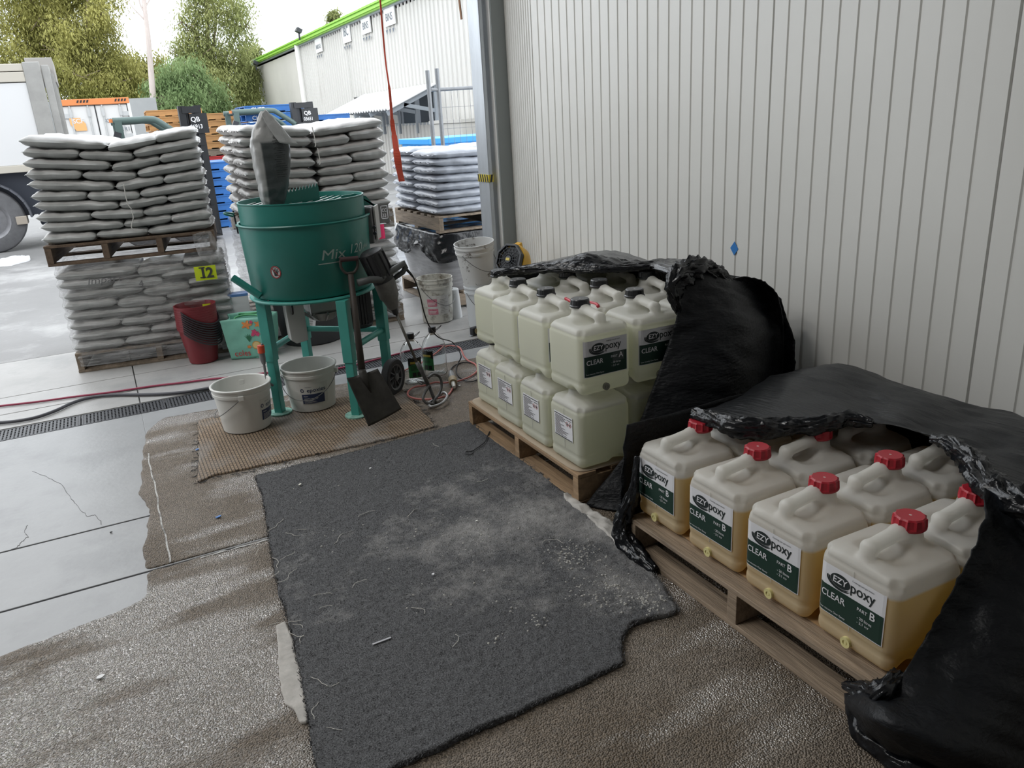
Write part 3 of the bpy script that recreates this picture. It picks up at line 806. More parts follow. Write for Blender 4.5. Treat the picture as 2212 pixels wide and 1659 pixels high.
def can_proto(kind):
    t = thing('jerry_can', 'x', 'jerry can', (0,0,0), 0)
    o = bpy.data.objects.new('body', can_body(CAN_B if kind == 'B' else CAN_A, 'can_body_'+kind)); COL.objects.link(o); o.parent = t
    c = cap_geo(RED_CAP if kind == 'B' else BLK_CAP, kind == 'B'); c.parent = t
    if kind == 'B': front_label(t, 'B'); plug(t, PLUG_Y)
    elif kind == 'A': front_label(t, 'A'); plug(t, PLUG_G)
    else: hazard_label(t)
    if kind != 'A':
        sgn = -1 if kind == 'B' else 1
        MB().bar((sgn*.1397,.004,.07), (sgn*.1397,.004,.262), .0012, .0012).build('mould_seam', SEAM, t)
    return t
BASE = .160; PIT = .2955
fb = can_proto('B'); used = False
ROWW = ['aisle row', 'second row in', 'third row in', 'wall row']
FCX = [1.783, 2.078, 2.373]; FCY0 = 1.256
ENDW = ['nearest the camera', 'second from the near end', 'third from the near end', 'farthest from the camera']
rs = random.Random(2)
for i in range(3):
    for j in range(4):
        lab = 'red-capped amber jerry can, %s, %s' % (ROWW[i], ENDW[j])
        loc = (FCX[i]+rs.uniform(-.004,.004), FCY0+j*PIT+rs.uniform(-.003,.003), BASE); rz = rs.uniform(-.02,.02)
        if not used: used = True; fb.location = loc; fb.rotation_euler = (0,0,rz); fb['label'] = lab; fb['group'] = 'red-capped jerry cans on the near pallet'
        else: copy_thing(fb, lab, loc, rz, group='red-capped jerry cans on the near pallet')
ra = can_proto('A'); rl = can_proto('L'); ua = ul = False
RCX = [1.797, 2.089, 2.381]; RCY0 = 2.835; TOP = .504
for i in range(3):
    for j in range(4):
        jit = lambda: rs.uniform(-.004,.004)
        lab = 'black-capped jerry can, top layer, %s, %s' % (ROWW[i], ENDW[j])
        loc = (RCX[i]+jit()+(.04 if j == 3 else 0), RCY0+j*.291+jit(), TOP); rz = math.pi/2+rs.uniform(-.03,.03); g = 'black-capped jerry cans in the top layer'
        if not ua: ua = True; ra.location = loc; ra.rotation_euler = (0,0,rz); ra['label'] = lab; ra['group'] = g
        else: copy_thing(ra, lab, loc, rz, group=g)
        if i == 2 and j > 0: continue
        lab = 'pale jerry can, bottom layer, %s, %s' % (ROWW[i], ENDW[j])
        loc = (RCX[i]-.006+jit()+(.03 if j == 3 else 0), RCY0+j*.291+jit(), BASE); rz = math.pi+rs.uniform(-.03,.03); g = 'pale jerry cans in the bottom layer'
        if not ul: ul = True; rl.location = loc; rl.rotation_euler = (0,0,rz); rl['label'] = lab; rl['group'] = g
        else: copy_thing(rl, lab, loc, rz, group=g)
# red pail handle / strap lying between the top cans
q = [at(x, y, Z=.80) for x, y in ((1222,645),(1236,652),(1252,655),(1270,653),(1288,657),(1292,662))]
o = MB().tube(catmull(q, 5), .008, 8).build('red_strap', mat('red_plastic', (.48,.03,.05), .4), smooth=4); tag(o, 'red plastic strap lying between the black-capped cans', 'strap')

# ---------------------------------------------------------------- black stretch film
def film_mat(name, rough, base=(.008,.009,.011), bump=.5, scale=(9, 30, 30), spec=.5):
    return mat(name, base, rough, bump=bump, bscale=2.2, bdetail=6, spec=spec, stretch=scale, bdist=.012)
FILM = film_mat('black_film', .16, bump=.3); FILM_TOP = film_mat('black_film_stretched', .38, (.010,.011,.0125), .8, (30, 3.5, 22), spec=.35)
FILM_DULL = film_mat('black_film_dull', .50, (.007,.008,.010), .6, (16, 16, 40), spec=.3)
def film(name, rows, m, sub=9, amp=.012, freq=7, seed=0, parent=None, along=1, crumple=0, edge=.5):
    R = [catmull(r, sub) for r in rows]
    cols = [catmull([R[j][i] for j in range(len(R))], sub) for i in range(len(R[0]))]
    nu, nv = len(cols), len(cols[0]); vs = []; fs = []
    for i in range(nu):
        for j in range(nv):
            a = cols[min(i+1, nu-1)][j]-cols[max(i-1, 0)][j]; b = cols[i][min(j+1, nv-1)]-cols[i][max(j-1, 0)]
            n = a.cross(b); n = n.normalized() if n.length > 1e-9 else Vector((0,0,1))
            p = cols[i][j]; u = i/nu*freq; v = j/nv*freq
            x, y = (u, v*.22) if along else (u*.22, v)
            h = abs(nz3(x*2, y*2, seed))*1.2-.3 + .6*nz3(x*5, y*4, seed+5)
            if crumple: h += crumple*(abs(nz3(p.x*22, p.y*22, p.z*22+seed))*2-.5)
            vs.append(p + n*h*amp)
    for i in range(nu-1):
        for j in range(nv-1): fs.append((i*nv+j, i*nv+j+1, (i+1)*nv+j+1, (i+1)*nv+j))
    b = MB(); b.add(vs, fs); o = b.build(name, m, parent, smooth=4)
    s = o.modifiers.new('thick', 'SOLIDIFY'); s.thickness = .003; s.offset = 0
    return o
def rope(name, pts, rad, m, parent=None, seed=0, sub=24, n=40, amp=.45, fold=5):
    P = catmull(pts, sub); R = rad if hasattr(rad, '__len__') else [rad]*len(pts)
    b = MB(); m_ = len(P)
    rr = [R[min(int(i/sub), len(R)-1)]*(1-(i % sub)/sub) + R[min(int(i/sub)+1, len(R)-1)]*(i % sub)/sub for i in range(m_)]
    b.tube(P, rr, n)
    out = []
    ln = 0; acc = [0]
    for i in range(1, m_): ln += (P[i]-P[i-1]).length; acc.append(ln)
    for i, v in enumerate(b.v):
        ring = min(i//n, m_-1); k = i % n
        c = P[ring]; d = Vector(v)-c; s_ = acc[ring]
        a = 2*math.pi*k/n
        rg = lambda q: 1-abs(q)*2.4
        f = 1 + amp*(.55*rg(nz3(math.cos(a)*1.3+seed*3, math.sin(a)*1.3, s_*11))-.3) + amp*.42*(rg(nz3(math.cos(a)*3.2+seed, math.sin(a)*3.2, s_*13))-.5) + amp*.22*(rg(nz3(math.cos(a)*6+seed, math.sin(a)*6, s_*22))-.5)
        out.append(c+d*max(.25, f))
    b.v = [tuple(v) for v in out]
    return b.build(name, m, parent, smooth=4)
# near pallet: wrap hanging open on the aisle side
nf = thing('stretch_film', 'black stretch film pulled open over the red-capped cans on the near pallet', 'film', (PF[0], PF[1], 0))
off = lambda P, o: [[q-Vector((o[0], o[1], 0)) for q in r] for r in P]
ofr = lambda P, o: [q-Vector((o[0], o[1], 0)) for q in P]
Zr = .555
fr = [at(1500,893,Z=.54), at(1560,905,Z=.56), at(1640,922,Z=.565), at(1720,920,Z=.57), at(1810,905,Z=.575), at(1885,912,Z=.575), at(1960,925,Z=.58), at(2025,945,Z=.585), at(2090,985,Z=.58), at(2160,1050,Z=.575), at(2300,1140,Z=.56)]
YC = [2.44,2.36,2.24,2.10,1.95,1.82,1.68,1.54,1.40,1.25,1.02]
zr_ = lambda X, base, k: [Vector((X+.02*math.sin(k_*1.7+k), y+.10*(X-2.3), (base-.13 if k_ == 0 else base-.05 if k_ == 1 else base)+.008*math.sin(k_*2.3+k))) for k_, y in enumerate(YC)]
top = [fr, zr_(2.36, .568, 0), zr_(2.52, .575, 1), zr_(2.68, .565, 2), zr_(2.80, .515, 3), zr_(2.875, .40, 4), zr_(2.885, .10, 5)]
film('top_sheet', off(top, PF), FILM_TOP, 7, .010, 14, 1, nf, along=0)
rope('gathered_edge', ofr([at(1500,893,Z=Zr), at(1545,908,Z=Zr), at(1590,922,Z=Zr), at(1650,925,Z=Zr), at(1710,922,Z=Zr), at(1770,918,Z=Zr+.01), at(1830,905,Z=Zr+.02), at(1885,915,Z=Zr+.02)], PF), [.022,.030,.034,.034,.030,.030,.026,.016], FILM, nf, 1, amp=.7)
rope('gathered_edge', ofr([at(2015,945,Z=.585), at(2050,958,Z=.585), at(2090,990,Z=.585), at(2125,1030,Z=.58), at(2175,1075,Z=.57), at(2260,1120,Z=.56)], PF), [.016,.024,.034,.040,.045,.045], FILM, nf, 2, amp=.7)
cur = [[at(2118,1035,Z=.58), at(2160,1060,Z=.575), at(2220,1090,Z=.57), at(2330,1160,Z=.56)],
       [at(2124,1110,Y=1.13), at(2170,1140,Y=1.10), at(2240,1180,Y=1.05), at(2330,1240,Y=1.02)],
       [at(2095,1200,Y=1.105), at(2150,1230,Y=1.07), at(2240,1280,Y=1.00), at(2330,1320,Y=.97)],
       [at(2040,1300,Y=1.10), at(2110,1330,Y=1.05), at(2220,1380,Y=.95), at(2330,1410,Y=.92)],
       [at(1990,1392,Y=1.09), at(2060,1420,Y=1.03), at(2190,1470,Y=.92), at(2330,1500,Y=.88)],
       [at(1925,1480,Y=1.075), at(1990,1510,Y=1.0), at(2150,1570,Y=.88), at(2330,1600,Y=.84)],
       [at(1830,1500,X=1.575), at(1900,1555,Y=1.00), at(2080,1640,Y=.86), at(2330,1690,Y=.80)],
       [at(1858,1565,Z=.012), at(1890,1606,Z=.012), at(2000,1665,Z=.012), at(2330,1800,Z=.012)]]
for r_, (xe, ye, ze) in zip(cur, ((2.80,1.00,.55),(2.84,.99,.5),(2.86,.98,.4),(2.87,.97,.3),(2.87,.96,.22),(2.87,.95,.14),(2.87,.94,.07),(2.87,.93,.012))): r_ += [Vector(((r_[-1].x+xe)/2, (r_[-1].y+ye)/2, (r_[-1].z+ze)/2)), Vector((xe, ye, ze))]
film('side_curtain', off(cur, PF), FILM_DULL, 8, .016, 9, 3, nf, along=0, crumple=.35)
rope('gathered_edge', ofr([at(1940,1455,Y=1.085), at(1905,1490,Y=1.07), at(1885,1500,X=1.57), at(1850,1490,X=1.575), at(1822,1478,X=1.585)], PF), [.014,.026,.030,.022,.008], FILM, nf, 4, amp=.8)
rope('gathered_edge', ofr([at(1850,1500,X=1.575), at(1856,1540,X=1.565), at(1880,1595,Z=.03), at(1950,1640,Z=.03), at(2060,1690,Z=.03)], PF), [.02,.03,.035,.04,.04], FILM, nf, 5, amp=.6)
far = [[Vector((1.63,2.315,.52)), Vector((1.9,2.345,.50)), Vector((2.3,2.35,.5)), Vector((2.8,2.35,.45))],
       [Vector((1.60,2.31,.30)), Vector((1.9,2.345,.3)), Vector((2.3,2.35,.3)), Vector((2.8,2.35,.3))],
       [Vector((1.575,2.30,.04)), Vector((1.9,2.36,.02)), Vector((2.3,2.36,.02)), Vector((2.8,2.36,.02))]]
film('far_curtain', off(far, PF), FILM_DULL, 8, .012, 7, 6, nf, along=0, crumple=.3)
rope('gathered_edge', ofr([at(1376,985,X=1.63), at(1372,1040,X=1.615), at(1360,1085,X=1.60), at(1346,1125,X=1.585), at(1348,1160,X=1.575), at(1375,1195,X=1.575), at(1415,1232,X=1.58)], PF), [.008,.016,.026,.034,.036,.030,.016], FILM, nf, 7, amp=.75)

# far pallet
ff = thing('stretch_film', 'black stretch film pulled back over the black-capped cans on the far pallet', 'film', (PR[0], PR[1], 0))
cur = [[at(1452,602,Y=2.70), at(1500,574,Y=2.72), at(1570,592,Y=2.74), at(1640,612,X=2.80), at(1688,645,X=2.88)],
       [at(1462,640,Y=2.68), at(1520,625,Y=2.66), at(1590,640,Y=2.66), at(1650,660,X=2.82), at(1697,680,X=2.89)],
       [at(1460,690,Y=2.655), at(1530,690,Y=2.60), at(1610,700,Y=2.58), at(1670,715,X=2.83), at(1716,730,X=2.90)],
       [at(1436,765,Y=2.66), at(1520,775,Y=2.56), at(1600,785,Y=2.54), at(1670,790,X=2.84), at(1718,775,X=2.90)],
       [at(1405,850,Y=2.655), at(1500,865,Y=2.54), at(1590,865,Y=2.52), at(1660,865,X=2.84), at(1712,850,X=2.90)],
       [at(1372,935,Y=2.65), at(1470,950,Y=2.53), at(1570,945,Y=2.50), at(1650,930,X=2.84), at(1705,910,X=2.90)],
       [at(1345,990,Y=2.645), at(1430,1030,Y=2.52), at(1550,1020,Y=2.48), at(1650,985,X=2.84), at(1712,960,X=2.90)],
       [at(1262,1092,Z=.012), at(1370,1105,Z=.012), at(1520,1080,Z=.012), at(1640,1040,Z=.012), at(1735,1010,Z=.012)]]
film('side_curtain', off(cur, PR), FILM_DULL, 8, .016, 8, 8, ff, along=0, crumple=.3)
rope('gathered_edge', ofr([at(1467,678,Y=2.665), at(1458,645,Y=2.67), at(1457,612,Y=2.68), at(1478,590,Y=2.70), at(1510,580,Y=2.72), at(1545,592,Y=2.74), at(1575,612,Y=2.74)], PR), [.010,.026,.044,.052,.050,.040,.020], FILM, ff, 9, amp=.8)
FE = [(1068,598,.870),(1120,589,.885),(1180,588,.89),(1240,588,.895),(1300,588,.90),(1350,586,.90),(1405,580,.905),(1462,600,.91)]
F0_ = [at(x, y, Z=z) for x, y, z in FE]
PK = [.0,.0,.020,.055,.01,.0,.0,.01]
F1_ = [p+Vector((.10, .03, .022+k)) for p, k in zip(F0_, PK)]
F2_ = [p+Vector((.20, .04, .020+k*.5)) for p, k in zip(F0_, PK)]
film('rolled_edge', off([F0_, [(p+q)/2+Vector((-.015,0,.012)) for p, q in zip(F0_, F1_)], F1_, F2_], PR), FILM, 10, .008, 11, 10, ff, along=0, crumple=1.0)
YT = [3.93,3.86,3.68,3.48,3.28,3.08,2.90,2.74]
def trow(X, z, zl, zr): return [Vector((X, y, zl if i == 0 else zr if i == 7 else z+.008*math.sin(i*2.1+X*9))) for i, y in enumerate(YT)]
topr = [[p+Vector((.06,.02,.02+k*.4)) for p, k in zip(F0_, PK)], trow(2.46, .895, .87, .905), trow(2.62, .872, .83, .89), trow(2.75, .825, .78, .84), trow(2.84, .735, .70, .735), trow(2.885, .50, .45, .5), trow(2.89, .08, .08, .08)]
film('top_sheet', off(topr, PR), mat('black_film_grey_sheen', (.03,.031,.033), .26, bump=.6, bscale=2.2, bdetail=6, stretch=(7,24,14), bdist=.012), 9, .007, 12, 12, ff, along=0)
rope('gathered_edge', ofr([p+Vector((-.005,0,.01)) for p in F0_[:-1]], PR), [.012,.017,.015,.013,.012,.012,.010], FILM, ff, 15, amp=.8)
farc = [[Vector((1.90,3.885,.86)), Vector((2.2,3.89,.87)), Vector((2.5,3.89,.86)), Vector((2.84,3.89,.72))],
        [Vector((1.95,3.89,.5)), Vector((2.2,3.90,.5)), Vector((2.5,3.90,.5)), Vector((2.84,3.90,.5))],
        [Vector((2.0,3.90,.06)), Vector((2.2,3.90,.06)), Vector((2.5,3.90,.06)), Vector((2.84,3.90,.06))]]
film('far_curtain', off(farc, PR), FILM_DULL, 7, .01, 6, 14, ff, along=0, crumple=.3)
# ---------------------------------------------------------------- sacks
def bag_geo(L, W, H, seed, crimp=True):
    rs = random.Random(seed); nu, nv = 26, 16; vs = []; fs = []
    def P(i, j, s):
        u = -1+2*i/nu; v = -1+2*j/nv
        uu = math.sin(u*math.pi/2); vv = math.sin(v*math.pi/2)
        th_ = (max(0, 1-abs(uu)**7)**.5)*(max(0, 1-abs(vv)**7)**.5)
        x = L/2*uu*(1-.03*abs(vv)**3); y = W/2*vv*(1-.025*abs(uu)**3)
        wr_ = .009*nz3(x*18, y*9, seed*3.1+s)+.006*nz3(x*9, y*26, seed*1.7+s*2)
        e = min(1, th_*1.3)
        z = s*H/2*th_*(1+.14*nz3(x*5, y*5, seed)) + (wr_ if s > 0 else wr_*.4)*e - (.008 if s > 0 else 0)*abs(nz3(x*22, y*3, seed+9))*e
        x += .012*nz3(y*16, z*22, seed); y += .016*nz3(x*9, z*24, seed+3)+.006*nz3(x*30, z*40, seed+3)
        return (x, y, z)
    b = MB(); 
    for s in (1, -1):
        vs = [P(i, j, s) for j in range(nv+1) for i in range(nu+1)]
        fs = []
        for j in range(nv):
            for i in range(nu):
                a = j*(nu+1)+i; q = (a, a+1, a+nu+2, a+nu+1); fs.append(q if s > 0 else q[::-1])
        b.add(vs, fs)
    if crimp:
        for sg in (-1, 1):
            ring = []
            for k in range(13):
                y = -W*.46+W*.92*k/12; ring.append((sg*L*.485, y, .003*math.sin(k*2+seed)))
            tip = [(x+sg*(.012+.006*math.sin(k*1.9+seed)), y*.97, z-.006+.006*math.sin(k*2.4)) for k, (x, y, z) in enumerate(ring)]
            n = len(ring); b.add(ring+tip, [(k, k+1, n+k+1, n+k) for k in range(n-1)])
    return b
def bag_mats(pre, top, front):
    return mat(pre, top, .36, var=.14, vscale=5, bump=.35, bscale=22, bdetail=4, spec=.5)
BAG_G = bag_mats('sack_grey', (.42,.415,.405), 0); BAG_M = bag_mats('sack_warm_grey', (.45,.435,.42), 0); BAG_B = bag_mats('sack_blue_grey', (.34,.365,.41), 0)
STRIPE = mat('sack_dark_band', (.34,.35,.34), .4, var=.15, vscale=8)
MESHES = {}
def bag(name_mat, L, W, H, variant, stripe=False):
    k = (name_mat.name, L, W, H, variant, stripe)
    if k not in MESHES:
        b = bag_geo(L, W, H, variant+int(L*100)); o = b.build('sack', name_mat, None, smooth=4)
        if stripe:
            o.data.materials.append(STRIPE)
            for p in o.data.polygons:
                c = p.center
                if c.y < -W*.40 and -H*.42 < c.z < H*.16: p.material_index = 1
        MESHES[k] = o.data; bpy.data.objects.remove(o)
    o = bpy.data.objects.new('sack', MESHES[k]); COL.objects.link(o); return o
def stack(frame, nlay, z0, pitch, H, m, where, group, dip=0.0, tilt=.06, stripe=True, seed=0, leftback=False, topback=True, noise_=.008, patt=None):
    cx, cy, rz = frame; rs = random.Random(seed); R = Matrix.Rotation(rz, 3, 'Z')
    pa = patt or [[('left', -.575, .345, 0), ('middle', -.225, .345, 0), ('right', .125, .455, 1)], [('left', -.58, .545, 1), ('middle', -.03, .33, 0), ('right', .30, .28, 0)]]
    for k in range(nlay):
        row = pa[k % 2]; top_i = nlay-1-k
        items = [(n, x, wd, 0, lw) for n, x, wd, lw in row]
        if leftback or (topback and k >= nlay-2):
            items += [('back left', -.575, .56, 1, 1)]
        if topback and k >= nlay-2: items += [('back right', 0.0, .57, 1, 1)]
        for n, x0, wd, back, lw in items:
            xc = x0+wd/2; dz = -.070*math.exp(-((xc-dip)/.33)**2)*(1 if not back else .6); tl = 0
            side = 1 if xc > dip else -1
            tl = side*tilt*math.exp(-((abs(xc-dip)-.25)/.3)**2)*(.35+.65*k/nlay)
            dp = .58 if not back else .56
            if lw and wd >= .45: o = bag(m, wd+.012, dp, H, rs.randint(0, 2), stripe and not back); rot = Matrix.Identity(3)
            else: o = bag(m, wd+.012, dp, H, 3+rs.randint(0, 2), stripe and not back); rot = Matrix.Identity(3)
            yc = (-.582+dp/2 if not back else .58-dp/2) + rs.uniform(-noise_, noise_)
            p = R @ Vector((xc+rs.uniform(-.006,.006), yc, 0))
            o.location = (cx+p.x, cy+p.y, z0+pitch*(k+.5)+dz*(k/nlay))
            o.rotation_euler = (rs.uniform(-.015,.015), -tl+rs.uniform(-.015,.015), rz+rs.uniform(-.02,.02))
            lay = 'top layer' if top_i == 0 else 'bottom layer' if k == 0 else ORD[top_i]+' layer down'
            tag(o, '%s, %s, %s' % (where, lay, n), 'bag', group)
RZL = math.atan2(-.155, 1.13)
def frame_c(fx, fy, rz): return (fx-math.sin(rz)*.5825, fy+math.cos(rz)*.5825, rz)
LF = frame_c(.165, 6.535, RZL); LFL = frame_c(.195, 6.53, RZL)
make_pallet('low wooden pallet under the film-wrapped left sack stack', (LFL[0], LFL[1], .0), RZL+math.pi/2, WOOD_G, group=None)
make_pallet('upper wooden pallet between the two left sack stacks', (LF[0], LF[1], .815), RZL+math.pi/2, WOOD_D, nb=4)
stack(LFL, 8, .152, .0805, .088, BAG_G, 'grey sack under clear film, lower left stack', 'film-wrapped grey sacks in the lower left stack', tilt=.015, seed=3, topback=False)
stack(LF, 10, .968, .0755, .086, BAG_G, 'grey plastic sack, upper left stack', 'grey sacks in the upper left stack', dip=.03, tilt=.15, seed=4)
MF = (1.63, 7.105, .0)
make_pallet('low wooden pallet under the sack stack behind the mixer', (MF[0], MF[1], 0), math.pi/2, WOOD_G)
make_pallet('upper wooden pallet in the sack stack behind the mixer', (MF[0], MF[1], .825), math.pi/2, WOOD_G)
pm = [[('left', -.575, .545, 1), ('right', .0, .575, 1)], [('left', -.575, .555, 1), ('middle', .0, .285, 0), ('right', .29, .285, 0)]]
stack(MF, 8, .152, .082, .090, BAG_M, 'pale grey sack under film behind the mixer, lower stack', 'film-wrapped sacks behind the mixer', tilt=.0, seed=5, topback=False, patt=pm)
stack(MF, 9, .976, .083, .094, BAG_M, 'pale grey sack behind the mixer, upper stack', 'pale grey sacks behind the mixer', dip=0, tilt=.09, seed=6, leftback=True, patt=pm)
RF = (3.235, 7.185, .0)
make_pallet('low wooden pallet under the black-sheeted load by the door post', (RF[0], RF[1], 0), 0, WOOD_G)
make_pallet('wooden pallet under the blue-grey sacks by the door post', (RF[0], RF[1], .70), math.pi/2, WOOD_G)
pr = [[('left', -.58, .62, 1), ('right', .05, .54, 1)], [('left', -.58, .58, 1), ('right', .01, .57, 1)]]
stack(RF, 8, .852, .0735, .084, BAG_B, 'blue-grey sack by the door post', 'blue-grey sacks by the door post', tilt=.02, seed=8, stripe=False, leftback=True, patt=pr)

TW_ = mat('twine_white', (.50,.49,.46), .8)
for lab, pts, Y in (('white twine dangling down the middle of the upper left sack stack', ((267,398),(271,420),(276,440),(284,452)), 6.44), ('white twine loop lower on the upper left sack stack', ((284,455),(288,470),(284,490),(290,497)), 6.44), ('pale twine hanging at the middle of the stack behind the mixer', ((674,274),(678,290),(682,312),(680,317)), 6.46), ('second pale twine below the first behind the mixer', ((686,320),(689,336),(692,350),(690,356)), 6.46)):
    o = MB().tube(catmull([at(x, y, Y=Y) for x, y in pts], 6), .0035, 6).build('twine', TW_, smooth=4); tag(o, lab, 'twine')

# clear film: streaky, nearly transparent
def clear_film_mat(name, lo=.12, hi=.72, stretch=(1.2,1.2,14)):
    m = bpy.data.materials.new(name); m.use_nodes = True; nt = m.node_tree; N = nt.nodes; L = nt.links; p = N['Principled BSDF']
    p.inputs['Base Color'].default_value = (.46,.46,.455,1); p.inputs['Roughness'].default_value = .22
    t = N.new('ShaderNodeTexCoord'); mp = N.new('ShaderNodeMapping'); mp.inputs['Scale'].default_value = stretch
    mp.inputs['Rotation'].default_value = (.0, .06, 0)
    n = N.new('ShaderNodeTexNoise'); n.inputs['Scale'].default_value = 4; n.inputs['Detail'].default_value = 7; n.inputs['Roughness'].default_value = .7
    L.new(t.outputs['Object'], mp.inputs['Vector']); L.new(mp.outputs['Vector'], n.inputs['Vector'])
    r = N.new('ShaderNodeMapRange'); r.inputs['From Min'].default_value = .42; r.inputs['From Max'].default_value = .72
    r.inputs['To Min'].default_value = lo; r.inputs['To Max'].default_value = hi
    L.new(n.outputs['Fac'], r.inputs['Value']); L.new(r.outputs['Result'], p.inputs['Alpha'])
    b = N.new('ShaderNodeBump'); b.inputs['Strength'].default_value = .4; b.inputs['Distance'].default_value = .01
    L.new(n.outputs['Fac'], b.inputs['Height']); L.new(b.outputs['Normal'], p.inputs['Normal'])
    MATS[name] = m; return m
CLEAR = clear_film_mat('clear_film'); CLEAR_L = clear_film_mat('clear_film_loose', .10, .5, (6,6,3))
def wrap(par, hw, hd, z0, z1, m, amp=.012, seed=0, pitch=.0805, name='film_wrap'):
    n = 120
    def fn(u, v):
        a = u*2*math.pi; c, s = math.cos(a), math.sin(a); k = (abs(c)**12+abs(s)**12)**(-1/12)
        z = z0+(z1-z0)*v
        g = 1+.012*math.cos((z-.19)*2*math.pi/pitch)*(v > .08)
        x = hw*c*k*g; y = hd*s*k*g
        d = amp*nz3(x*3, y*3+seed, z*11)
        return (x+d*c, y+d*s, z)
    return MB().grid(fn, n, 60, cu=True).build(name, m, par, smooth=4)
cf = thing('clear_film', 'clear stretch film wrapped round the lower left sack stack', 'film', (LFL[0], LFL[1], 0), RZL)
wrap(cf, .605, .612, .05, .80, CLEAR, seed=1)
ink = mat('marker_ink', (.05,.05,.055), .6); faint = mat('faint_ink', (.13,.13,.135), .6)
b = MB(); fn = lambda u, v: (-.40+u, -.632, .655+v)
b.text('Impact', .072, fn, x=.02, y=.012, bold=-.006, shear=.25, sx=1.2); b.build('handwriting', faint, cf); b = MB(); b.text('4', .075, fn, x=.36, y=-.05); b.build('handwritten_number', faint, cf)
# loose tail of film at the right end of the pallet joint
rows = [[(.40,-.61,.95),(.47,-.615,.965),(.53,-.61,.96)],[(.40,-.62,.86),(.49,-.63,.88),(.56,-.62,.88)],[(.43,-.625,.77),(.51,-.635,.80),(.575,-.625,.80)],[(.50,-.63,.72),(.55,-.64,.74),(.59,-.63,.73)]]
film('loose_tail', rows, CLEAR_L, 6, .02, 7, 21, cf, crumple=.6)
mw = thing('clear_film', 'clear stretch film wrapped round the lower sacks behind the mixer', 'film', (MF[0], MF[1], 0), 0)
wrap(mw, .612, .612, .05, .99, CLEAR, seed=5, pitch=.082)
FLUO = mat('fluoro_yellow', (.60,.72,.02), .7); PINK = mat('fluoro_pink', (.80,.03,.14), .7)
def note(lab, px0, px1, m, text=None, nm='paper_note', th_=0.0, off=-.652):
    t = thing(nm, lab, 'note', (LFL[0], LFL[1], 0), RZL)
    R = Matrix.Rotation(-RZL, 3, 'Z')
    def loc(px, py):
        d = ray(px, py); nrm = Vector((-math.sin(RZL), math.cos(RZL), 0)); c0 = Vector((LFL[0], LFL[1], 0))+nrm*off
        k = (c0-Vector((0,0,CAMZ))).dot(nrm)/d.dot(nrm); q = Vector((0,0,CAMZ))+d*k-Vector((LFL[0], LFL[1], 0)); return R @ q
    a = loc(*px0); c = loc(*px1); wd = c.x-a.x; hh = a.z-c.z
    MB().grid(lambda u, v: (a.x+wd*u, off-.004*math.sin(u*3)-.001, c.z+hh*v), 6, 3).build('sheet', m, t, smooth=4)
    if text:
        f = lambda u, v: (a.x+u, off-.009, c.z+v)
        b = MB(); s_ = hh*1.0
        b.text('I', s_, f, x=wd*.30, y=hh*.18, bold=.03); b.text('2', s_, f, x=wd*.52, y=hh*.18, bold=.03)
        for yy in (.17, .86): b.add([f(wd*.22, hh*yy), f(wd*.50, hh*yy), f(wd*.50, hh*(yy+.08)), f(wd*.22, hh*(yy+.08))], [(0,1,2,3)])
        b.build('lettering', ink, t)
    return t
note('fluoro yellow note reading I2 on the film-wrapped left sacks', (418,577), (470,602), FLUO, 'I2')
note('blank yellow note half hidden behind the stacked red buckets', (437,657), (466,668), FLUO)
q = at(821, 500, Y=6.485)
n_ = MB().grid(lambda u, v: (q.x-.03+.065*u, 6.47-.006*math.sin(u*3), q.z-.06+.12*v), 4, 3).build('paper_note', PINK); tag(n_, 'fluoro pink note on the wrapped sacks right of the mixer', 'note')
st = thing('block_stamp', 'white outlined stamp board on the pallet end right of the mixer', 'stamp', (0,0,0))
q = at(826, 458, Y=6.50); MB().box(q.x-.13, q.x+.05, 6.48, 6.50, q.z-.09, q.z+.07).build('board', mat('stamp_dark', (.10,.10,.095), .6), st)
b = MB(); f = lambda u, v: (q.x-.02+u, 6.477, q.z-.055+v)
for (x0, x1, y0, y1) in ((0,.06,0,.006),(0,.06,.104,.11),(0,.006,0,.11),(.054,.06,0,.11)): b.add([f(x0,y0),f(x1,y0),f(x1,y1),f(x0,y1)], [(0,1,2,3)])
b.text('CC', .040, f, x=.008, y=.058, bold=.01, sx=.75); b.text('33', .042, f, x=.009, y=.014, bold=.01, sx=.85)
b.build('marking', L_WHITE, st)

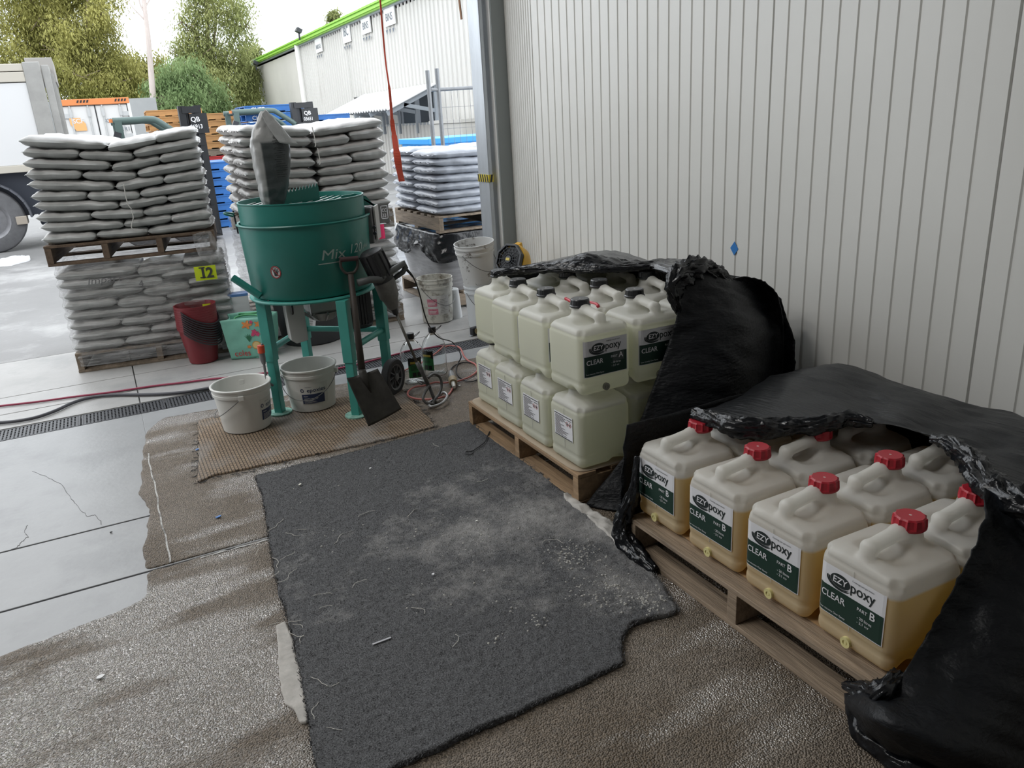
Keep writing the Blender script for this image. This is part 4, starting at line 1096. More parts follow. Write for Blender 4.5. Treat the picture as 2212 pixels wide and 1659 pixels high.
# the wrapped load and black sheet by the door post
lo_ = thing('wrapped_load', 'grey film-wrapped load on the low pallet by the door post', 'load', (RF[0], RF[1], 0), 0)
WR = mat('greyed_film', (.30,.30,.31), .34, var=.25, vscale=4, stretch=(1,1,9), bump=.5, bscale=5, bdist=.012)
def wl_fn(u, v):
    a = u*2*math.pi; c, s = math.cos(a), math.sin(a); k = (abs(c)**9+abs(s)**9)**(-1/9); z = .152+.44*v
    g = .60-.045*(1-v)**2*4*.25-.03*(1-v)
    return (g*c*k+.008*nz3(c*4, s*4, z*12), g*s*k+.008*nz3(c*4, s*4, z*12+5), z)
b = MB().grid(wl_fn, 80, 16, cu=True); b.build('film_wrap', WR, lo_, smooth=4)
sh = thing('black_sheet', 'black plastic sheet draped over the wrapped load by the door post', 'sheet', (RF[0], RF[1], 0), 0)
def sh_fn(u, v):
    a = u*2*math.pi; c, s = math.cos(a), math.sin(a); k = (abs(c)**9+abs(s)**9)**(-1/9)
    drop = .22+.05*math.sin(a*3+1)+.04*math.sin(a*7)
    if v < .25: r = .60*(v/.25); z = .692+.006*nz3(c*3*v, s*3*v, 2)
    else:
        t_ = (v-.25)/.75; r = .605+.03*math.sin(t_*2.2)+.035*nz3(c*7, s*7, t_*2.5)*t_+.030*abs(nz3(c*9+3, s*9, t_*2+2))*(.3+t_)+.014*abs(nz3(c*20, s*20, t_*5)); z = .692-drop*t_-.02*math.sin(t_*3.1)
    return (r*c*k, r*s*k, z)
MB().grid(sh_fn, 200, 40, cu=True).build('drape', film_mat('black_sheet_film', .20, (.010,.011,.013), .8, (7,7,4)), sh, smooth=4)

# ---------------------------------------------------------------- mortar mixer
TEAL = mat('teal_paint', (.018,.175,.145), .36, var=.08, vscale=3, spec=.5); TEAL_L = mat('teal_paint_frame', (.05,.30,.255), .42, var=.08, vscale=6)
GREYM = mat('grey_metal', (.30,.30,.30), .45, metal=.4, var=.1, vscale=9); MOTOR = mat('motor_black', (.02,.023,.028), .45)
MX, MY = 1.06, 4.765
mx = thing('mortar_mixer', 'green forced-action mortar mixer standing on the woven mat', 'mixer', (MX, MY, 0))
L3 = lambda p: Vector(p)-Vector((MX, MY, 0))
MB().lathe([(.0,.742),(.345,.742),(.354,.752),(.376,1.150),(.384,1.153),(.388,1.160),(.384,1.166),(.370,1.164),(.348,.765),(.0,.76)], 72).build('drum', TEAL, mx, smooth=.7)
MB().lathe([(.354,1.13),(.359,1.13),(.360,1.272),(.3635,1.276),(.3635,1.282),(.355,1.282),(.354,1.272)], 72, closed=True).build('hopper_ring', TEAL, mx, smooth=.7)
MB().lathe([(.0,.722),(.372,.722),(.376,.730),(.372,.738),(.0,.738)], 60).build('base_plate', TEAL_L, mx, smooth=.6)
ga = math.radians(58)                                   # grid wires run away from the camera's left
gd = Vector((math.cos(ga), math.sin(ga), 0)); gn = Vector((-gd.y, gd.x, 0)); WIRE = mat('bright_wire', (.50,.53,.51), .35, metal=.6)
for k in range(-7, 8):
    o_f = k*.047; hl = math.sqrt(max(.01, .352**2-o_f**2)); a = gn*o_f-gd*hl; b_ = gn*o_f+gd*hl
    MB().cyl((a.x, a.y, 1.255), (b_.x, b_.y, 1.255), .003, 6).build('grid_wire', WIRE, mx)
for sg in (-.12, .12):
    a = gd*sg-gn*.33; b_ = gd*sg+gn*.33; MB().cyl((a.x, a.y, 1.248), (b_.x, b_.y, 1.248), .003, 6).build('grid_wire', WIRE, mx)
a = L3(at(583, 440, Y=4.72)); c_ = L3(at(690, 420, Y=4.80)); dv = (c_-a); 
b = MB(); n = 15
for k in range(n):
    u0 = k/n; u1 = (k+.5)/n; u2 = (k+1)/n; h0 = .05+.03*u0
    for (s0, s1) in ((u0, u1), (u1, u2)):
        p0 = a+dv*s0; p1 = a+dv*s1; zt0 = 1.262+h0+(.022 if s0 == u0 else 0)*0; 
        z0_ = 1.25; q0_ = h0 if s0 == u0 else h0+.024; q1_ = h0+.024 if s0 == u0 else h0
        b.add([(p0.x,p0.y,z0_),(p1.x,p1.y,z0_),(p1.x,p1.y,1.262+q1_*.9),(p0.x,p0.y,1.262+q0_*.9)], [(0,1,2,3)])
o = b.build('bag_ripper', TEAL, mx); o.modifiers.new('t', 'SOLIDIFY').thickness = .003
legs = {'front left': (.742,4.725), 'front': (1.130,4.392), 'right': (1.455,4.735), 'back': (1.035,5.105)}
lb = {}
for k, (x, y) in legs.items():
    p = L3((x, y, 0)); d = Vector((p.x, p.y, 0)).normalized(); R = Matrix.Rotation(math.atan2(-.65, .76), 3, 'Z')
    zt = .722; zb = .012 if k in ('front left', 'front') else .10
    l = MB().obox((p.x, p.y, (zt+.35)/2), (.062, .062, zt-.35), R).build('leg', TEAL_L, mx, bevel=.004)
    MB().obox((p.x, p.y, (.37+zb)/2), (.050, .050, .37-zb), R).build('inner_tube', TEAL_L, l, bevel=.003)
    if k in ('front left', 'front'):
        M_ = Matrix.Translation((p.x, p.y, 0)); MB().lathe([(0,.014),(.072,.014),(.072,.022),(0,.022)], 28, M_).build('foot_plate', mat('teal_dusty', (.22,.42,.35), .8, var=.4, vscale=40), l, smooth=.6)
    lb[k] = (p, l)
def brace(a, c, z):
    p = lb[a][0]; q = lb[c][0]; MB().cyl((p.x, p.y, z), (q.x, q.y, z), .019, 14).build('brace', TEAL_L, mx, smooth=.6)
brace('front left', 'back', .42); brace('back', 'right', .42); brace('front', 'right', .42)
# wheel on the axle at the right leg
wd_ = Vector((.67, -.735, 0)).normalized(); wc = L3((1.462, 4.655, .1185)); Rw = wd_.to_track_quat('Z', 'Y').to_matrix().to_4x4()
wm_ = Matrix.Translation(wc) @ Rw
wh = MB().lathe([(.085,-.026),(.112,-.026),(.1175,-.02),(.1175,.02),(.112,.026),(.085,.026)], 40, wm_, closed=True).build('wheel', BLACK_RUB, mx, smooth=.6)
RIM = mat('grey_rim', (.13,.135,.14), .5)
MB().lathe([(.074,.020),(.088,.026),(.088,-.02),(.074,-.02)], 40, wm_, closed=True).build('rim', RIM, wh, smooth=.6)
b = MB().lathe([(0,-.02),(.024,-.02),(.024,.03),(.016,.034),(0,.034)], 16, wm_)
for k in range(9):
    a_ = k*2*math.pi/9
    b.bar(wm_ @ Vector((.018*math.cos(a_), .018*math.sin(a_), .012)), wm_ @ Vector((.078*math.cos(a_+.35), .078*math.sin(a_+.35), .012)), .005, .016, upv=wd_)
b.build('spokes', RIM, wh); MB().lathe([(0,-.012),(.076,-.012),(.076,-.004),(0,-.004)], 32, wm_).build('disc', DARKSTEEL, wh)
MB().cyl(wc, L3((1.425, 4.70, .1185)), .012, 10).build('axle', TEAL_L, mx)
# gearbox, motor, chute, control box, discharge lever
def Lp(px, py, Y): return L3(at(px, py, Y=Y))
p = Lp(715, 655, 4.72); MB().box(p.x-.15, p.x+.13, p.y-.09, p.y+.1, .61, .715).build('gearbox', GREYM, mx, bevel=.012)
b = MB(); M_ = Matrix.Translation((p.x-.06, p.y-.02, 0)); b.lathe([(0,.56),(.06,.56),(.095,.61),(.0,.612)], 24, M_)
for k in range(8): a_ = k*math.pi/4; b.bar((p.x-.06+.05*math.cos(a_), p.y-.02+.05*math.sin(a_), .565), (p.x-.06+.12*math.cos(a_), p.y-.02+.12*math.sin(a_), .615), .008, .02)
b.build('bearing_housing', GREYM, mx, smooth=.6)
p = Lp(633, 655, 4.62); MB().prism([(-.055,.0),(-.05,-.165),(-.02,-.19),(.05,-.18),(.05,.06),(-.055,.06)], -.045, .045, fn=lambda x, y, z: (p.x+x, p.y+z, .655+y)).build('switch_box', mat('pale_grey_box', (.42,.43,.42), .5), mx, bevel=.006)
q = [Lp(575, 655, 4.60), Lp(590, 645, 4.60), Lp(612, 648, 4.60), Lp(628, 655, 4.56), Lp(632, 672, 4.55), Lp(632, 678, 4.56)]
MB().tube(catmull(q, 6), .007, 8).build('cable', BLACKPL, mx, smooth=4)
p = Lp(773, 655, 4.70); b = MB(); M_ = Matrix.Translation((p.x, p.y, 0)); b.lathe([(0,.475),(.072,.475),(.080,.49),(.080,.50),(.070,.505),(.070,.70),(0,.70)], 32, M_)
for k in range(24): a_ = k*math.pi/12; b.bar((p.x+.076*math.cos(a_), p.y+.076*math.sin(a_), .50), (p.x+.076*math.cos(a_), p.y+.076*math.sin(a_), .69), .005, .012)
b.build('motor', MOTOR, mx)
p = Lp(800, 487, 4.66); Rb = Matrix.Rotation(math.radians(-28), 3, 'Z')
cb = MB().obox((p.x+.005, p.y+.05, p.z), (.075, .13, .215), Rb).build('control_box', mat('dark_grey_box', (.16,.155,.16), .5), mx, bevel=.01)
MB().obox((p.x+.058, p.y+.045, p.z+.01), (.012, .125, .2), Rb).build('side_plate', mat('light_grey_plate', (.50,.49,.47), .5), cb, bevel=.003)
for dz in (-.01, -.045):
    c0 = Vector((p.x+.02, p.y-.02, p.z+dz)); MB().cyl(c0, c0+Vector((-.01,-.02,0)), .010, 12).build('button', DARKSTEEL, cb)
MB().prism([(-.13,0),(.07,0),(.075,-.02),(.02,.055),(-.05,.075),(-.13,.07)], -.004, .004, fn=lambda x, y, z: (p.x+x-.01, p.y+.06+z, p.z+.115+y)).build('guard_plate', TEAL, mx)
q = [Lp(503, 600, 4.70), Lp(563, 640, 4.62)]; MB().cyl(q[0], q[1], .021, 14).build('discharge_lever', TEAL, mx, smooth=.6)
q = [Lp(505, 462, 4.62), Lp(490, 460, 4.60), Lp(484, 461, 4.59), Lp(490, 464, 4.58), Lp(504, 467, 4.58)]; MB().tube(catmull(q, 4), .006, 8).build('ring_lug', TEAL, mx, smooth=4)
def cylhit(px, py, r):
    d = ray(px, py); ox, oy = -MX, -MY; A = d.x**2+d.y**2; B = 2*(ox*d.x+oy*d.y); C_ = ox*ox+oy*oy-r*r
    t = (-B-math.sqrt(max(0, B*B-4*A*C_)))/(2*A); q = Vector((0,0,CAMZ))+d*t; return math.atan2(q.y-MY, q.x-MX), q.z
def drum_r(z): return .354+(z-.752)*(.022/.398)
a0, z0_ = cylhit(689, 565, .366)
def drum_fn(d): return lambda u, v: ((drum_r(z0_+v)+d)*math.cos(a0+u/.366), (drum_r(z0_+v)+d)*math.sin(a0+u/.366), z0_+v)
b = MB(); f = drum_fn(.0015)
b.text('Mix', .080, f, x=.010, y=.004, shear=.25, sx=1.25); b.text('120', .074, f, x=.185, y=.016, shear=.25, sx=1.05); b.text('plus', .034, f, x=.318, y=.030, shear=.2)
b.grid(lambda u, v: f(-.005+.19*u, -.020+.006*v), 20, 1)
b.build('lettering', mat('pale_print', (.30,.38,.35), .5), mx)
a0, z0_ = cylhit(596, 588, .362); f0 = drum_fn(.0015)
sg_ = MB(); ncc = 30
C0 = [f0(.033*math.cos(2*math.pi*k/ncc), .036*math.sin(2*math.pi*k/ncc)) for k in range(ncc)]; sg_.add([f0(0, 0)]+C0, [(0, 1+k, 1+(k+1) % ncc) for k in range(ncc)])
sgo = sg_.build('warning_sign', mat('sign_white', (.55,.56,.55), .5), mx); f1 = drum_fn(.0035)
b = MB(); O_ = [f1(.033*math.cos(2*math.pi*k/ncc), .036*math.sin(2*math.pi*k/ncc)) for k in range(ncc)]; I_ = [f1(.027*math.cos(2*math.pi*k/ncc), .030*math.sin(2*math.pi*k/ncc)) for k in range(ncc)]
b.add(O_+I_, [(k, (k+1) % ncc, ncc+(k+1) % ncc, ncc+k) for k in range(ncc)])
b.add([f1(-.022,.021),f1(-.018,.024),f1(.022,-.021),f1(.018,-.024)], [(0,1,2,3)]); b.build('ring', mat('sign_red', (.28,.03,.03), .5), sgo)
f2 = drum_fn(.0028); b = MB()
b.add([f2(-.010,-.022),f2(.010,-.022),f2(.014,.0),f2(-.012,.0)], [(0,1,2,3)])
for x0, tl, hh in ((-.011,-.006,.020),(-.004,-.001,.026),(.003,.002,.025),(.009,.005,.020)): b.add([f2(x0-.0025,-.002),f2(x0+.0025,-.002),f2(x0+tl+.002,hh),f2(x0+tl-.002,hh)], [(0,1,2,3)])
b.add([f2(.010,-.014),f2(.013,-.006),f2(.023,.008),f2(.020,.010)], [(0,1,2,3)]); b.build('hand', L_INK, sgo)
a0, z0_ = cylhit(513, 470, .366)
b = MB(); f = drum_fn(.006)
for (u, v, u2, v2) in ((-.004,.04,.0,-.03),(.0,-.03,.006,-.09)): b.bar(f(u, v), f(u2, v2), .012, .008)
b.bar(f(-.012,.02), f(.014,.018), .008, .01); b.build('latch', MOTOR, mx)

# the sack standing in the hopper
def opensack():
    t = thing('mortar_sack', 'opened dark grey mortar sack standing on the mixer grid', 'bag', (0,0,0))
    c = at(600, 440, Y=4.70); M_ = Matrix.Translation((c.x, c.y, 1.262))
    rows = [(0.00,.055,.05,-.02,0),(.03,.068,.058,-.018,0),(.10,.083,.065,-.01,.0),(.20,.098,.07,.0,0),(.30,.106,.066,.005,0),(.36,.100,.058,.004,0),(.41,.070,.045,-.004,.0),(.46,.040,.026,-.004,0),(.505,.018,.014,.002,0)]
    def fn(u, v):
        k = v*(len(rows)-1); i = min(int(k), len(rows)-2); q = k-i; r = [rows[i][j]*(1-q)+rows[i+1][j]*q for j in range(5)]
        a = u*2*math.pi; cc, ss = math.cos(a), math.sin(a); kk = (abs(cc)**3.2+abs(ss)**3.2)**(-1/3.2)
        wv = .006*nz3(cc*2, ss*2, r[0]*30)+.004*nz3(cc*5, ss*5, r[0]*14)
        return M_ @ Vector((r[3]+(r[1]+wv)*cc*kk, (r[2]+wv)*ss*kk, r[0]))
    b = MB().grid(fn, 44, 60, cu=True)
    SKL = mat('sack_silver', (.45,.46,.46), .3, var=.15, vscale=8, bump=.4, bscale=20)
    SK = mat('sack_dark', (.06,.07,.07), .33, bump=.4, bscale=20)
    nt = SK.node_tree; N = nt.nodes; Lk = nt.links; pr_ = N['Principled BSDF']; tc_ = N.new('ShaderNodeTexCoord'); sx_ = N.new('ShaderNodeSeparateXYZ'); Lk.new(tc_.outputs['Object'], sx_.inputs['Vector'])
    def stepn(sock, lo, hi):
        m_ = N.new('ShaderNodeMapRange'); m_.inputs['From Min'].default_value = lo; m_.inputs['From Max'].default_value = hi; Lk.new(sock, m_.inputs['Value']); return m_.outputs['Result']
    a_ = stepn(sx_.outputs['Z'], 1.262+.335, 1.262+.350); b_ = stepn(sx_.outputs['X'], c.x-.050, c.x-.060)
    mx_ = N.new('ShaderNodeMath'); mx_.operation = 'MAXIMUM'; Lk.new(a_, mx_.inputs[0]); Lk.new(b_, mx_.inputs[1])
    mc_ = N.new('ShaderNodeMix'); mc_.data_type = 'RGBA'; mc_.inputs['A'].default_value = (.055,.064,.066,1); mc_.inputs['B'].default_value = (.36,.365,.36,1)
    Lk.new(mx_.outputs[0], mc_.inputs['Factor']); Lk.new(mc_.outputs['Result'], pr_.inputs['Base Color'])
    o = b.build('body', SK, t, smooth=4)
    # folded-over mouth of the sack
    rows2 = [[c+Vector((-.02,-.03,.49)), c+Vector((.0,-.028,.51)), c+Vector((.015,-.02,.50))], [c+Vector((.0,-.05,.42)), c+Vector((.05,-.045,.44)), c+Vector((.085,-.03,.40))], [c+Vector((.045,-.062,.335)), c+Vector((.09,-.06,.325)), c+Vector((.155,-.04,.318))]]
    z_ = 1.262-c.z
    rows2 = [[q+Vector((0,0,z_)) for q in r] for r in rows2]
    film('mouth_flap', rows2, SKL, 6, .006, 5, 31, t)
    # printed columns of small type on the dark face
    b = MB(); rs = random.Random(4)
    for k in range(24):
        v = .12+.20*k/24; uu = (1.61 + .0)/1
        for j in range(rs.randint(1, 2)):
            u0 = .755+rs.uniform(0, .05); u1 = min(.875, u0+rs.uniform(.03, .09))
            r_ = [fn(u0+(u1-u0)*i/5, (v+.06)*1.75) for i in range(6)]
            r_ = [Vector(q)+Vector((.0,-.0025,0)) for q in r_]
            s_ = [q+Vector((0,0,.0032)) for q in r_]
            b.add(r_+s_, [(i, i+1, 7+i, 6+i) for i in range(5)])
    b.build('small_print', mat('sack_print', (.02,.022,.024), .5), t)
opensack()
# ---------------------------------------------------------------- shovel and drill
SHOV = mat('shovel_steel', (.036,.034,.030), .6, metal=.4, var=.35, vscale=12, bump=.2, bscale=30)
SHAFT = mat('shovel_shaft', (.042,.034,.028), .6, var=.3, vscale=8, stretch=(4,4,.6))
base = at(802, 900, Y=4.20)
sv = thing('shovel', 'square-mouth shovel with D handle leaning on the green mixer', 'shovel', (base.x, base.y, 0))
Ls = lambda px, py, Y: at(px, py, Y=Y)-Vector((base.x, base.y, 0))
s0, s1, s2 = Ls(757, 592, 4.385), Ls(770, 700, 4.345), Ls(782, 800, 4.285)
MB().tube([s0, s1, s2], [.017,.019,.021], 14).build('shaft', SHAFT, sv, smooth=4)
gl, gr, gb_ = Ls(733, 566, 4.39), Ls(772, 560, 4.39), Ls(757, 590, 4.385)
b = MB(); b.tube(catmull([Ls(735,563,4.39), Ls(737,578,4.39), Ls(747,590,4.387), gb_, Ls(766,587,4.387), Ls(772,575,4.39), Ls(771,561,4.39)], 5), .0085, 8)
b.build('yoke', SHAFT, sv, smooth=4)
MB().cyl(Ls(734,561,4.39), Ls(773,558,4.39), .014, 12).build('grip', mat('grip_maroon', (.055,.028,.03), .6), sv, smooth=.7)
TL, TR, BR, BL = Ls(748,818,4.275), Ls(815,797,4.28), Ls(867,884,4.16), Ls(795,922,4.12)
def bl_fn(u, v):
    p = (TL*(1-u)+TR*u)*(1-v)+(BL*(1-u)+BR*u)*v
    n = (TR-TL).cross(BL-TL).normalized()
    if n.y > 0: n = -n
    dish = -.030*(1-(2*u-1)**2)*(.5+.5*v)+.012*abs(2*u-1)**6 + .028*math.exp(-((u-.5)/.10)**2)*max(0, 1-v*1.7)
    return p+n*dish
o = MB().grid(bl_fn, 24, 20).build('blade', SHOV, sv, smooth=4); o.modifiers.new('t', 'SOLIDIFY').thickness = .004
pc = (TL+TR)/2; MB().tube([s2, (s2+bl_fn(.5,.05))/2, bl_fn(.5,.12), bl_fn(.5,.42)], [.022,.024,.02,.004], 12).build('socket', SHOV, sv, smooth=4)

DG = mat('drill_grey', (.14,.137,.127), .6, var=.3, vscale=14); DBLK = mat('drill_black', (.018,.019,.021), .5); DHAND = mat('drill_handle', (.075,.08,.08), .55)
pb = at(938, 870, Y=4.29)
dl = thing('paddle_drill', 'electric paddle mixing drill leaning against the green mixer', 'drill', (pb.x, pb.y, 0))
Ld = lambda px, py, Y=4.40: at(px, py, Y=Y)-Vector((pb.x, pb.y, 0))
A0, A1, A2, A3, A4 = Ld(800,545), Ld(829,606), Ld(841,640), Ld(849,662), Ld(857,690,4.395)
ax = (A3-A0).normalized()
b = MB(); b.tube([A0-ax*.01, A0, A0*.6+A1*.4, A1], [.050,.066,.069,.064], 24); 
for k in range(10):
    a_ = k*math.pi/5; u_ = ax.orthogonal().normalized(); q_ = Matrix.Rotation(a_, 3, ax) @ u_
    b.bar(A0+q_*.066+ax*.01, A1+q_*.066-ax*.03, .008, .02, upv=q_)
b.build('motor_housing', DBLK, dl, smooth=.6)
b = MB(); b.tube([A1-ax*.005, A1+ax*.012, A2, A2+ax*.02, A3, A3+ax*.012], [.062,.064,.058,.046,.033,.028], 20); b.build('gear_housing', DG, dl, smooth=.7)
b = MB(); b.tube([A3+ax*.01, A3+ax*.05], [.021,.017], 14); b.build('chuck', DBLK, dl, smooth=.7)
b = MB(); b.tube([Ld(773,611,4.34), Ld(800,604,4.34), Ld(822,604,4.35), Ld(838,590,4.36), Ld(872,569,4.37)], [.021,.020,.022,.020,.017], 12)
b.build('cross_handle', DHAND, dl, smooth=4)
b = MB(); b.tube([Ld(846,578,4.40), Ld(860,572,4.385), Ld(872,567,4.375), Ld(876,578,4.375), Ld(870,588,4.38), Ld(850,602,4.39)], [.012,.012,.015,.017,.016,.014], 10); b.build('side_handle', DHAND, dl, smooth=4)
S0, S1, S2, S3 = A3+ax*.045, Ld(900,782,4.335), Ld(907,793,4.332), Ld(928,838,4.315)
MB().tube([S0, S1], [.0085,.0085], 10).build('shaft', mat('bare_steel', (.15,.145,.13), .45, metal=.5, var=.2, vscale=20), dl, smooth=4)
b = MB(); b.tube([S1, S2, S2*.6+S3*.4, S3], [.011,.016,.012,.012], 12); b.tube([S3, Ld(945,880,4.29)], [.011,.010], 10)
def hp(pts, r=.0085): b.tube(catmull(pts, 6), r, 8)
hp([Ld(927,833,4.31), Ld(917,850,4.28), Ld(914,862,4.26), Ld(922,871,4.25), Ld(936,873,4.25), Ld(938,883,4.27)])
hp([Ld(925,816,4.31), Ld(937,808,4.33), Ld(950,815,4.34), Ld(954,832,4.33), Ld(949,850,4.31), Ld(940,862,4.28), Ld(933,876,4.25)])
hp([Ld(925,832,4.31), Ld(915,826,4.33), Ld(903,824,4.34), Ld(912,830,4.31)], .006)
b.build('paddle_helix', mat('paddle_steel', (.10,.10,.10), .5, metal=.4, var=.4, vscale=25), dl, smooth=4)
ring = [Ld(x, y, Yy) for x, y, Yy in ((924,872,4.27),(930,878,4.22),(944,876,4.21),(958,868,4.24),(966,855,4.31),(958,848,4.36),(945,858,4.36))]
MB().tube(catmull(ring+[ring[0]], 6), .009, 8).build('paddle_ring', mat('paddle_ring_steel', (.30,.30,.30), .35, metal=.6, var=.3, vscale=25), dl, smooth=4)
q = [Ld(874,578,4.375), Ld(882,585,4.37), Ld(890,594,4.37), Ld(900,615,4.40), Ld(909,645,4.45), Ld(916,675,4.5), Ld(926,702,4.55), Ld(938,720,4.62), Ld(952,731,4.66)]
zf = .012
q2 = [(975,738),(988,752),(996,770),(990,784),(985,798),(990,812),(1005,822),(1020,824),(1036,818)]
q += [at(x, y, Z=max(zf, .16-.05*i))-Vector((pb.x, pb.y, 0)) for i, (x, y) in enumerate(q2)]
MB().tube(catmull(q, 6), .0042, 8).build('power_cord', BLACKPL, dl, smooth=4)
MB().tube([Ld(874,578,4.375), Ld(884,588,4.37), Ld(892,598,4.37)], [.010,.008,.006], 10).build('cord_sleeve', DBLK, dl, smooth=4)

# leads and hoses on the floor
REDC = mat('red_lead', (.50,.16,.14), .5); MAR = mat('maroon_lead', (.28,.03,.07), .5)
q = [(832,818),(860,806),(885,795),(905,788),(920,778),(950,757),(965,748),(980,747),(994,752),(1003,770),(1013,780),(1027,787),(1031,800),(1018,812),(1000,820),(985,824),(960,827),(940,826),(915,833),(895,840),(882,850),(884,860),(905,866),(935,866),(955,862),(968,853),(978,838),(979,826)]
q = [at(x, y, Z=.013) for x, y in q]
t = thing('extension_lead', 'salmon red extension lead coiled beside the drill paddle', 'lead', (q[0].x, q[0].y, 0))
o0 = Vector((q[0].x, q[0].y, 0)); pt = [p-o0 for p in q]
for i in (19, 20, 21, 22, 23, 24): pt[i] = pt[i]+Vector((0,0,.012))
MB().tube(catmull(pt, 6), .0062, 8).build('cable', REDC, t, smooth=4)
c0 = at(979, 827, Z=.03)-o0; c1 = at(976, 812, Z=.035)-o0; d_ = (c1-c0)
MB().tube([c0-d_*.6, c0-d_*.3, c0], [.010,.014,.014], 12).build('plug_sleeve', mat('clear_plug', (.55,.54,.50), .2), t, smooth=.7)
MB().tube([c0, c0+d_*.12, c0+d_*.5, c0+d_*.55], [.026,.029,.029,.026], 18).build('plug_collar', mat('tan_collar', (.36,.28,.17), .5), t, smooth=.6)
MB().tube([c0+d_*.55, c0+d_*1.1, c0+d_*1.5], [.022,.024,.018], 14).build('socket_body', mat('clear_socket', (.62,.62,.62), .15, trans=.5), t, smooth=.7)
q = [at(x, y, Z=.011) for x, y in ((972,806),(976,795),(985,788),(1000,783),(1015,783),(1034,785),(1060,790))]
o = MB().tube(catmull(q, 6), .0045, 8).build('black_lead', BLACKPL, smooth=4); tag(o, 'black lead looping from the socket towards the far pallet', 'lead')
def floor_lead(nm, lab, pts, r, m, z):
    q = [at(x, y, Z=z) for x, y in pts]; o = MB().tube(catmull(q, 6), r, 8).build(nm, m, smooth=4); tag(o, lab, 'hose'); return o
floor_lead('red_hose', 'thin maroon lead lying across the doorway at left', [(-60,884),(0,877),(80,868),(160,857),(250,846),(330,834),(400,826),(455,819),(520,813),(600,803),(700,800),(760,790),(815,776),(870,762),(930,752),(960,748)], .0075, MAR, .009)
floor_lead('black_hose', 'thick black hose lying behind the drain grate at left', [(-50,916),(0,913),(40,909),(80,901),(120,887),(160,869),(200,858),(250,853),(330,852),(400,847),(455,838),(520,830),(575,828)], .011, mat('hose_black', (.07,.07,.08), .55), .0125)
# power lead with red coupling hanging down the front left mixer leg
t = thing('hanging_lead', 'grey lead with red coupling hanging beside the front left mixer leg', 'lead', (.68, 4.66, 0))
ot = Vector((.68, 4.66, 0)); q = [at(x, y, Y=4.66)-ot for x, y in ((566,742),(567,765),(570,785),(574,810),(579,825),(590,833))]
MB().tube(catmull(q, 6), .0075, 8).build('cable', mat('grey_lead', (.16,.16,.165), .5), t, smooth=4)
MB().tube([at(563,746,Y=4.66)-ot, at(565,762,Y=4.66)-ot], [.021,.021], 16).build('coupling', mat('orange_red', (.62,.08,.03), .45), t, smooth=.6)
MB().tube([at(565,762,Y=4.66)-ot, at(568,776,Y=4.66)-ot, at(570,786,Y=4.66)-ot], [.018,.017,.011], 14).build('coupling_nut', mat('grey_lead', (.16,.16,.165)), t, smooth=.6)

# ---------------------------------------------------------------- white buckets
PAIL = mat('white_bucket', (.62,.62,.59), .38, var=.03, vscale=3)
LAB_B = mat('bucket_label', (.56,.56,.53), .5); NAVY = mat('navy_print', (.018,.032,.085), .45)
def bail(c_r, z, a0, droop, out=1.03, n=26, lean=0):
    pts = []
    for k in range(n+1):
        t = math.pi*k/n; pts.append((c_r*out*math.cos(a0+t), c_r*out*math.sin(a0+t)*1.0, z-droop*math.sin(t)))
    return pts
def bucket_lathe(rb, rtop, h, n=56, rim=True):
    r = lambda z: rb+(rtop-rb)*z/h
    return [(0,.006),(rb-.012,.004),(rb-.008,0),(rb,.004),(r(h*.80),h*.80),(r(h*.80)+.007,h*.805),(r(h*.86)+.007,h*.865),(r(h*.86)+.003,h*.87),(r(h*.955)+.004,h*.955),(r(h*.96)+.010,h*.962),(r(h)+.010,h*.99),(r(h)+.006,h),(r(h)-.001,h),(r(h)-.004,h*.985),(r(h*.1)-.004,.012),(0,.010)]
def epoxy_bucket(label, loc, rz, la, hang, group='white resin buckets on the woven mat'):
    rb, rt_, h = .136, .163, .272
    t = thing('white_bucket', label, 'bucket', loc, rz, group)
    MB().lathe(bucket_lathe(rb, rt_, h), 64).build('body', PAIL, t, smooth=.5)
    rz_ = lambda z: rb+(rt_-rb)*z/h
    def fn(d): return lambda u, v: ((rz_(.055+v)+d)*math.cos(la+u/.145), (rz_(.055+v)+d)*math.sin(la+u/.145), .055+v)
    f = fn(.0012); W_, H_ = .165, .135
    lab = MB().grid(lambda u, v: f(u*W_, v*H_), 16, 2).build('label', LAB_B, t, smooth=4)
    f = fn(.0022); b = MB().grid(lambda u, v: f(.006+u*(W_-.03), .004+v*.062), 16, 1)
    b.text('epoxies', .036, f, x=.038, y=.080, bold=.01); b.text('real epoxy', .0085, f, x=.03, y=.110)
    P = [f(.012+.011*math.cos(a), .092+.013*math.sin(a)) for a in [k*math.pi/3 for k in range(6)]]; Q = [f(.012+.006*math.cos(a), .092+.008*math.sin(a)) for a in [k*math.pi/3 for k in range(6)]]
    b.add(P+Q, [(k, (k+1) % 6, 6+(k+1) % 6, 6+k) for k in range(6)]); b.build('navy_print', NAVY, lab)
    f = fn(.0030); b = MB(); b.text('Resin', .012, f, x=.016, y=.050, bold=.01)
    rs = random.Random(2)
    for k in range(5): b.grid(lambda u, v: f(.016+u*rs.uniform(.05,.09), .010+k*.0068+v*.002), 5, 1)
    b.build('white_print', LAB_B, lab)
    b = MB()
    for s_ in (0, math.pi): b.obox(((rt_+.004)*math.cos(hang+s_), (rt_+.004)*math.sin(hang+s_), h*.835), (.03, .03, .028), Matrix.Rotation(hang+s_, 3, 'Z'))
    b.build('handle_lug', PAIL, t, bevel=.003)
    b = MB(); b.tube(bail(rt_+.004, h*.83, hang, .135), .0022, 6); b.build('wire_handle', mat('wire_grey', (.12,.12,.12), .4, metal=.6), t, smooth=4)
    return t
c1 = (at(485, 929, Z=.009)+at(586, 914, Z=.009))/2; c2 = (at(631, 882, Z=.009)+at(725, 871, Z=.009))/2
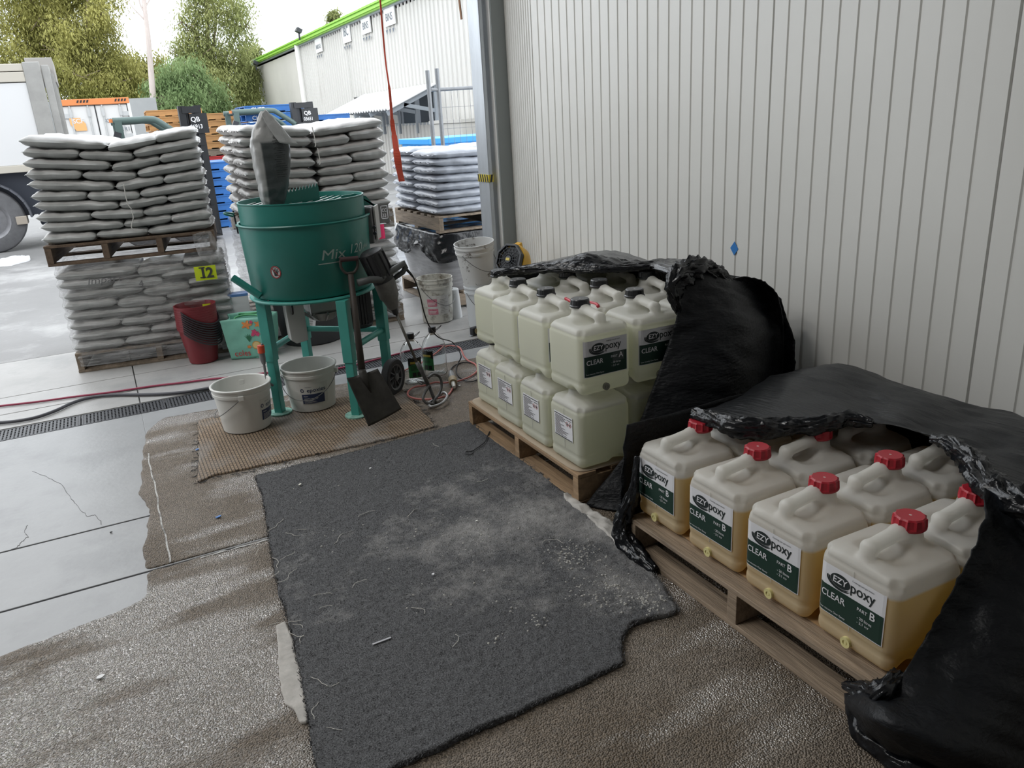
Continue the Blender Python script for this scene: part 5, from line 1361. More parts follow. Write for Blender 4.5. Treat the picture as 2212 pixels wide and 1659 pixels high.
epoxy_bucket('white open bucket with navy label, front one on the woven mat', (c1.x, c1.y, .015), 0, math.radians(-62), math.radians(80))
epoxy_bucket('white open bucket with navy label between the mixer legs', (c2.x, c2.y, .015), 0, math.radians(-128), math.radians(150))

# ---------------------------------------------------------------- clear bottles
PET = mat('clear_pet', (.93,.95,.95), .03, trans=1, spec=.5)
MATS['clear_pet'].node_tree.nodes['Principled BSDF'].inputs['IOR'].default_value = 1.22
BG = mat('bottle_label_black', (.016,.02,.018), .4); GRN = mat('bottle_label_green', (.03,.20,.06), .4); GOLD = mat('bottle_label_gold', (.52,.40,.06), .4)
def bottle(label, loc, la, water):
    t = thing('clear_bottle', label, 'bottle', loc, 0); t.scale = (1.1, 1.1, 1.1)
    outp = [(0,.006),(.058,.0),(.070,.006),(.074,.02),(.072,.06),(.074,.10),(.073,.17),(.072,.19),(.064,.215),(.048,.240),(.030,.258),(.020,.268),(.018,.275),(.018,.292)]
    inn = [(r-.0016 if r > .004 else 0, z+.0018) for r, z in outp]
    MB().lathe(outp+inn[::-1], 48).build('body', PET, t, smooth=.9)
    b = MB(); b.lathe([(0,.272),(.0225,.272),(.0235,.275),(.0235,.304),(.021,.307),(0,.307)], 28)
    b.tube(catmull([(.022,0,.282),(.05,.0,.298),(.062,0,.304),(.060,.004,.298),(.045,.004,.286),(.024,.004,.276)], 5), .0018, 6); b.build('cap', BLACKPL, t, smooth=.6)
    fn = lambda d: (lambda u, v: ((.0745+d)*math.cos(la+u/.0745), (.0745+d)*math.sin(la+u/.0745), .045+v))
    f = fn(.0006); lab = MB().grid(lambda u, v: f(-.042+.084*u, .125*v), 14, 2).build('label', BG, t, smooth=4)
    f = fn(.0014); b = MB().grid(lambda u, v: f(-.042+.084*u, .004+.030*v+.052*v*(.75+.25*math.sin(u*3))), 14, 6); b.build('green_band', GRN, lab)
    f = fn(.0022); b = MB()
    b.grid(lambda u, v: f(-.028+.055*u, .088+.014*v), 8, 1); b.build('gold_band', GOLD, lab)
    b = MB(); f = fn(.0024)
    for k in range(4): b.grid(lambda u, v: f(-.030+.05*u, .046+k*.008+.003*v+.006*u), 6, 1)
    b.grid(lambda u, v: f(-.02+.022*u, .008+.026*v), 4, 1); b.grid(lambda u, v: f(.008+.022*u, .008+.026*v), 4, 1); b.build('print', BG, lab)
    return t
b1 = at(903, 836, Z=.0); b2 = at(947, 822, Z=.0)
b1 = Vector((1.655, 4.80, .008)); b2 = Vector((1.835, 4.86, .008))
bottle('clear plastic bottle with green label beside the mixer wheel', b1, math.radians(-100), .1)
bottle('clear plastic bottle behind its twin, green label turned left', b2, math.radians(-150), .06)

# ---------------------------------------------------------------- dirty pails, jug, tape measure, fan
DIRTY = mat('dirty_white_pail', (.52,.51,.46), .5, dirt=(.13,.11,.08), dscale=9, dlo=.48, dhi=.66, var=.06, vscale=9)
DIRTY2 = mat('splashed_white_pail', (.56,.56,.55), .45, dirt=(.12,.105,.09), dscale=12, dlo=.57, dhi=.64)
CLEANP = mat('white_pail', (.54,.56,.57), .4)
def pail(label, loc, m, rot=(0,0,0), hang=math.radians(-200), lab=None, rb=.130, rt_=.150, h=.385, droop=.16):
    t = thing('plastic_pail', label, 'pail', loc); t.rotation_euler = rot
    r = lambda z: rb+(rt_-rb)*z/h
    pr_ = [(0,.006),(rb-.01,0),(rb,.006),(r(h*.78),h*.78),(r(h*.78)+.008,h*.785),(r(h*.83)+.008,h*.83),(r(h*.83)+.002,h*.835),(r(h*.9)+.002,h*.9),(r(h*.9)+.008,h*.905),(r(h*.94)+.007,h*.94),(r(h*.94)+.002,h*.945),(r(h)+.002,h*.985),(r(h)+.005,h),(r(h)-.003,h),(r(h*.1)-.004,.012),(0,.01)]
    MB().lathe(pr_, 48).build('body', m, t, smooth=.5)
    MB().tube(bail(r(h*.82)+.008, h*.82, hang, droop), .0024, 6).build('wire_handle', mat('wire_grey', (.12,.12,.12)), t, smooth=4)
    if lab is not None:
        fn = lambda d: (lambda u, v: ((r(.08+v)+d)*math.cos(lab+u/.14), (r(.08+v)+d)*math.sin(lab+u/.14), .08+v))
        f = fn(.0015); lb_ = MB().grid(lambda u, v: f(-.06+.2*u, .17*v), 14, 3).build('label', mat('pail_label', (.50,.49,.47), .6, var=.15, vscale=30), t, smooth=4)
        f = fn(.0026); b = MB()
        b.grid(lambda u, v: f(-.055+.09*u, .005+.05*v), 8, 2); b.grid(lambda u, v: f(-.055+.085*u, .075+.065*v), 8, 2); b.build('pink_panel', mat('faded_pink', (.45,.15,.20), .6, var=.25, vscale=40), lb_)
        f = fn(.0036); b = MB()
        for (u0, u1, v0) in ((-.045,.02,.030),(-.045,.012,.018),(-.05,.022,.105),(-.05,.01,.090)): b.grid(lambda u, v: f(u0+(u1-u0)*u, v0+.006*v), 6, 1)
        b.build('pale_print', LAB_B, lb_)
        b = MB(); rs = random.Random(8)
        for k in range(9): 
            ln = rs.uniform(.035, .07); b.grid(lambda u, v: f(.055+ln*u, .02+k*.014+.003*v), 5, 1)
        b.build('dark_print', mat('faded_ink', (.22,.21,.20), .6), lb_)
    return t
p1 = Vector((2.44, 6.29, .002)); pail('dirty white pail with faded pink label standing on the apron', p1, DIRTY, lab=math.radians(-122), hang=math.radians(-160))
p2 = Vector((2.685, 5.86, .002)); pail('clean white pail at the bottom of the leaning pair', p2, CLEANP, hang=math.radians(-170), rb=.128, rt_=.146, h=.37, droop=.18)
pt = at(1036, 668, Y=6.02); pail('splashed white pail stacked crooked on top of another pail', (p2.x-.02, p2.y, .335), DIRTY2, rot=(.04, -.10, .2), hang=math.radians(-165), rb=.122, rt_=.160, h=.38)
JUG = mat('frosted_plastic', (.72,.73,.73), .35, alpha=.75)
jl = Vector((2.60, 6.30, 0)); t = thing('measuring_jug', 'frosted white jug upturned between the two white pails', 'jug', jl)
MB().lathe([(0,.26),(.05,.26),(.056,.255),(.072,.0),(.069,.0),(.053,.25),(0,.252)], 32).build('body', JUG, t, smooth=.6)
MB().tube(catmull([(-.055,0,.225),(-.10,0,.235),(-.115,0,.20),(-.115,0,.12),(-.108,0,.06)], 5), .012, 8).build('handle', JUG, t, smooth=4)
tl = at(1026, 716, Z=.03); t = thing('tape_measure', 'small black tape measure on the apron by the white pails', 'tape measure', (tl.x, tl.y, .002), math.radians(20))
MB().box(-.04, .04, -.022, .022, 0, .068).build('case', BLACKPL, t, bevel=.012); MB().lathe([(0,0),(.024,0),(.024,.003),(0,.003)], 20, Matrix.Translation((0,-.0225,.036)) @ Matrix.Rotation(math.pi/2, 4, 'X')).build('badge', mat('tan_badge', (.35,.28,.14), .5), t)
MB().box(-.058, -.038, -.012, .012, .002, .006).build('hook', GALV, t)
fy = 5.30; fc = at(1103, 562, Y=fy)
t = thing('jobsite_fan', 'yellow and black drum fan tilted up beside the cream wall', 'fan', (fc.x, fc.y, 0))
Fl = Vector((0, 0, fc.z)); fdir = Vector((-.90, -.38, .42)).normalized(); Mf = Matrix.Translation(Fl) @ fdir.to_track_quat('Z', 'Y').to_matrix().to_4x4()
FB = mat('fan_black', (.022,.025,.03), .45); FY = mat('fan_yellow', (.60,.34,.03), .4)
sc_ = .128
octo = lambda r: [(r*math.cos(math.pi/8+k*math.pi/4), r*math.sin(math.pi/8+k*math.pi/4)) for k in range(8)]
b = MB(); O_ = octo(sc_); I_ = octo(sc_*.86); vs = [Mf @ Vector((x, y, z)) for z in (0, .035) for x, y in O_] + [Mf @ Vector((x, y, z)) for z in (0, .035) for x, y in I_]
b.add(vs, [(k, (k+1) % 8, 8+(k+1) % 8, 8+k) for k in range(8)]+[(16+k, 24+k, 24+(k+1) % 8, 16+(k+1) % 8) for k in range(8)]+[(8+k, 8+(k+1) % 8, 24+(k+1) % 8, 24+k) for k in range(8)]+[(k, 16+k, 16+(k+1) % 8, (k+1) % 8) for k in range(8)])
b.build('grille_frame', FB, t, bevel=.004)
b = MB()
for s_ in (.72, .52, .34):
    P = [Mf @ Vector((x, y, .028)) for x, y in octo(sc_*s_)]; b.tube(P, .0035, 6, closed=True)
for k in range(16): a = k*math.pi/8; b.tube([Mf @ Vector((sc_*.2*math.cos(a), sc_*.2*math.sin(a), .028)), Mf @ Vector((sc_*.9*math.cos(a), sc_*.9*math.sin(a), .028))], .003, 5)
b.build('grille', FB, t, smooth=4); MB().lathe([(0,.022),(sc_*.22,.022),(sc_*.22,.034),(0,.036)], 16, Mf).build('hub', FB, t, smooth=.6)
MB().box(-.018, .018, -.010, .010, .036, .038).build('badge', GOLD, t).matrix_local = Mf
MB().lathe([(0,0),(sc_*.84,0),(sc_*.84,.004),(0,.004)], 8, Mf).build('shadow_disc', BLACKPL, t)
MB().lathe([(sc_*1.0,-.004),(sc_*1.02,-.03),(sc_*.95,-.09),(sc_*.70,-.14),(0,-.15),(0,-.14)], 24, Mf).build('shroud', FY, t, smooth=.8)
b = MB(); b.bar(Mf @ Vector((0,sc_*.7,-.09)), Mf @ Vector((0,sc_*1.15,-.05)), .05, .03); b.build('top_handle', FY, t, bevel=.006)
b = MB(); b.bar((.07,.0,.03), (.05,.02,fc.z-.05), .05, .08); b.bar((-.12,-.1,.018), (.16,.06,.018), .05, .03); b.bar((-.12,.1,.018), (.16,-.06,.018), .05, .03); b.build('stand', FY, t, bevel=.006)

# ---------------------------------------------------------------- tub, red buckets, shopping bag
tc_ = Vector((1.37, 6.42, 0)); t = thing('black_tub', 'large round black plastic tub behind the mixer', 'tub', tc_)
MB().lathe([(0,.006),(.235,0),(.245,.01),(.295,.40),(.312,.405),(.312,.418),(.285,.418),(.235,.02),(0,.016)], 56).build('body', mat('tub_black', (.030,.032,.035), .5), t, smooth=.5)
ang = math.radians(-105); fn = lambda d: (lambda u, v: ((.245+.05*(.16+v)/.4+d)*math.cos(ang+u/.27), (.245+.05*(.16+v)/.4+d)*math.sin(ang+u/.27), .16+v))
f = fn(.003); lb_ = MB().grid(lambda u, v: f(-.04+.08*u+.03*v, .17*v), 6, 3).build('price_label', L_WHITE, t)
f = fn(.006); b = MB(); b.grid(lambda u, v: f(-.008+.07*u, .145+.016*v), 5, 1); b.build('red_strip', mat('strip_red', (.5,.08,.05), .5), lb_)
b = MB()
for k in range(8): b.grid(lambda u, v: f(-.03+.012*k*.3+.05*u, .02+k*.014+.004*v), 4, 1)
b.build('print', mat('faded_ink', (.22,.21,.20)), lb_)
RB = mat('red_bucket', (.17,.016,.022), .42, var=.06, vscale=4); BHND = mat('black_handle', (.022,.023,.027), .5)
rb0 = Vector((.49, 6.33, 0)); firstb = None; hb = .285
prf = [(0,.004),(.098,0),(.104,.004),(.142,hb*.93),(.150,hb*.935),(.152,hb),(.144,hb),(.140,hb*.93),(.100,.012),(0,.010)]
for k in range(10):
    lab = 'red bucket in the nested pile, %s rim from the top' % ORD[9-k]
    lc = (rb0.x+.0006*k, rb0.y, .002+k*.0180)
    if firstb is None:
        firstb = thing('red_bucket', lab, 'bucket', lc, 0, 'nested red buckets')
        MB().lathe(prf, 48).build('body', RB, firstb, smooth=.5)
        pts = bail(.151, hb*.90, math.radians(-135), .115, 1.04)
        b = MB(); n = len(pts); vs = []
        for i, p in enumerate(pts):
            q = Vector(p); rd = Vector((q.x, q.y, 0)).normalized()
            for dz, dr_ in ((-.0052,0),(.0052,0),(.0052,.006),(-.0052,.006)): vs.append(q+rd*dr_+Vector((0,0,dz)))
        fs = [(i*4+j, i*4+(j+1) % 4, (i+1)*4+(j+1) % 4, (i+1)*4+j) for i in range(n-1) for j in range(4)]+[(0,3,2,1), ((n-1)*4, (n-1)*4+1, (n-1)*4+2, (n-1)*4+3)]
        b.add(vs, fs); b.build('handle', BHND, firstb, smooth=.8)
    else: copy_thing(firstb, lab, lc, 0)
AQ = mat('aqua_bag', (.21,.50,.40), .5, bump=.35, bscale=9, bdist=.01, var=.06, vscale=6)
g0 = Vector((.86, 6.22, 0)); rz = math.radians(-24)
t = thing('shopping_bag', 'aqua shopping bag printed with fruit and flowers beside the red buckets', 'bag', (g0.x, g0.y, .002), rz)
Wb, Db, Hb = .19, .10, .315
def bagf(u, v):                    # closed loop of four walls
    k = (u % 1)*4; i = int(k); q = k-i; cs = [(-Wb,-Db),(Wb,-Db),(Wb,Db),(-Wb,Db)]; a = cs[i]; c = cs[(i+1) % 4]
    s_ = .86+.16*v; x = (a[0]*(1-q)+c[0]*q)*s_; y = (a[1]*(1-q)+c[1]*q)*s_
    y += (.03*math.sin(q*math.pi)*(v**2) if i == 2 else -.012*math.sin(q*math.pi)*math.sin(v*3) if i == 0 else 0)
    if i in (1, 3): x -= (1 if i == 1 else -1)*.04*math.sin(q*math.pi)*v
    x += .006*nz3(x*9, y*9, v*4); y += .007*nz3(x*11, y*8, v*5+3)
    return (x, y, Hb*v*(1+.03*math.sin(u*12)))
o = MB().grid(bagf, 64, 16, cu=True).build('body', AQ, t, smooth=1.0); o.modifiers.new('t', 'SOLIDIFY').thickness = .003
MB().box(-Wb*.86, Wb*.86, -Db*.86, Db*.86, 0, .012).build('base', AQ, t)
def bf(u, v, d=.0025):             # front panel 0..1, 0..1
    q = bagf(u*.25, v); return (q[0], q[1]-d, q[2])
def disc(b, cu, cv, ru, rv, d=.003, a0=0, a1=2*math.pi, n=14, pet=0):
    P = [bf(cu, cv, d)]+[bf(cu+ru*(1+pet*math.cos(5*(a0+(a1-a0)*k/n)))*math.cos(a0+(a1-a0)*k/n), cv+rv*(1+pet*math.cos(5*(a0+(a1-a0)*k/n)))*math.sin(a0+(a1-a0)*k/n), d) for k in range(n+1)]
    b.add(P, [(0, k+1, k+2) for k in range(n)])
for cu, cv in ((.64,.33),(.90,.26),(.90,.84)):
    b = MB(); disc(b, cu, cv, .095, .10); o = b.build('orange_fruit', mat('print_orange', (.62,.33,.08), .6), t)
    b = MB(); disc(b, cu, cv, .075, .08, .004); b.build('fruit_flesh', mat('print_pale', (.72,.55,.25), .6), o)
for cu, cv, r in ((.50,.84,.085),(.74,.84,.07),(.48,.30,.04)):
    b = MB(); disc(b, cu, cv, r, r*1.0, .003, pet=.35, n=30); b.build('orange_flower', mat('print_coral', (.70,.25,.07), .6), t)
for cu, cv, r in ((.63,.66,.05),(.70,.60,.045),(.60,.90,.035),(.60,.59,.035)):
    b = MB(); disc(b, cu, cv, r, r*1.1, .004, pet=.3, n=30); b.build('pink_flower', mat('print_pink', (.60,.06,.16), .6), t)
b = MB()
b = MB()
for k in range(6):
    a = .4+k*.42; b.add([bf(.50,.42,.004), bf(.50+.06*math.cos(a)-.012, .50+.06*math.sin(a), .004), bf(.50+.12*math.cos(a), .50+.13*math.sin(a), .004), bf(.50+.06*math.cos(a)+.012, .50+.06*math.sin(a), .004)], [(0,1,2,3)])
b.build('palm_leaf', mat('print_leaf', (.03,.16,.08), .6), t)
b = MB(); f = lambda u, v: bf(.10+u/(2*Wb*.9), .08+v/Hb, .005); b.text('coles', .066, f, x=0, y=0, bold=.0)
f2 = lambda u, v: bf(.66+u/(2*Wb*.9), .05+v/Hb, .004)
b.add([f2(0,0), f2(.075,0), f2(.075,.055), f2(0,.055)], [(0,1,2,3)]); b.build('red_print', mat('print_red', (.55,.03,.04), .6), t)
b = MB(); f3 = lambda u, v: bf(.66+u/(2*Wb*.9), .05+v/Hb, .006); b.text('coles', .026, f3, x=.008, y=.022, bold=.015); b.build('white_print', L_WHITE, t)
for yy in (-.07, .07):
    MB().tube(catmull([(-.09,yy*1.25,.30),(-.085,yy*.8,.325),(0,yy*.3,.33),(.085,yy*.8,.325),(.09,yy*1.25,.30)], 5), .007, 6).build('strap', mat('green_strap', (.08,.33,.14), .6), t, smooth=4)
t = thing('carton', 'white carton with blue top edge behind the shopping bag', 'box', (.80, 6.60, 0), math.radians(-8))
MB().box(-.13, .13, -.12, .0, 0, .44).build('body', mat('carton_white', (.68,.69,.72), .5), t, bevel=.004); MB().box(-.131, .131, -.121, -.0, .43, .449).build('blue_edge', mat('carton_blue', (.10,.22,.50), .5), t)

# hanging red strap, timber end at the door head
q = [at(x, y, Y=5.8) for x, y in ((815,-60),(821,0),(828,80),(834,140),(841,190),(844,225),(847,262),(852,295),(857,330),(862,365),(868,392))]
wds = [.014,.013,.012,.012,.018,.022,.032,.044,.052,.050,.046]; b = MB(); vs = []
Q = catmull(q, 6)
for i, p in enumerate(Q):
    w_ = wds[min(i//6, 10)]; a = -.3+.5*math.sin(i*.25); d = Vector((math.cos(a), math.sin(a), 0))*w_/2; vs += [p-d, p+d]
b.add(vs, [(2*i, 2*i+1, 2*i+3, 2*i+2) for i in range(len(Q)-1)])
top_ = Q[0]; 
t = thing('ratchet_strap', 'long orange-red strap hanging down in the doorway', 'strap', (0,0,0))
o = b.build('webbing', mat('strap_red', (.60,.08,.04), .6), t); o.modifiers.new('t', 'SOLIDIFY').thickness = .003
MB().bar(top_, Vector((top_.x-.02, top_.y, 5.02)), .012, .003).build('upper_webbing', MATS['strap_red'], t)
q = [at(990, -40, Y=5.85), at(992, 0, Y=5.85), at(997, 42, Y=5.85)]
t = thing('hanging_webbing', 'short brown webbing end hanging beside the door post', 'strap', (0,0,0))
b = MB()
for a, c in zip(q[:-1], q[1:]): b.bar(a, c, .026, .006)
b.build('webbing', mat('webbing_brown', (.20,.10,.045), .8), t); MB().bar(q[0], Vector((q[0].x-.02, q[0].y, 5.02)), .026, .006).build('upper_webbing', MATS['webbing_brown'], t)
# ---------------------------------------------------------------- beyond the yard
# warehouse
BX = 9.0
CREAM_W = mat('warehouse_cream', (.54,.53,.50), .5, var=.04, vscale=.6, stretch=(1,1,.3), dirt=(.42,.405,.375), dscale=.8, dlo=.58, dhi=.8)
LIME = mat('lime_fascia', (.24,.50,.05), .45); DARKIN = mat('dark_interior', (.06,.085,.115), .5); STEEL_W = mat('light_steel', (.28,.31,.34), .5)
wh = thing('warehouse', 'long cream corrugated warehouse with lime green fascia across the yard', 'building', (BX, 32, 0))
ZT = 5.0; YF, YN = 46.8, 15.5
oy = 32
def corr(y0, y1, z0, z1, pitch, dep, name, m=CREAM_W):
    n = int((y1-y0)/pitch); b = MB(); vs = []; 
    P = []
    for k in range(n+1):
        y = y0+k*pitch
        P += [(y, 0), (y+pitch*.62, 0), (y+pitch*.70, -dep), (y+pitch*.92, -dep)]
    for y, d in P: vs += [(d, min(y, y1)-oy, z0), (d, min(y, y1)-oy, z1)]
    b.add(vs, [(2*i, 2*i+1, 2*i+3, 2*i+2) for i in range(len(P)-1)]); return b.build(name, m, wh)
PY = at(655, 150, X=BX).y
WY0, WY1 = at(945, 182, X=BX).y-.15, at(812, 268, X=BX).y+2.2
WZ0, WZ1 = 1.60, at(944, 182, X=BX).z
corr(YN, WY0, 0, ZT, .30, .04, 'cladding'); corr(WY0, WY1, 0, WZ0, .30, .04, 'lower_cladding'); corr(WY0, WY1, WZ1, ZT, .30, .04, 'upper_cladding'); corr(WY1, PY, 0, ZT, .30, .04, 'cladding')
MB().box(0, .05, PY-oy, YF-oy, 0, ZT).build('end_panel', mat('warehouse_plain', (.52,.50,.46), .6, var=.05, vscale=.7), wh)
MB().box(0, 14, YF-oy-.02, YF-oy, 0, ZT).build('end_wall', CREAM_W, wh)
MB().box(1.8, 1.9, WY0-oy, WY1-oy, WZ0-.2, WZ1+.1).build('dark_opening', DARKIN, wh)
MB().box(-.03, 1.9, WY0-oy, WY1-oy, WZ0-.06, WZ0).build('sill', STEEL_W, wh)
zt5 = at(550, 131, X=BX-.15).z
b = MB(); 
MB().box(-.22, .0, YN-oy, YF-oy+.1, ZT-.02, zt5+.02).build('fascia', LIME, wh)
for k in range(2): MB().box(-.27, -.2, YN-oy, YF-oy+.1, ZT+.02+k*.12, ZT+.08+k*.12).build('fascia_rib', LIME, wh)
MB().box(-.12, .1, YN-oy, YF-oy, ZT-.07, ZT-.02).build('gutter_shadow_trim', STEEL_W, wh)
MB().box(0, 14, YN-oy, YF-oy, zt5-.3, zt5-.2).build('roof', STEEL_W, wh)
MB().cyl((-.12, PY-oy, 0), (-.12, PY-oy, ZT), .13, 14).build('downpipe', WHITE_TRIM, wh, smooth=.6)
for k, (px, py) in enumerate(((645, 66), (552, 136))):
    q = at(px, py, X=BX-.35); b = MB(); b.obox((q.x-BX, q.y-oy, q.z), (.22, .35, .16), Matrix.Rotation(.5, 3, 'Y')); b.bar((q.x-BX, q.y-oy, q.z-.35), (q.x-BX, q.y-oy, q.z), .06); b.build('floodlight', DARKSTEEL, wh)
# awning
A0, A1 = at(793, 208, X=BX).y, at(944, 182, X=BX).y; F0 = at(905, 232, X=BX-1.5)
zf = F0.z; b = MB(); vs = []; P = []
n = int((A0-A1)/.25)
for k in range(n+1):
    y = A1+k*(A0-A1)/n; P += [(y, .0), (y+.1, .0), (y+.13, .04), (y+.19, .04)]
for y, d in P: vs += [(-.02, y-oy, WZ1+d), (-1.5, y-oy, zf+d)]
b.add(vs, [(2*i, 2*i+1, 2*i+3, 2*i+2) for i in range(len(P)-1)])
o = b.build('awning_roof', mat('white_roof_sheet', (.58,.58,.58), .35), wh); o.modifiers.new('t', 'SOLIDIFY').thickness = .02
for k in range(5):
    y = A1+.1+k*(A0-A1-.2)/4-oy
    b = MB(); b.bar((-.05, y, WZ1-.08), (-1.5, y, zf-.08), .06, .12); b.bar((-.05, y, WZ0+.3), (-1.0, y, WZ1-.08-(WZ1-zf)*.66), .06, .10); b.bar((-.05, y, WZ0-.3), (-.05, y, WZ1), .10, .08); b.build('awning_bracket', STEEL_W, wh)
for k in range(6):
    y = WY0+.4+k*(WY1-WY0-.8)/5-oy; MB().box(.0, .06, y-.06, y+.06, WZ0, WZ1).build('window_mullion', STEEL_W, wh)
# signs high on the wall
SGN = mat('sign_board', (.70,.70,.69), .5); SINK = mat('sign_ink', (.10,.12,.15), .5)
for px, py, tx, s_ in ((841, 22, ('OFFAL', 'BINS'), 1), (790, 42, ('ICE', 'BINS'), 1), (748, 64, ('', 'IBC'), 1), (688, 88, ('TUB', 'BRIDGE'), .7)):
    q = at(px, py, X=BX-.06); wd, hh = .95, 1.0
    sg = MB().box(-.09, -.06, q.y-oy-wd/2, q.y-oy+wd/2, q.z-hh*.42, q.z+hh*.5).build('sign', SGN, wh)
    b = MB(); f = lambda u, v: (-.095, q.y-oy-u, q.z+v)
    if tx[0]: b.text(tx[0], .30*s_, f, x=-.02, y=.14, align='c', bold=.01)
    b.text(tx[1], (.30 if tx[0] else .42)*s_, f, x=-.02, y=-.28 if tx[0] else -.2, align='c', bold=.01)
    for k in (-1, 0, 1): b.add([f(k*.3-.10, -.52), f(k*.3+.10, -.52), f(k*.3, -.66)], [(0,1,2)])
    b.build('lettering', SINK, sg)
q = at(985, 265, X=BX-.5)
t = thing('white_bin', 'pale bins behind the temporary fence beside the warehouse', 'bin', (q.x, q.y, 0)); MB().box(-.3, .3, -1.0, 1.0, 0, q.z+.0).build('body', mat('bin_white', (.45,.44,.41), .5), t, bevel=.03); MB().box(-.33, .33, -1.03, 1.03, q.z+.0, q.z+.08).build('rim', MATS['bin_white'], t)
q0 = at(928, 309, Y=9.4); bt = thing('blue_bin', 'blue plastic bulk bin behind the blue-grey sacks', 'bin', (q0.x+.65, 9.9, 0))
BLB = mat('bin_blue', (.03,.30,.72), .4); b = MB().box(-.65, .65, -.5, .5, 0, q0.z+.02); b.build('body', BLB, bt, bevel=.02)
MB().box(-.68, .68, -.53, .53, q0.z-.02, q0.z+.05).build('rim', BLB, bt, bevel=.01)
for k in range(5): MB().box(-.6+k*.28, -.5+k*.28, -.52, -.5, .1, q0.z-.04).build('rib', BLB, bt)
# temporary fence
FGAL = mat('fence_grey', (.20,.21,.22), .5, metal=.3, var=.15, vscale=9)
FY_ = 8.9
p1, p2, rr = at(926, 230, Y=FY_), at(950, 230, Y=FY_), at(985, 188, Y=FY_)
ft = thing('temporary_fence', 'galvanised temporary mesh fence panel beside the door post', 'fence', (p2.x, FY_, 0))
zt_ = at(945, 152, Y=FY_).z
MB().cyl((p1.x-p2.x, -.05, 0), (p1.x-p2.x, -.05, zt_), .024, 12).build('end_post', FGAL, ft, smooth=.6)
MB().cyl((0, 0, 0), (0, 0, zt_+.02), .024, 12).build('post', FGAL, ft, smooth=.6)
MB().cyl((p1.x-p2.x+.05, 0, rr.z-.02), (1.9, .0, rr.z), .02, 12).build('top_rail', FGAL, ft, smooth=.6)
MB().cyl((0, 0, .15), (1.9, 0, .15), .02, 12).build('bottom_rail', GALV, ft, smooth=.6)
for k in range(1, 24): MB().cyl((k*.078, 0, .15), (k*.078, 0, rr.z), .0022, 5).build('vertical_wire', FGAL, ft)
for k in range(1, 8): MB().cyl((0, 0, .15+k*.235), (1.9, 0, .15+k*.235), .0022, 5).build('horizontal_wire', FGAL, ft)
MB().box(-.25, .25, -.15, .15, 0, .12).build('foot_block', CONC, ft, bevel=.02)

# truck
TY = 15.4
TW = mat('truck_white', (.62,.62,.62), .35, spec=.5); TF = mat('truck_frame', (.30,.295,.28), .5, var=.15, vscale=3); TC = mat('truck_cream', (.46,.43,.37), .5); CHS = mat('chassis_dark', (.022,.027,.04), .6)
z_t = at(55, 137, Y=TY).z; z_b = at(40, 360, Y=TY).z; x_r = at(62, 200, Y=TY).x; x_e = at(97, 200, Y=TY).x
tr = thing('truck', 'white box-body truck parked in the yard at far left', 'truck', (-3.5, TY+1.2, 0))
TX, TO = -3.5, TY+1.2
def tb_(x0, x1, y0, y1, z0, z1, nm, m, bev=.01, par=tr): return MB().box(x0-TX, x1-TX, y0-TO, y1-TO, z0, z1).build(nm, m, par, bevel=bev)
tb_(-9, x_r, TY, TY+2.4, z_b+.02, z_t-.28, 'body_panel', TW)
tb_(-9, x_r, TY-.02, TY+2.42, z_t-.27, z_t-.12, 'top_rail', TC); tb_(-9, x_r, TY-.01, TY+2.41, z_t-.11, z_t, 'roof_rail', TC)
tb_(-9, x_r+.1, TY-.015, TY+2.41, z_b-.09, z_b+.02, 'bottom_rail', TC)
tb_(x_r, x_r+.24, TY-.03, TY+.06, z_b-.05, z_t+.02, 'corner_post', TF); tb_(x_r+.25, x_r+.36, TY+.0, TY+2.3, z_b-.05, z_t-.03, 'bulkhead', TF)
for k in range(8): tb_(x_r+.36, x_r+.40, TY+.10+k*.29, TY+.22+k*.29, z_b, z_t-.15, 'bulkhead_rib', TF, 0)
tb_(x_r+.02, x_r+.42, TY+.7, TY+2.3, z_t-.25, z_t+.14, 'roof_unit', mat('roof_unit_grey', (.30,.285,.265), .6))
tb_(-9, x_r-.0, TY+.15, TY+2.3, .55, z_b-.08, 'chassis', CHS); tb_(x_r-.30, x_r+.0, TY+.3, TY+2.2, .35, .75, 'tank', CHS, .05)
wc_ = at(-24, 474, Y=TY); R_ = .52
wt = Matrix.Translation((wc_.x-TX, TY+.16-TO, R_)) @ Matrix.Rotation(math.pi/2, 4, 'X')
tw = MB().lathe([(.30,-.14),(.46,-.14),(R_-.02,-.12),(R_,-.08),(R_,.08),(R_-.02,.12),(.46,.14),(.30,.14)], 48, wt, closed=True).build('wheel', mat('tyre_dusty', (.11,.11,.115), .8, var=.2, vscale=8), tr, smooth=.6)
MB().lathe([(0,.06),(.10,.10),(.12,.06),(.24,.04),(.29,.11),(.31,.12),(.31,-.1),(0,-.1)], 40, wt).build('rim', mat('rim_grey', (.22,.22,.23), .5, metal=.3, var=.2, vscale=6), tw, smooth=.6)
b = MB()
for k in range(14):
    a0 = math.radians(175-k*12.5); a1 = math.radians(175-(k+1)*12.5+.4)
    for (r0_, r1_) in ((R_+.07, R_+.10),):
        q = [(r0_*math.cos(a0), r0_*math.sin(a0)), (r1_*math.cos(a0), r1_*math.sin(a0)), (r1_*math.cos(a1), r1_*math.sin(a1)), (r0_*math.cos(a1), r0_*math.sin(a1))]
        vs = [Vector((wc_.x-TX+x, yy, R_+z)) for yy in (TY-TO-.02, TY-TO+.5) for x, z in q]
        b.add(vs, [(0,1,2,3),(7,6,5,4),(0,4,5,1),(1,5,6,2),(2,6,7,3),(3,7,4,0)])
b.build('mudguard', mat('mudguard_grey', (.09,.095,.11), .5), tr)
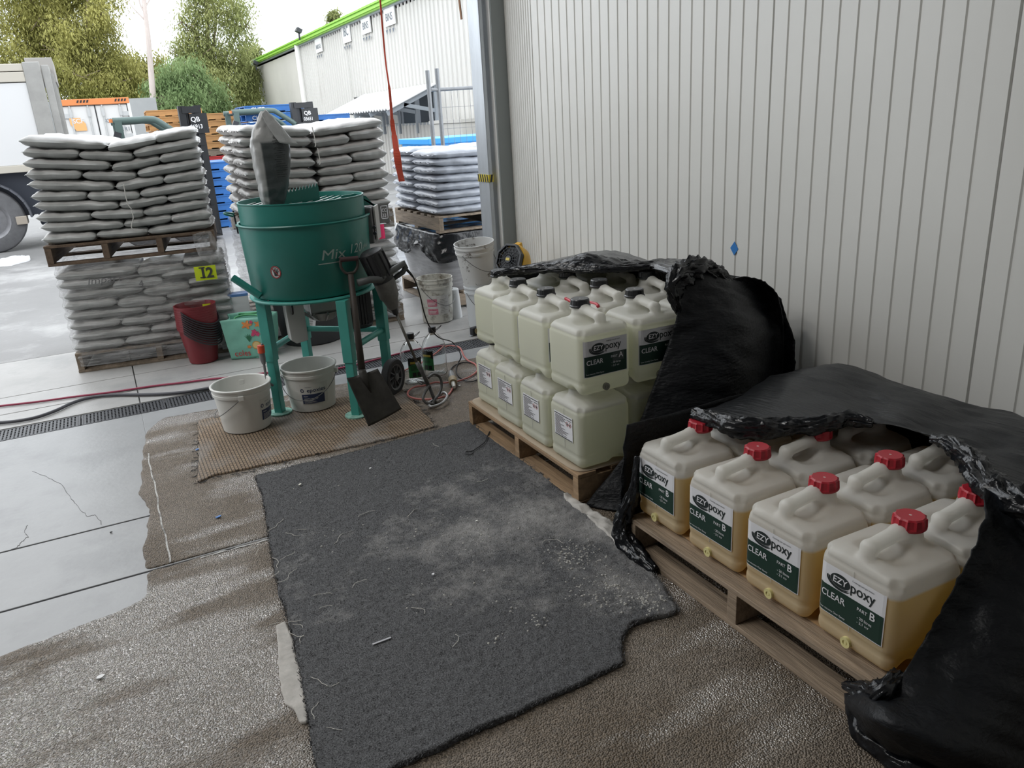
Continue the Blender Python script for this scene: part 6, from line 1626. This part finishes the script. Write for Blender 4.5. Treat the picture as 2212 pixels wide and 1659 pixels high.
q = at(50, 475, Y=TY); tb_(q.x-.10, q.x+.06, TY-.02, TY+.3, q.z-.07, q.z+.06, 'marker_box', mat('marker_tan', (.33,.29,.24), .6), .01)

# shipping container
CY = 26.0; c0 = at(126, 222, Y=CY); c1 = at(276, 217, Y=CY); cz = (c0.z+c1.z)/2+.05
cw = c1.x-c0.x; ct = thing('shipping_container', 'white refrigerated shipping container with orange top rail', 'container', ((c0.x+c1.x)/2, CY+3, 0))
CWH = mat('container_white', (.60,.60,.59), .45); CO_ = mat('container_orange', (.60,.20,.06), .5); CG = mat('container_fitting', (.42,.43,.43), .5)
hw = cw/2
MB().box(-hw, hw, -2.9, 3, 0, cz-.12).build('box', CWH, ct, bevel=.02)
MB().box(-hw-.03, hw+.03, -3.02, -2.88, cz-.13, cz+.03).build('top_rail', CO_, ct, bevel=.01)
for sx_ in (-1, 1): MB().box(sx_*hw-.04, sx_*hw+.04, -3.01, -2.9, .05, cz-.1).build('corner_post', CWH, ct, bevel=.01)
for sx_ in (-1, 1):
    d = MB().box(min(sx_*.012, sx_*(hw-.06)), max(sx_*.012, sx_*(hw-.06)), -2.96, -2.90, .15, cz-.16).build('door', CWH, ct, bevel=.008)
    for fx in (.22, .78):
        x = sx_*fx*(hw-.06); MB().cyl((x, -2.99, .15), (x, -2.99, cz-.14), .02, 8).build('lock_bar', CG, d)
        MB().obox((x, -2.99, cz-.33), (.07, .05, .22)).build('bar_keeper', CG, d)
    for zz in (cz-.40, cz-1.0): MB().obox((sx_*(hw-.10), -2.98, zz), (.26, .04, .12)).build('hinge', CG, d)
MB().box(-.014, .014, -2.97, -2.93, .15, cz-.14).build('door_seal', BLACKPL, ct)
for sx_ in (-1, 1): MB().box(sx_*(hw-.05)-.02, sx_*(hw-.05)+.02, -2.955, -2.93, .15, cz-.14).build('frame_seal', BLACKPL, ct)
b = MB(); f = lambda u, v: (u, -3.0, v); k_ = hw
b.text('SCFU  912328 8', .15, f, x=k_*.18, y=cz-.62, bold=.004, sx=.8); b.text('4ER1', .15, f, x=k_*.55, y=cz-.86, bold=.004)
for k in range(4): b.text('MAX GR', .07, f, x=k_*.18, y=cz-1.15-k*.16)
b.build('marking', SINK, ct)
b = MB(); b.add([f(-hw*.80, cz-.46), f(-hw*.50, cz-.46), f(-hw*.36, cz-.62), f(-hw*.36, cz-.80), f(-hw*.66, cz-.80), f(-hw*.80, cz-.62)], [(0,1,2,3,4,5)]); b.build('orange_logo', mat('logo_orange', (.72,.36,.14), .5), ct)
b = MB(); f = lambda u, v: (u, -3.03, v)
for c in (-.5, .6):
    for k in range(4): x = c*hw+k*.08; b.add([f(x, cz-.07), f(x+.045, cz-.07), f(x+.075, cz), f(x+.03, cz)], [(0,1,2,3)])
b.build('warning_stripes', BLACKPL, ct)
b = MB(); f = lambda u, v: (u, -3.005, v); b.text('SCF', .17, f, x=-hw*.72, y=cz-.60, bold=.02); b.build('logo_lettering', CWH, ct)

# pallet piles
def pile_pallet(lab, x, y, z, m, rz=0, Lx=1.165, text=None, group=None):
    t = thing('stacked_pallet', lab, 'pallet', (x, y, z), rz, group)
    b = MB()
    for k in range(3): yy = -.56+k*.56; b.box(-Lx/2, Lx/2, yy-.03, yy+.03, .022, .12)
    o = b.build('bearers', m, t)
    MB().box(-Lx/2, Lx/2, -.6, .6, .12, .142).build('top_deck', m, t)
    b = MB()
    for k in range(5): xx = -Lx/2+.06+k*(Lx-.12)/4; b.box(xx-.06, xx+.06, -.6, .6, 0, .022)
    b.build('bottom_deck', m, t)
    if text:
        bb = MB(); bb.text(text, .115, lambda u, v: (u, -.605, v+.025), x=-Lx/2+.12, y=0, bold=.02); bb.build('lettering', L_WHITE, t)
    return t
def pile(px, Y, ztop_px, n, m, lab, rz=0, Lx=1.165, cols=None, group=None, pz=None):
    q = at(px, ztop_px, Y=Y); z = q.z-.142; n = int(round(z/.145))+1; dzp = z/(n-1)
    for k in range(n):
        zz = z-k*dzp
        mm = m if not cols or k not in cols else cols[k]
        cn = '' if not cols or k not in cols else ' painted red' if mm is REDP else ' greyed'
        pile_pallet('%s, %s from the top%s' % (lab, ORD[k], cn), q.x+random.uniform(-.03,.03), Y+.6, zz, mm, rz+random.uniform(-.03,.03), Lx, group=group)
REDP = mat('pallet_red', (.45,.03,.03), .6)
pile(378, 20, 236, 12, WOOD_Y, 'new timber pallet in the pile behind the left forklift mast', group='timber pallets behind the left forklift mast')
pile(470, 19, 244, 12, WOOD_Y, 'new timber pallet in the pile between the forklifts', Lx=1.2, cols={6: REDP, 5: WOOD_G}, group='timber pallets between the forklifts')
for k in range(3):
    q = at(592, 226, Y=17.5); pile_pallet('bright blue pallet carried by the right forklift, %s from the top' % ORD[k], q.x, 18.1, q.z-.142-k*.16, BLUE_P, .0, 1.2, 'CHEP' if k < 3 else None, 'blue pallets on the right forklift')
q = at(462, 350, Y=15.5); z5 = q.z-.142; n5 = int(round(z5/.145))+1
for k in range(n5):
    zz = z5*(1-k/(n5-1)); pile_pallet('blue pallet standing low between the left stacks, %s from the top' % ORD[k], q.x+.1, 16.1, zz, BLUE_P, .05, 1.165, group='blue pallets low between the sack stacks')
pile(705, 20, 247, 12, BLUE_P, 'blue pallet in the pile behind the right forklift mast', Lx=1.2, group='blue pallets behind the right forklift mast')

# forklifts
def forklift(lab, mast0, mast1, Y, plate, gx0, gx1, gz, curve, forkz=0):
    pm0 = at(*mast0, Y=Y); pm1 = at(*mast1, Y=Y); xm = (pm0.x+pm1.x)/2; wm = (pm1.x-pm0.x)/2; zt = (pm0.z+pm1.z)/2
    t = thing('forklift', lab, 'forklift', (xm, Y, 0)); FG = mat('forklift_green', (.075,.115,.105), .45); FO = mat('forklift_body', (.10,.11,.11), .5)
    for s_ in (-1, 1):
        MB().box(s_*wm-.05, s_*wm+.05, -.06, .10, .05, zt).build('mast_rail', BLACKPL, t); MB().box(s_*wm*.6-.035, s_*wm*.6+.035, -.03, .08, .05, zt-.05).build('inner_rail', DARKSTEEL, t)
    for zz in (zt-.06, zt-.55, .9): MB().box(-wm, wm, -.08, .08, zz-.05, zz+.05).build('crossbar', BLACKPL, t)
    MB().cyl((-.05, 0, .2), (-.05, 0, zt-.1), .035, 10).build('lift_ram', DARKSTEEL, t)
    MB().box(-wm*.2, wm+.12, -.09, -.07, zt-.42, zt-.12).build('number_board', BLACKPL, t)
    b = MB(); f = lambda u, v: (u, -.10, v); b.text(plate[0], .10, f, x=wm*.45, y=zt-.24, align='c', bold=.02); b.text(plate[1], .088, f, x=wm*.45, y=zt-.345, align='c', bold=.02, sx=.85); b.build('number', L_WHITE, t)
    g0 = at(gx0, gz, Y=Y); g1 = at(gx1, gz-2, Y=Y); x0 = g0.x-xm; x1 = g1.x-xm; zg = g0.z
    for yy in (-.05, 1.0):
        P = [(x0, yy, zg), (x0+(x1-x0)*.5, yy, zg), (x1-.15, yy, zg), (x1, yy, zg-.06), (x1+curve, yy, zg-.42), (x1+curve+.1, yy, .9)]
        MB().tube(catmull(P, 5), .05, 10).build('guard_tube', FG, t, smooth=4)
        MB().box(x0+.02, x0+.12, yy-.05, yy+.05, .8, zg).build('guard_post', FG, t)
    for k in range(6): xx = x0+.1+k*(x1-x0-.2)/5; MB().box(xx-.02, xx+.02, 0, 1.0, zg-.02, zg+.02).build('roof_bar', FG, t)
    MB().box(x0-.15, x1+.2, .0, 1.0, .35, .95).build('body', FO, t, bevel=.05); MB().box(x0-.35, x0+.1, .0, 1.0, .3, 1.1).build('counterweight', FO, t, bevel=.1)
    MB().obox((x0+.02, -.1, zg-.22), (.10, .10, .12), Matrix.Rotation(.4, 3, 'Y')).build('lamp', DARKSTEEL, t); MB().box(x0-.05, x0+.0, -.08, -.02, zg-.02, zg+.03).build('indicator', CO_, t)
    for xx in (x0+.1, x1+.1): MB().lathe([(0,-.12),(.28,-.12),(.30,-.1),(.30,.1),(.28,.12),(0,.12)], 24, Matrix.Translation((xx, .05, .30)) @ Matrix.Rotation(math.pi/2, 4, 'X')).build('wheel', BLACK_RUB, t, smooth=.6)
    zf_ = forkz if forkz else .15
    MB().box(-wm, wm, -.16, -.10, zf_-.05, zf_+(.08 if forkz else .4)).build('fork_carriage', BLACKPL, t)
    for s_ in (-1, 1): MB().box(s_*wm*.7-.06, s_*wm*.7+.06, -.15, 1.9, zf_-.05, zf_-.005).build('fork_tine', DARKSTEEL, t)
    return t
forklift('dark green forklift with black mast behind the left sack stack', (390, 229), (424, 228), 14.0, ('QB', '06913'), 243, 345, 262, .35)
forklift('dark grey forklift carrying blue pallets behind the middle sack stack', (632, 222), (668, 219), 16.4, ('QB', '03651'), 500, 600, 243, .4, at(592, 226, Y=17.5).z-.142-.32)
# litter of plastic on the yard
q0 = [(0,566),(14,560),(28,556),(45,555),(58,556),(68,560),(60,566),(40,570),(26,575),(10,576),(-12,577)]
pl = [(p.x, p.y) for p in (at(x, y, Z=0) for x, y in q0)]
o = sheet('plastic_litter', pl, .04, .02, lambda x, y: .05*abs(nz3(x*4, y*2, 0)), mat('white_litter', (.70,.70,.70), .4), None, z0=0, jag=.01, seed=9)
tag(o, 'crumpled white plastic lying on the yard by the truck wheel', 'litter')

# back boundary: concrete wall, grass bank, trees
GRASS = mat('grass_green', (.13,.23,.045), .8, var=.4, vscale=3)
bk = MB(); bk.grid(lambda u, v: (-30+38.5*u, 38+14*v, -.02+1.9*v*v+.15*nz3(u*20, v*4, 0)), 60, 10); o = bk.build('grass_bank', mat('bank_earth', (.16,.22,.06), .9, var=.35, vscale=1.2)); tag(o, 'grass covered bank rising behind the yard', 'bank', kind='stuff')
rs = random.Random(21); gb = MB()
for k in range(9000):
    u = rs.random(); v = rs.random(); x = -10+18*u; y = 38.5+8*v; v2 = (y-38)/14; z = -.02+1.9*v2*v2
    h_ = rs.uniform(.25, .7); a = rs.random()*6.28; dx, dy = .03*math.cos(a), .03*math.sin(a); lx, ly = rs.uniform(-.15,.15), rs.uniform(-.15,.15)
    gb.add([(x-dx,y-dy,z),(x+dx,y+dy,z),(x+lx,y+ly,z+h_)], [(0,1,2)])
tag(gb.build('long_grass', GRASS), 'long green grass growing on the bank behind the pallets', 'grass', kind='stuff')
q0 = at(272, 213, Y=37.5); q1 = at(318, 208, Y=37.5)
cwall = MB().box(q0.x-14, q1.x+.3, 37.5, 37.75, 0, q0.z).build('boundary_wall', mat('boundary_grey', (.30,.31,.31), .8, var=.1, vscale=.6)); tag(cwall, 'grey concrete boundary wall behind the container', 'wall')

def leaf_mat(name, c1, c2):
    m = bpy.data.materials.new(name); m.use_nodes = True; nt = m.node_tree; N = nt.nodes; L = nt.links; N.clear()
    out = N.new('ShaderNodeOutputMaterial'); t = N.new('ShaderNodeTexCoord'); n = N.new('ShaderNodeTexNoise'); n.inputs['Scale'].default_value = .75; n.inputs['Detail'].default_value = 5
    r = N.new('ShaderNodeValToRGB'); r.color_ramp.elements[0].position = .35; r.color_ramp.elements[1].position = .65
    r.color_ramp.elements[0].color = (*c1, 1); r.color_ramp.elements[1].color = (*c2, 1)
    L.new(t.outputs['Object'], n.inputs['Vector']); L.new(n.outputs['Fac'], r.inputs['Fac'])
    d = N.new('ShaderNodeBsdfDiffuse'); tr_ = N.new('ShaderNodeBsdfTranslucent'); ms = N.new('ShaderNodeMixShader'); ms.inputs['Fac'].default_value = .42
    L.new(r.outputs['Color'], d.inputs['Color']); L.new(r.outputs['Color'], tr_.inputs['Color']); L.new(d.outputs[0], ms.inputs[1]); L.new(tr_.outputs[0], ms.inputs[2]); L.new(ms.outputs[0], out.inputs['Surface'])
    return m
LV1 = leaf_mat('gum_leaves_olive', (.23,.23,.075), (.47,.45,.17)); LV2 = leaf_mat('gum_leaves_green', (.20,.23,.09), (.43,.45,.20)); LV3 = leaf_mat('wattle_leaves', (.14,.21,.09), (.30,.39,.19))
BARK = mat('gum_bark', (.42,.37,.32), .8, var=.25, vscale=2, stretch=(3,3,.5)); BARK_D = mat('dark_bark', (.17,.13,.10), .9, var=.3, vscale=2, stretch=(3,3,.5))
def tree(lab, base, top, blobs, m, nleaf, bark=BARK_D, tr=.22, lsz=(.22,.07), seed=0, group=None):
    rs = np.random.RandomState(seed); t = thing('gum_tree', lab, 'tree', base, 0, group); bv = Vector(base)
    b = MB(); b.tube(catmull([(0,0,0), (top[0]*.3+.15, 0, top[2]*.35), (top[0]*.7-.1, .1, top[2]*.7), top], 4), [tr*(1-.72*i/12) for i in range(13)], 9)
    b.build('trunk', bark, t, smooth=4)
    b = MB()
    for (cx, cy, cz, rx, ry, rz_) in blobs:
        hz = max(.8, min(cz-rz_*.5, top[2])*.6); f_ = hz/max(top[2], .1)
        st_ = (top[0]*f_, 0, hz)
        b.tube([st_, ((st_[0]+cx)/2, cy*.5, (hz+cz)/2+.1), (cx, cy, cz), (cx+rx*.3, cy, cz+rz_*.6)], [tr*.42, tr*.28, tr*.16, .02], 6)
        for k in range(5):
            a = rs.rand()*6.28; b.tube([(cx, cy, cz-.2), (cx+rx*.45*math.cos(a), cy+ry*.45*math.sin(a), cz+rz_*rs.uniform(-.1,.3)), (cx+rx*.85*math.cos(a+.2), cy+ry*.85*math.sin(a+.2), cz+rz_*rs.uniform(-.2,.6))], [tr*.16, .035, .012], 5)
    b.build('branches', bark, t, smooth=4)['kind'] = 'stuff'
    vol = np.array([bl[3]*bl[4]*bl[5] for bl in blobs])**.75; vol /= vol.sum(); V = []; F = []
    P = []
    for bl, pv in zip(blobs, vol):
        n = int(nleaf*pv); ncl = max(8, int(n/60))
        d = rs.normal(size=(ncl, 3)); d /= np.linalg.norm(d, axis=1)[:, None]; r = rs.rand(ncl)[:, None]**.45
        C_ = np.array(bl[:3])+d*r*np.array(bl[3:])*.92
        i = rs.randint(0, ncl, n); sc = .085*np.mean(bl[3:])+.12
        pts = C_[i]+rs.normal(size=(n, 3))*sc*np.array([1,1,1.15]); pts[:, 2] -= abs(rs.normal(size=n))*sc*.5
        P.append(pts)
    P = np.concatenate(P); n = len(P)
    a = rs.rand(n)*2*np.pi; dr_ = rs.uniform(.25, 1.0, n)
    ax_ = np.stack([np.cos(a)*(1-dr_*.6), np.sin(a)*(1-dr_*.6), -dr_], 1); ax_ /= np.linalg.norm(ax_, axis=1)[:, None]
    b2 = a+rs.uniform(.8, 2.2, n); sd = np.stack([np.cos(b2), np.sin(b2), rs.uniform(-.4,.4,n)], 1)
    ln = rs.uniform(.7, 1.3, n)[:, None]*lsz[0]; wd = rs.uniform(.7, 1.3, n)[:, None]*lsz[1]
    v0 = P; v1 = P+ax_*ln*.5+sd*wd*.5; v2 = P+ax_*ln; v3 = P+ax_*ln*.5-sd*wd*.5
    vs = np.stack([v0, v1, v2, v3], 1).reshape(-1, 3); fs = np.arange(n*4).reshape(-1, 4)
    me = bpy.data.meshes.new('foliage'); me.from_pydata(vs.tolist(), [], fs.tolist()); me.materials.append(m)
    o = bpy.data.objects.new('foliage', me); COL.objects.link(o); o.parent = t
    o['kind'] = 'stuff'
    return t
def blobs_px(base, Y, lst):      # crown clumps given as places in the yard's background, at real depth
    out = []
    for px, py, rpx, rpy, dy in lst:
        q = at(px, py, Y=Y+dy); k = (q-Vector((0,0,CAMZ))).length/FPX
        out.append((q.x-base[0], dy, q.z-base[2], rpx*k, rpx*k*.8, rpy*k))
    return out
def tree_px(lab, px, Y, zb, toppx, lst, m, n, **kw):
    q = at(px, 280, Y=Y); base = (q.x, Y, zb); tp = at(*toppx, Y=Y)
    return tree(lab, base, (tp.x-base[0], 0, tp.z-zb), blobs_px(base, Y, lst), m, n, **kw)
tree_px('tall olive gum tree at the far left behind the truck', 60, 50, 0, (70,-40), [(30,60,80,60,0),(100,30,75,60,1),(60,-60,110,70,0),(150,-40,60,60,1),(20,150,80,50,-1),(110,110,70,55,0)], LV1, 38000, seed=1, lsz=(.23,.06))
tree_px('broad olive gum tree above the white container', 185, 48, 0, (190,-30), [(175,110,75,60,0),(215,50,45,60,0),(150,170,70,45,-1),(240,150,60,55,0),(195,-30,60,50,1),(120,60,50,50,1),(290,190,50,40,0),(225,185,60,45,-1)], LV1, 38000, seed=2, lsz=(.23,.06))
tree_px('leafy gum tree rising left of the warehouse corner', 445, 46, 0, (450,0), [(470,20,70,55,0),(420,60,45,45,0),(520,60,30,40,0),(440,130,75,50,0),(500,140,60,60,0),(470,200,80,50,-1),(540,190,30,50,0),(440,-40,60,40,0),(400,115,35,35,0)], LV2, 34000, seed=3, lsz=(.22,.055))
tree_px('rounded bright green wattle bush before the gum trees', 400, 41, .0, (400,170), [(395,175,48,45,0),(360,205,40,40,0),(440,205,45,40,0),(400,225,60,32,-1),(465,235,30,20,0)], LV3, 24000, seed=4, lsz=(.24,.05), tr=.12)
tree_px('dark bushy tree filling the gap left of the bare trunk', 290, 52, 0, (290,170), [(275,165,60,45,0),(320,190,48,40,0),(250,200,60,40,0),(345,160,30,40,0),(300,215,50,25,-1)], LV1, 20000, seed=5, lsz=(.30,.09), tr=.15)
tree_px('dark gum tree just left of the warehouse wall', 548, 54, 0, (545,120), [(545,130,25,35,0),(535,180,35,40,0),(560,215,25,30,0)], LV2, 9000, seed=6, lsz=(.30,.09), tr=.16)
tree_px('treetop showing above the lime green fascia', 727, 60, 0, (727,40), [(722,34,14,10,0),(736,40,12,9,0)], LV2, 2500, seed=7, lsz=(.30,.09), tr=.2)
# bare pale trunk
q = [at(x, y, Y=40) for x, y in ((336,262),(330,200),(325,140),(320,80),(313,20),(309,-30))]; bq = Vector((q[0].x, 40, 0.2))
t = thing('bare_trunk', 'tall bare pale gum trunk standing against the sky', 'tree', bq)
P = [Vector((0,0,0))]+[p-bq for p in q]; C_ = catmull(P, 5); MB().tube(C_, [.155-.075*i/len(C_) for i in range(len(C_))], 10).build('trunk', mat('pale_bark', (.46,.40,.37), .7, var=.2, vscale=1.5, stretch=(3,3,.6)), t, smooth=4)
for A in (((312,42),(300,30),(285,14),(262,-15)), ((311,25),(303,10),(297,-15)), ((312,18),(318,8),(330,-12))):
    MB().tube(catmull([at(x, y, Y=40)-bq for x, y in A], 4), [.045-.003*i for i in range(len(A)*4-3)], 7).build('branch', mat('pale_bark', (.46,.40,.37)), t, smooth=4)
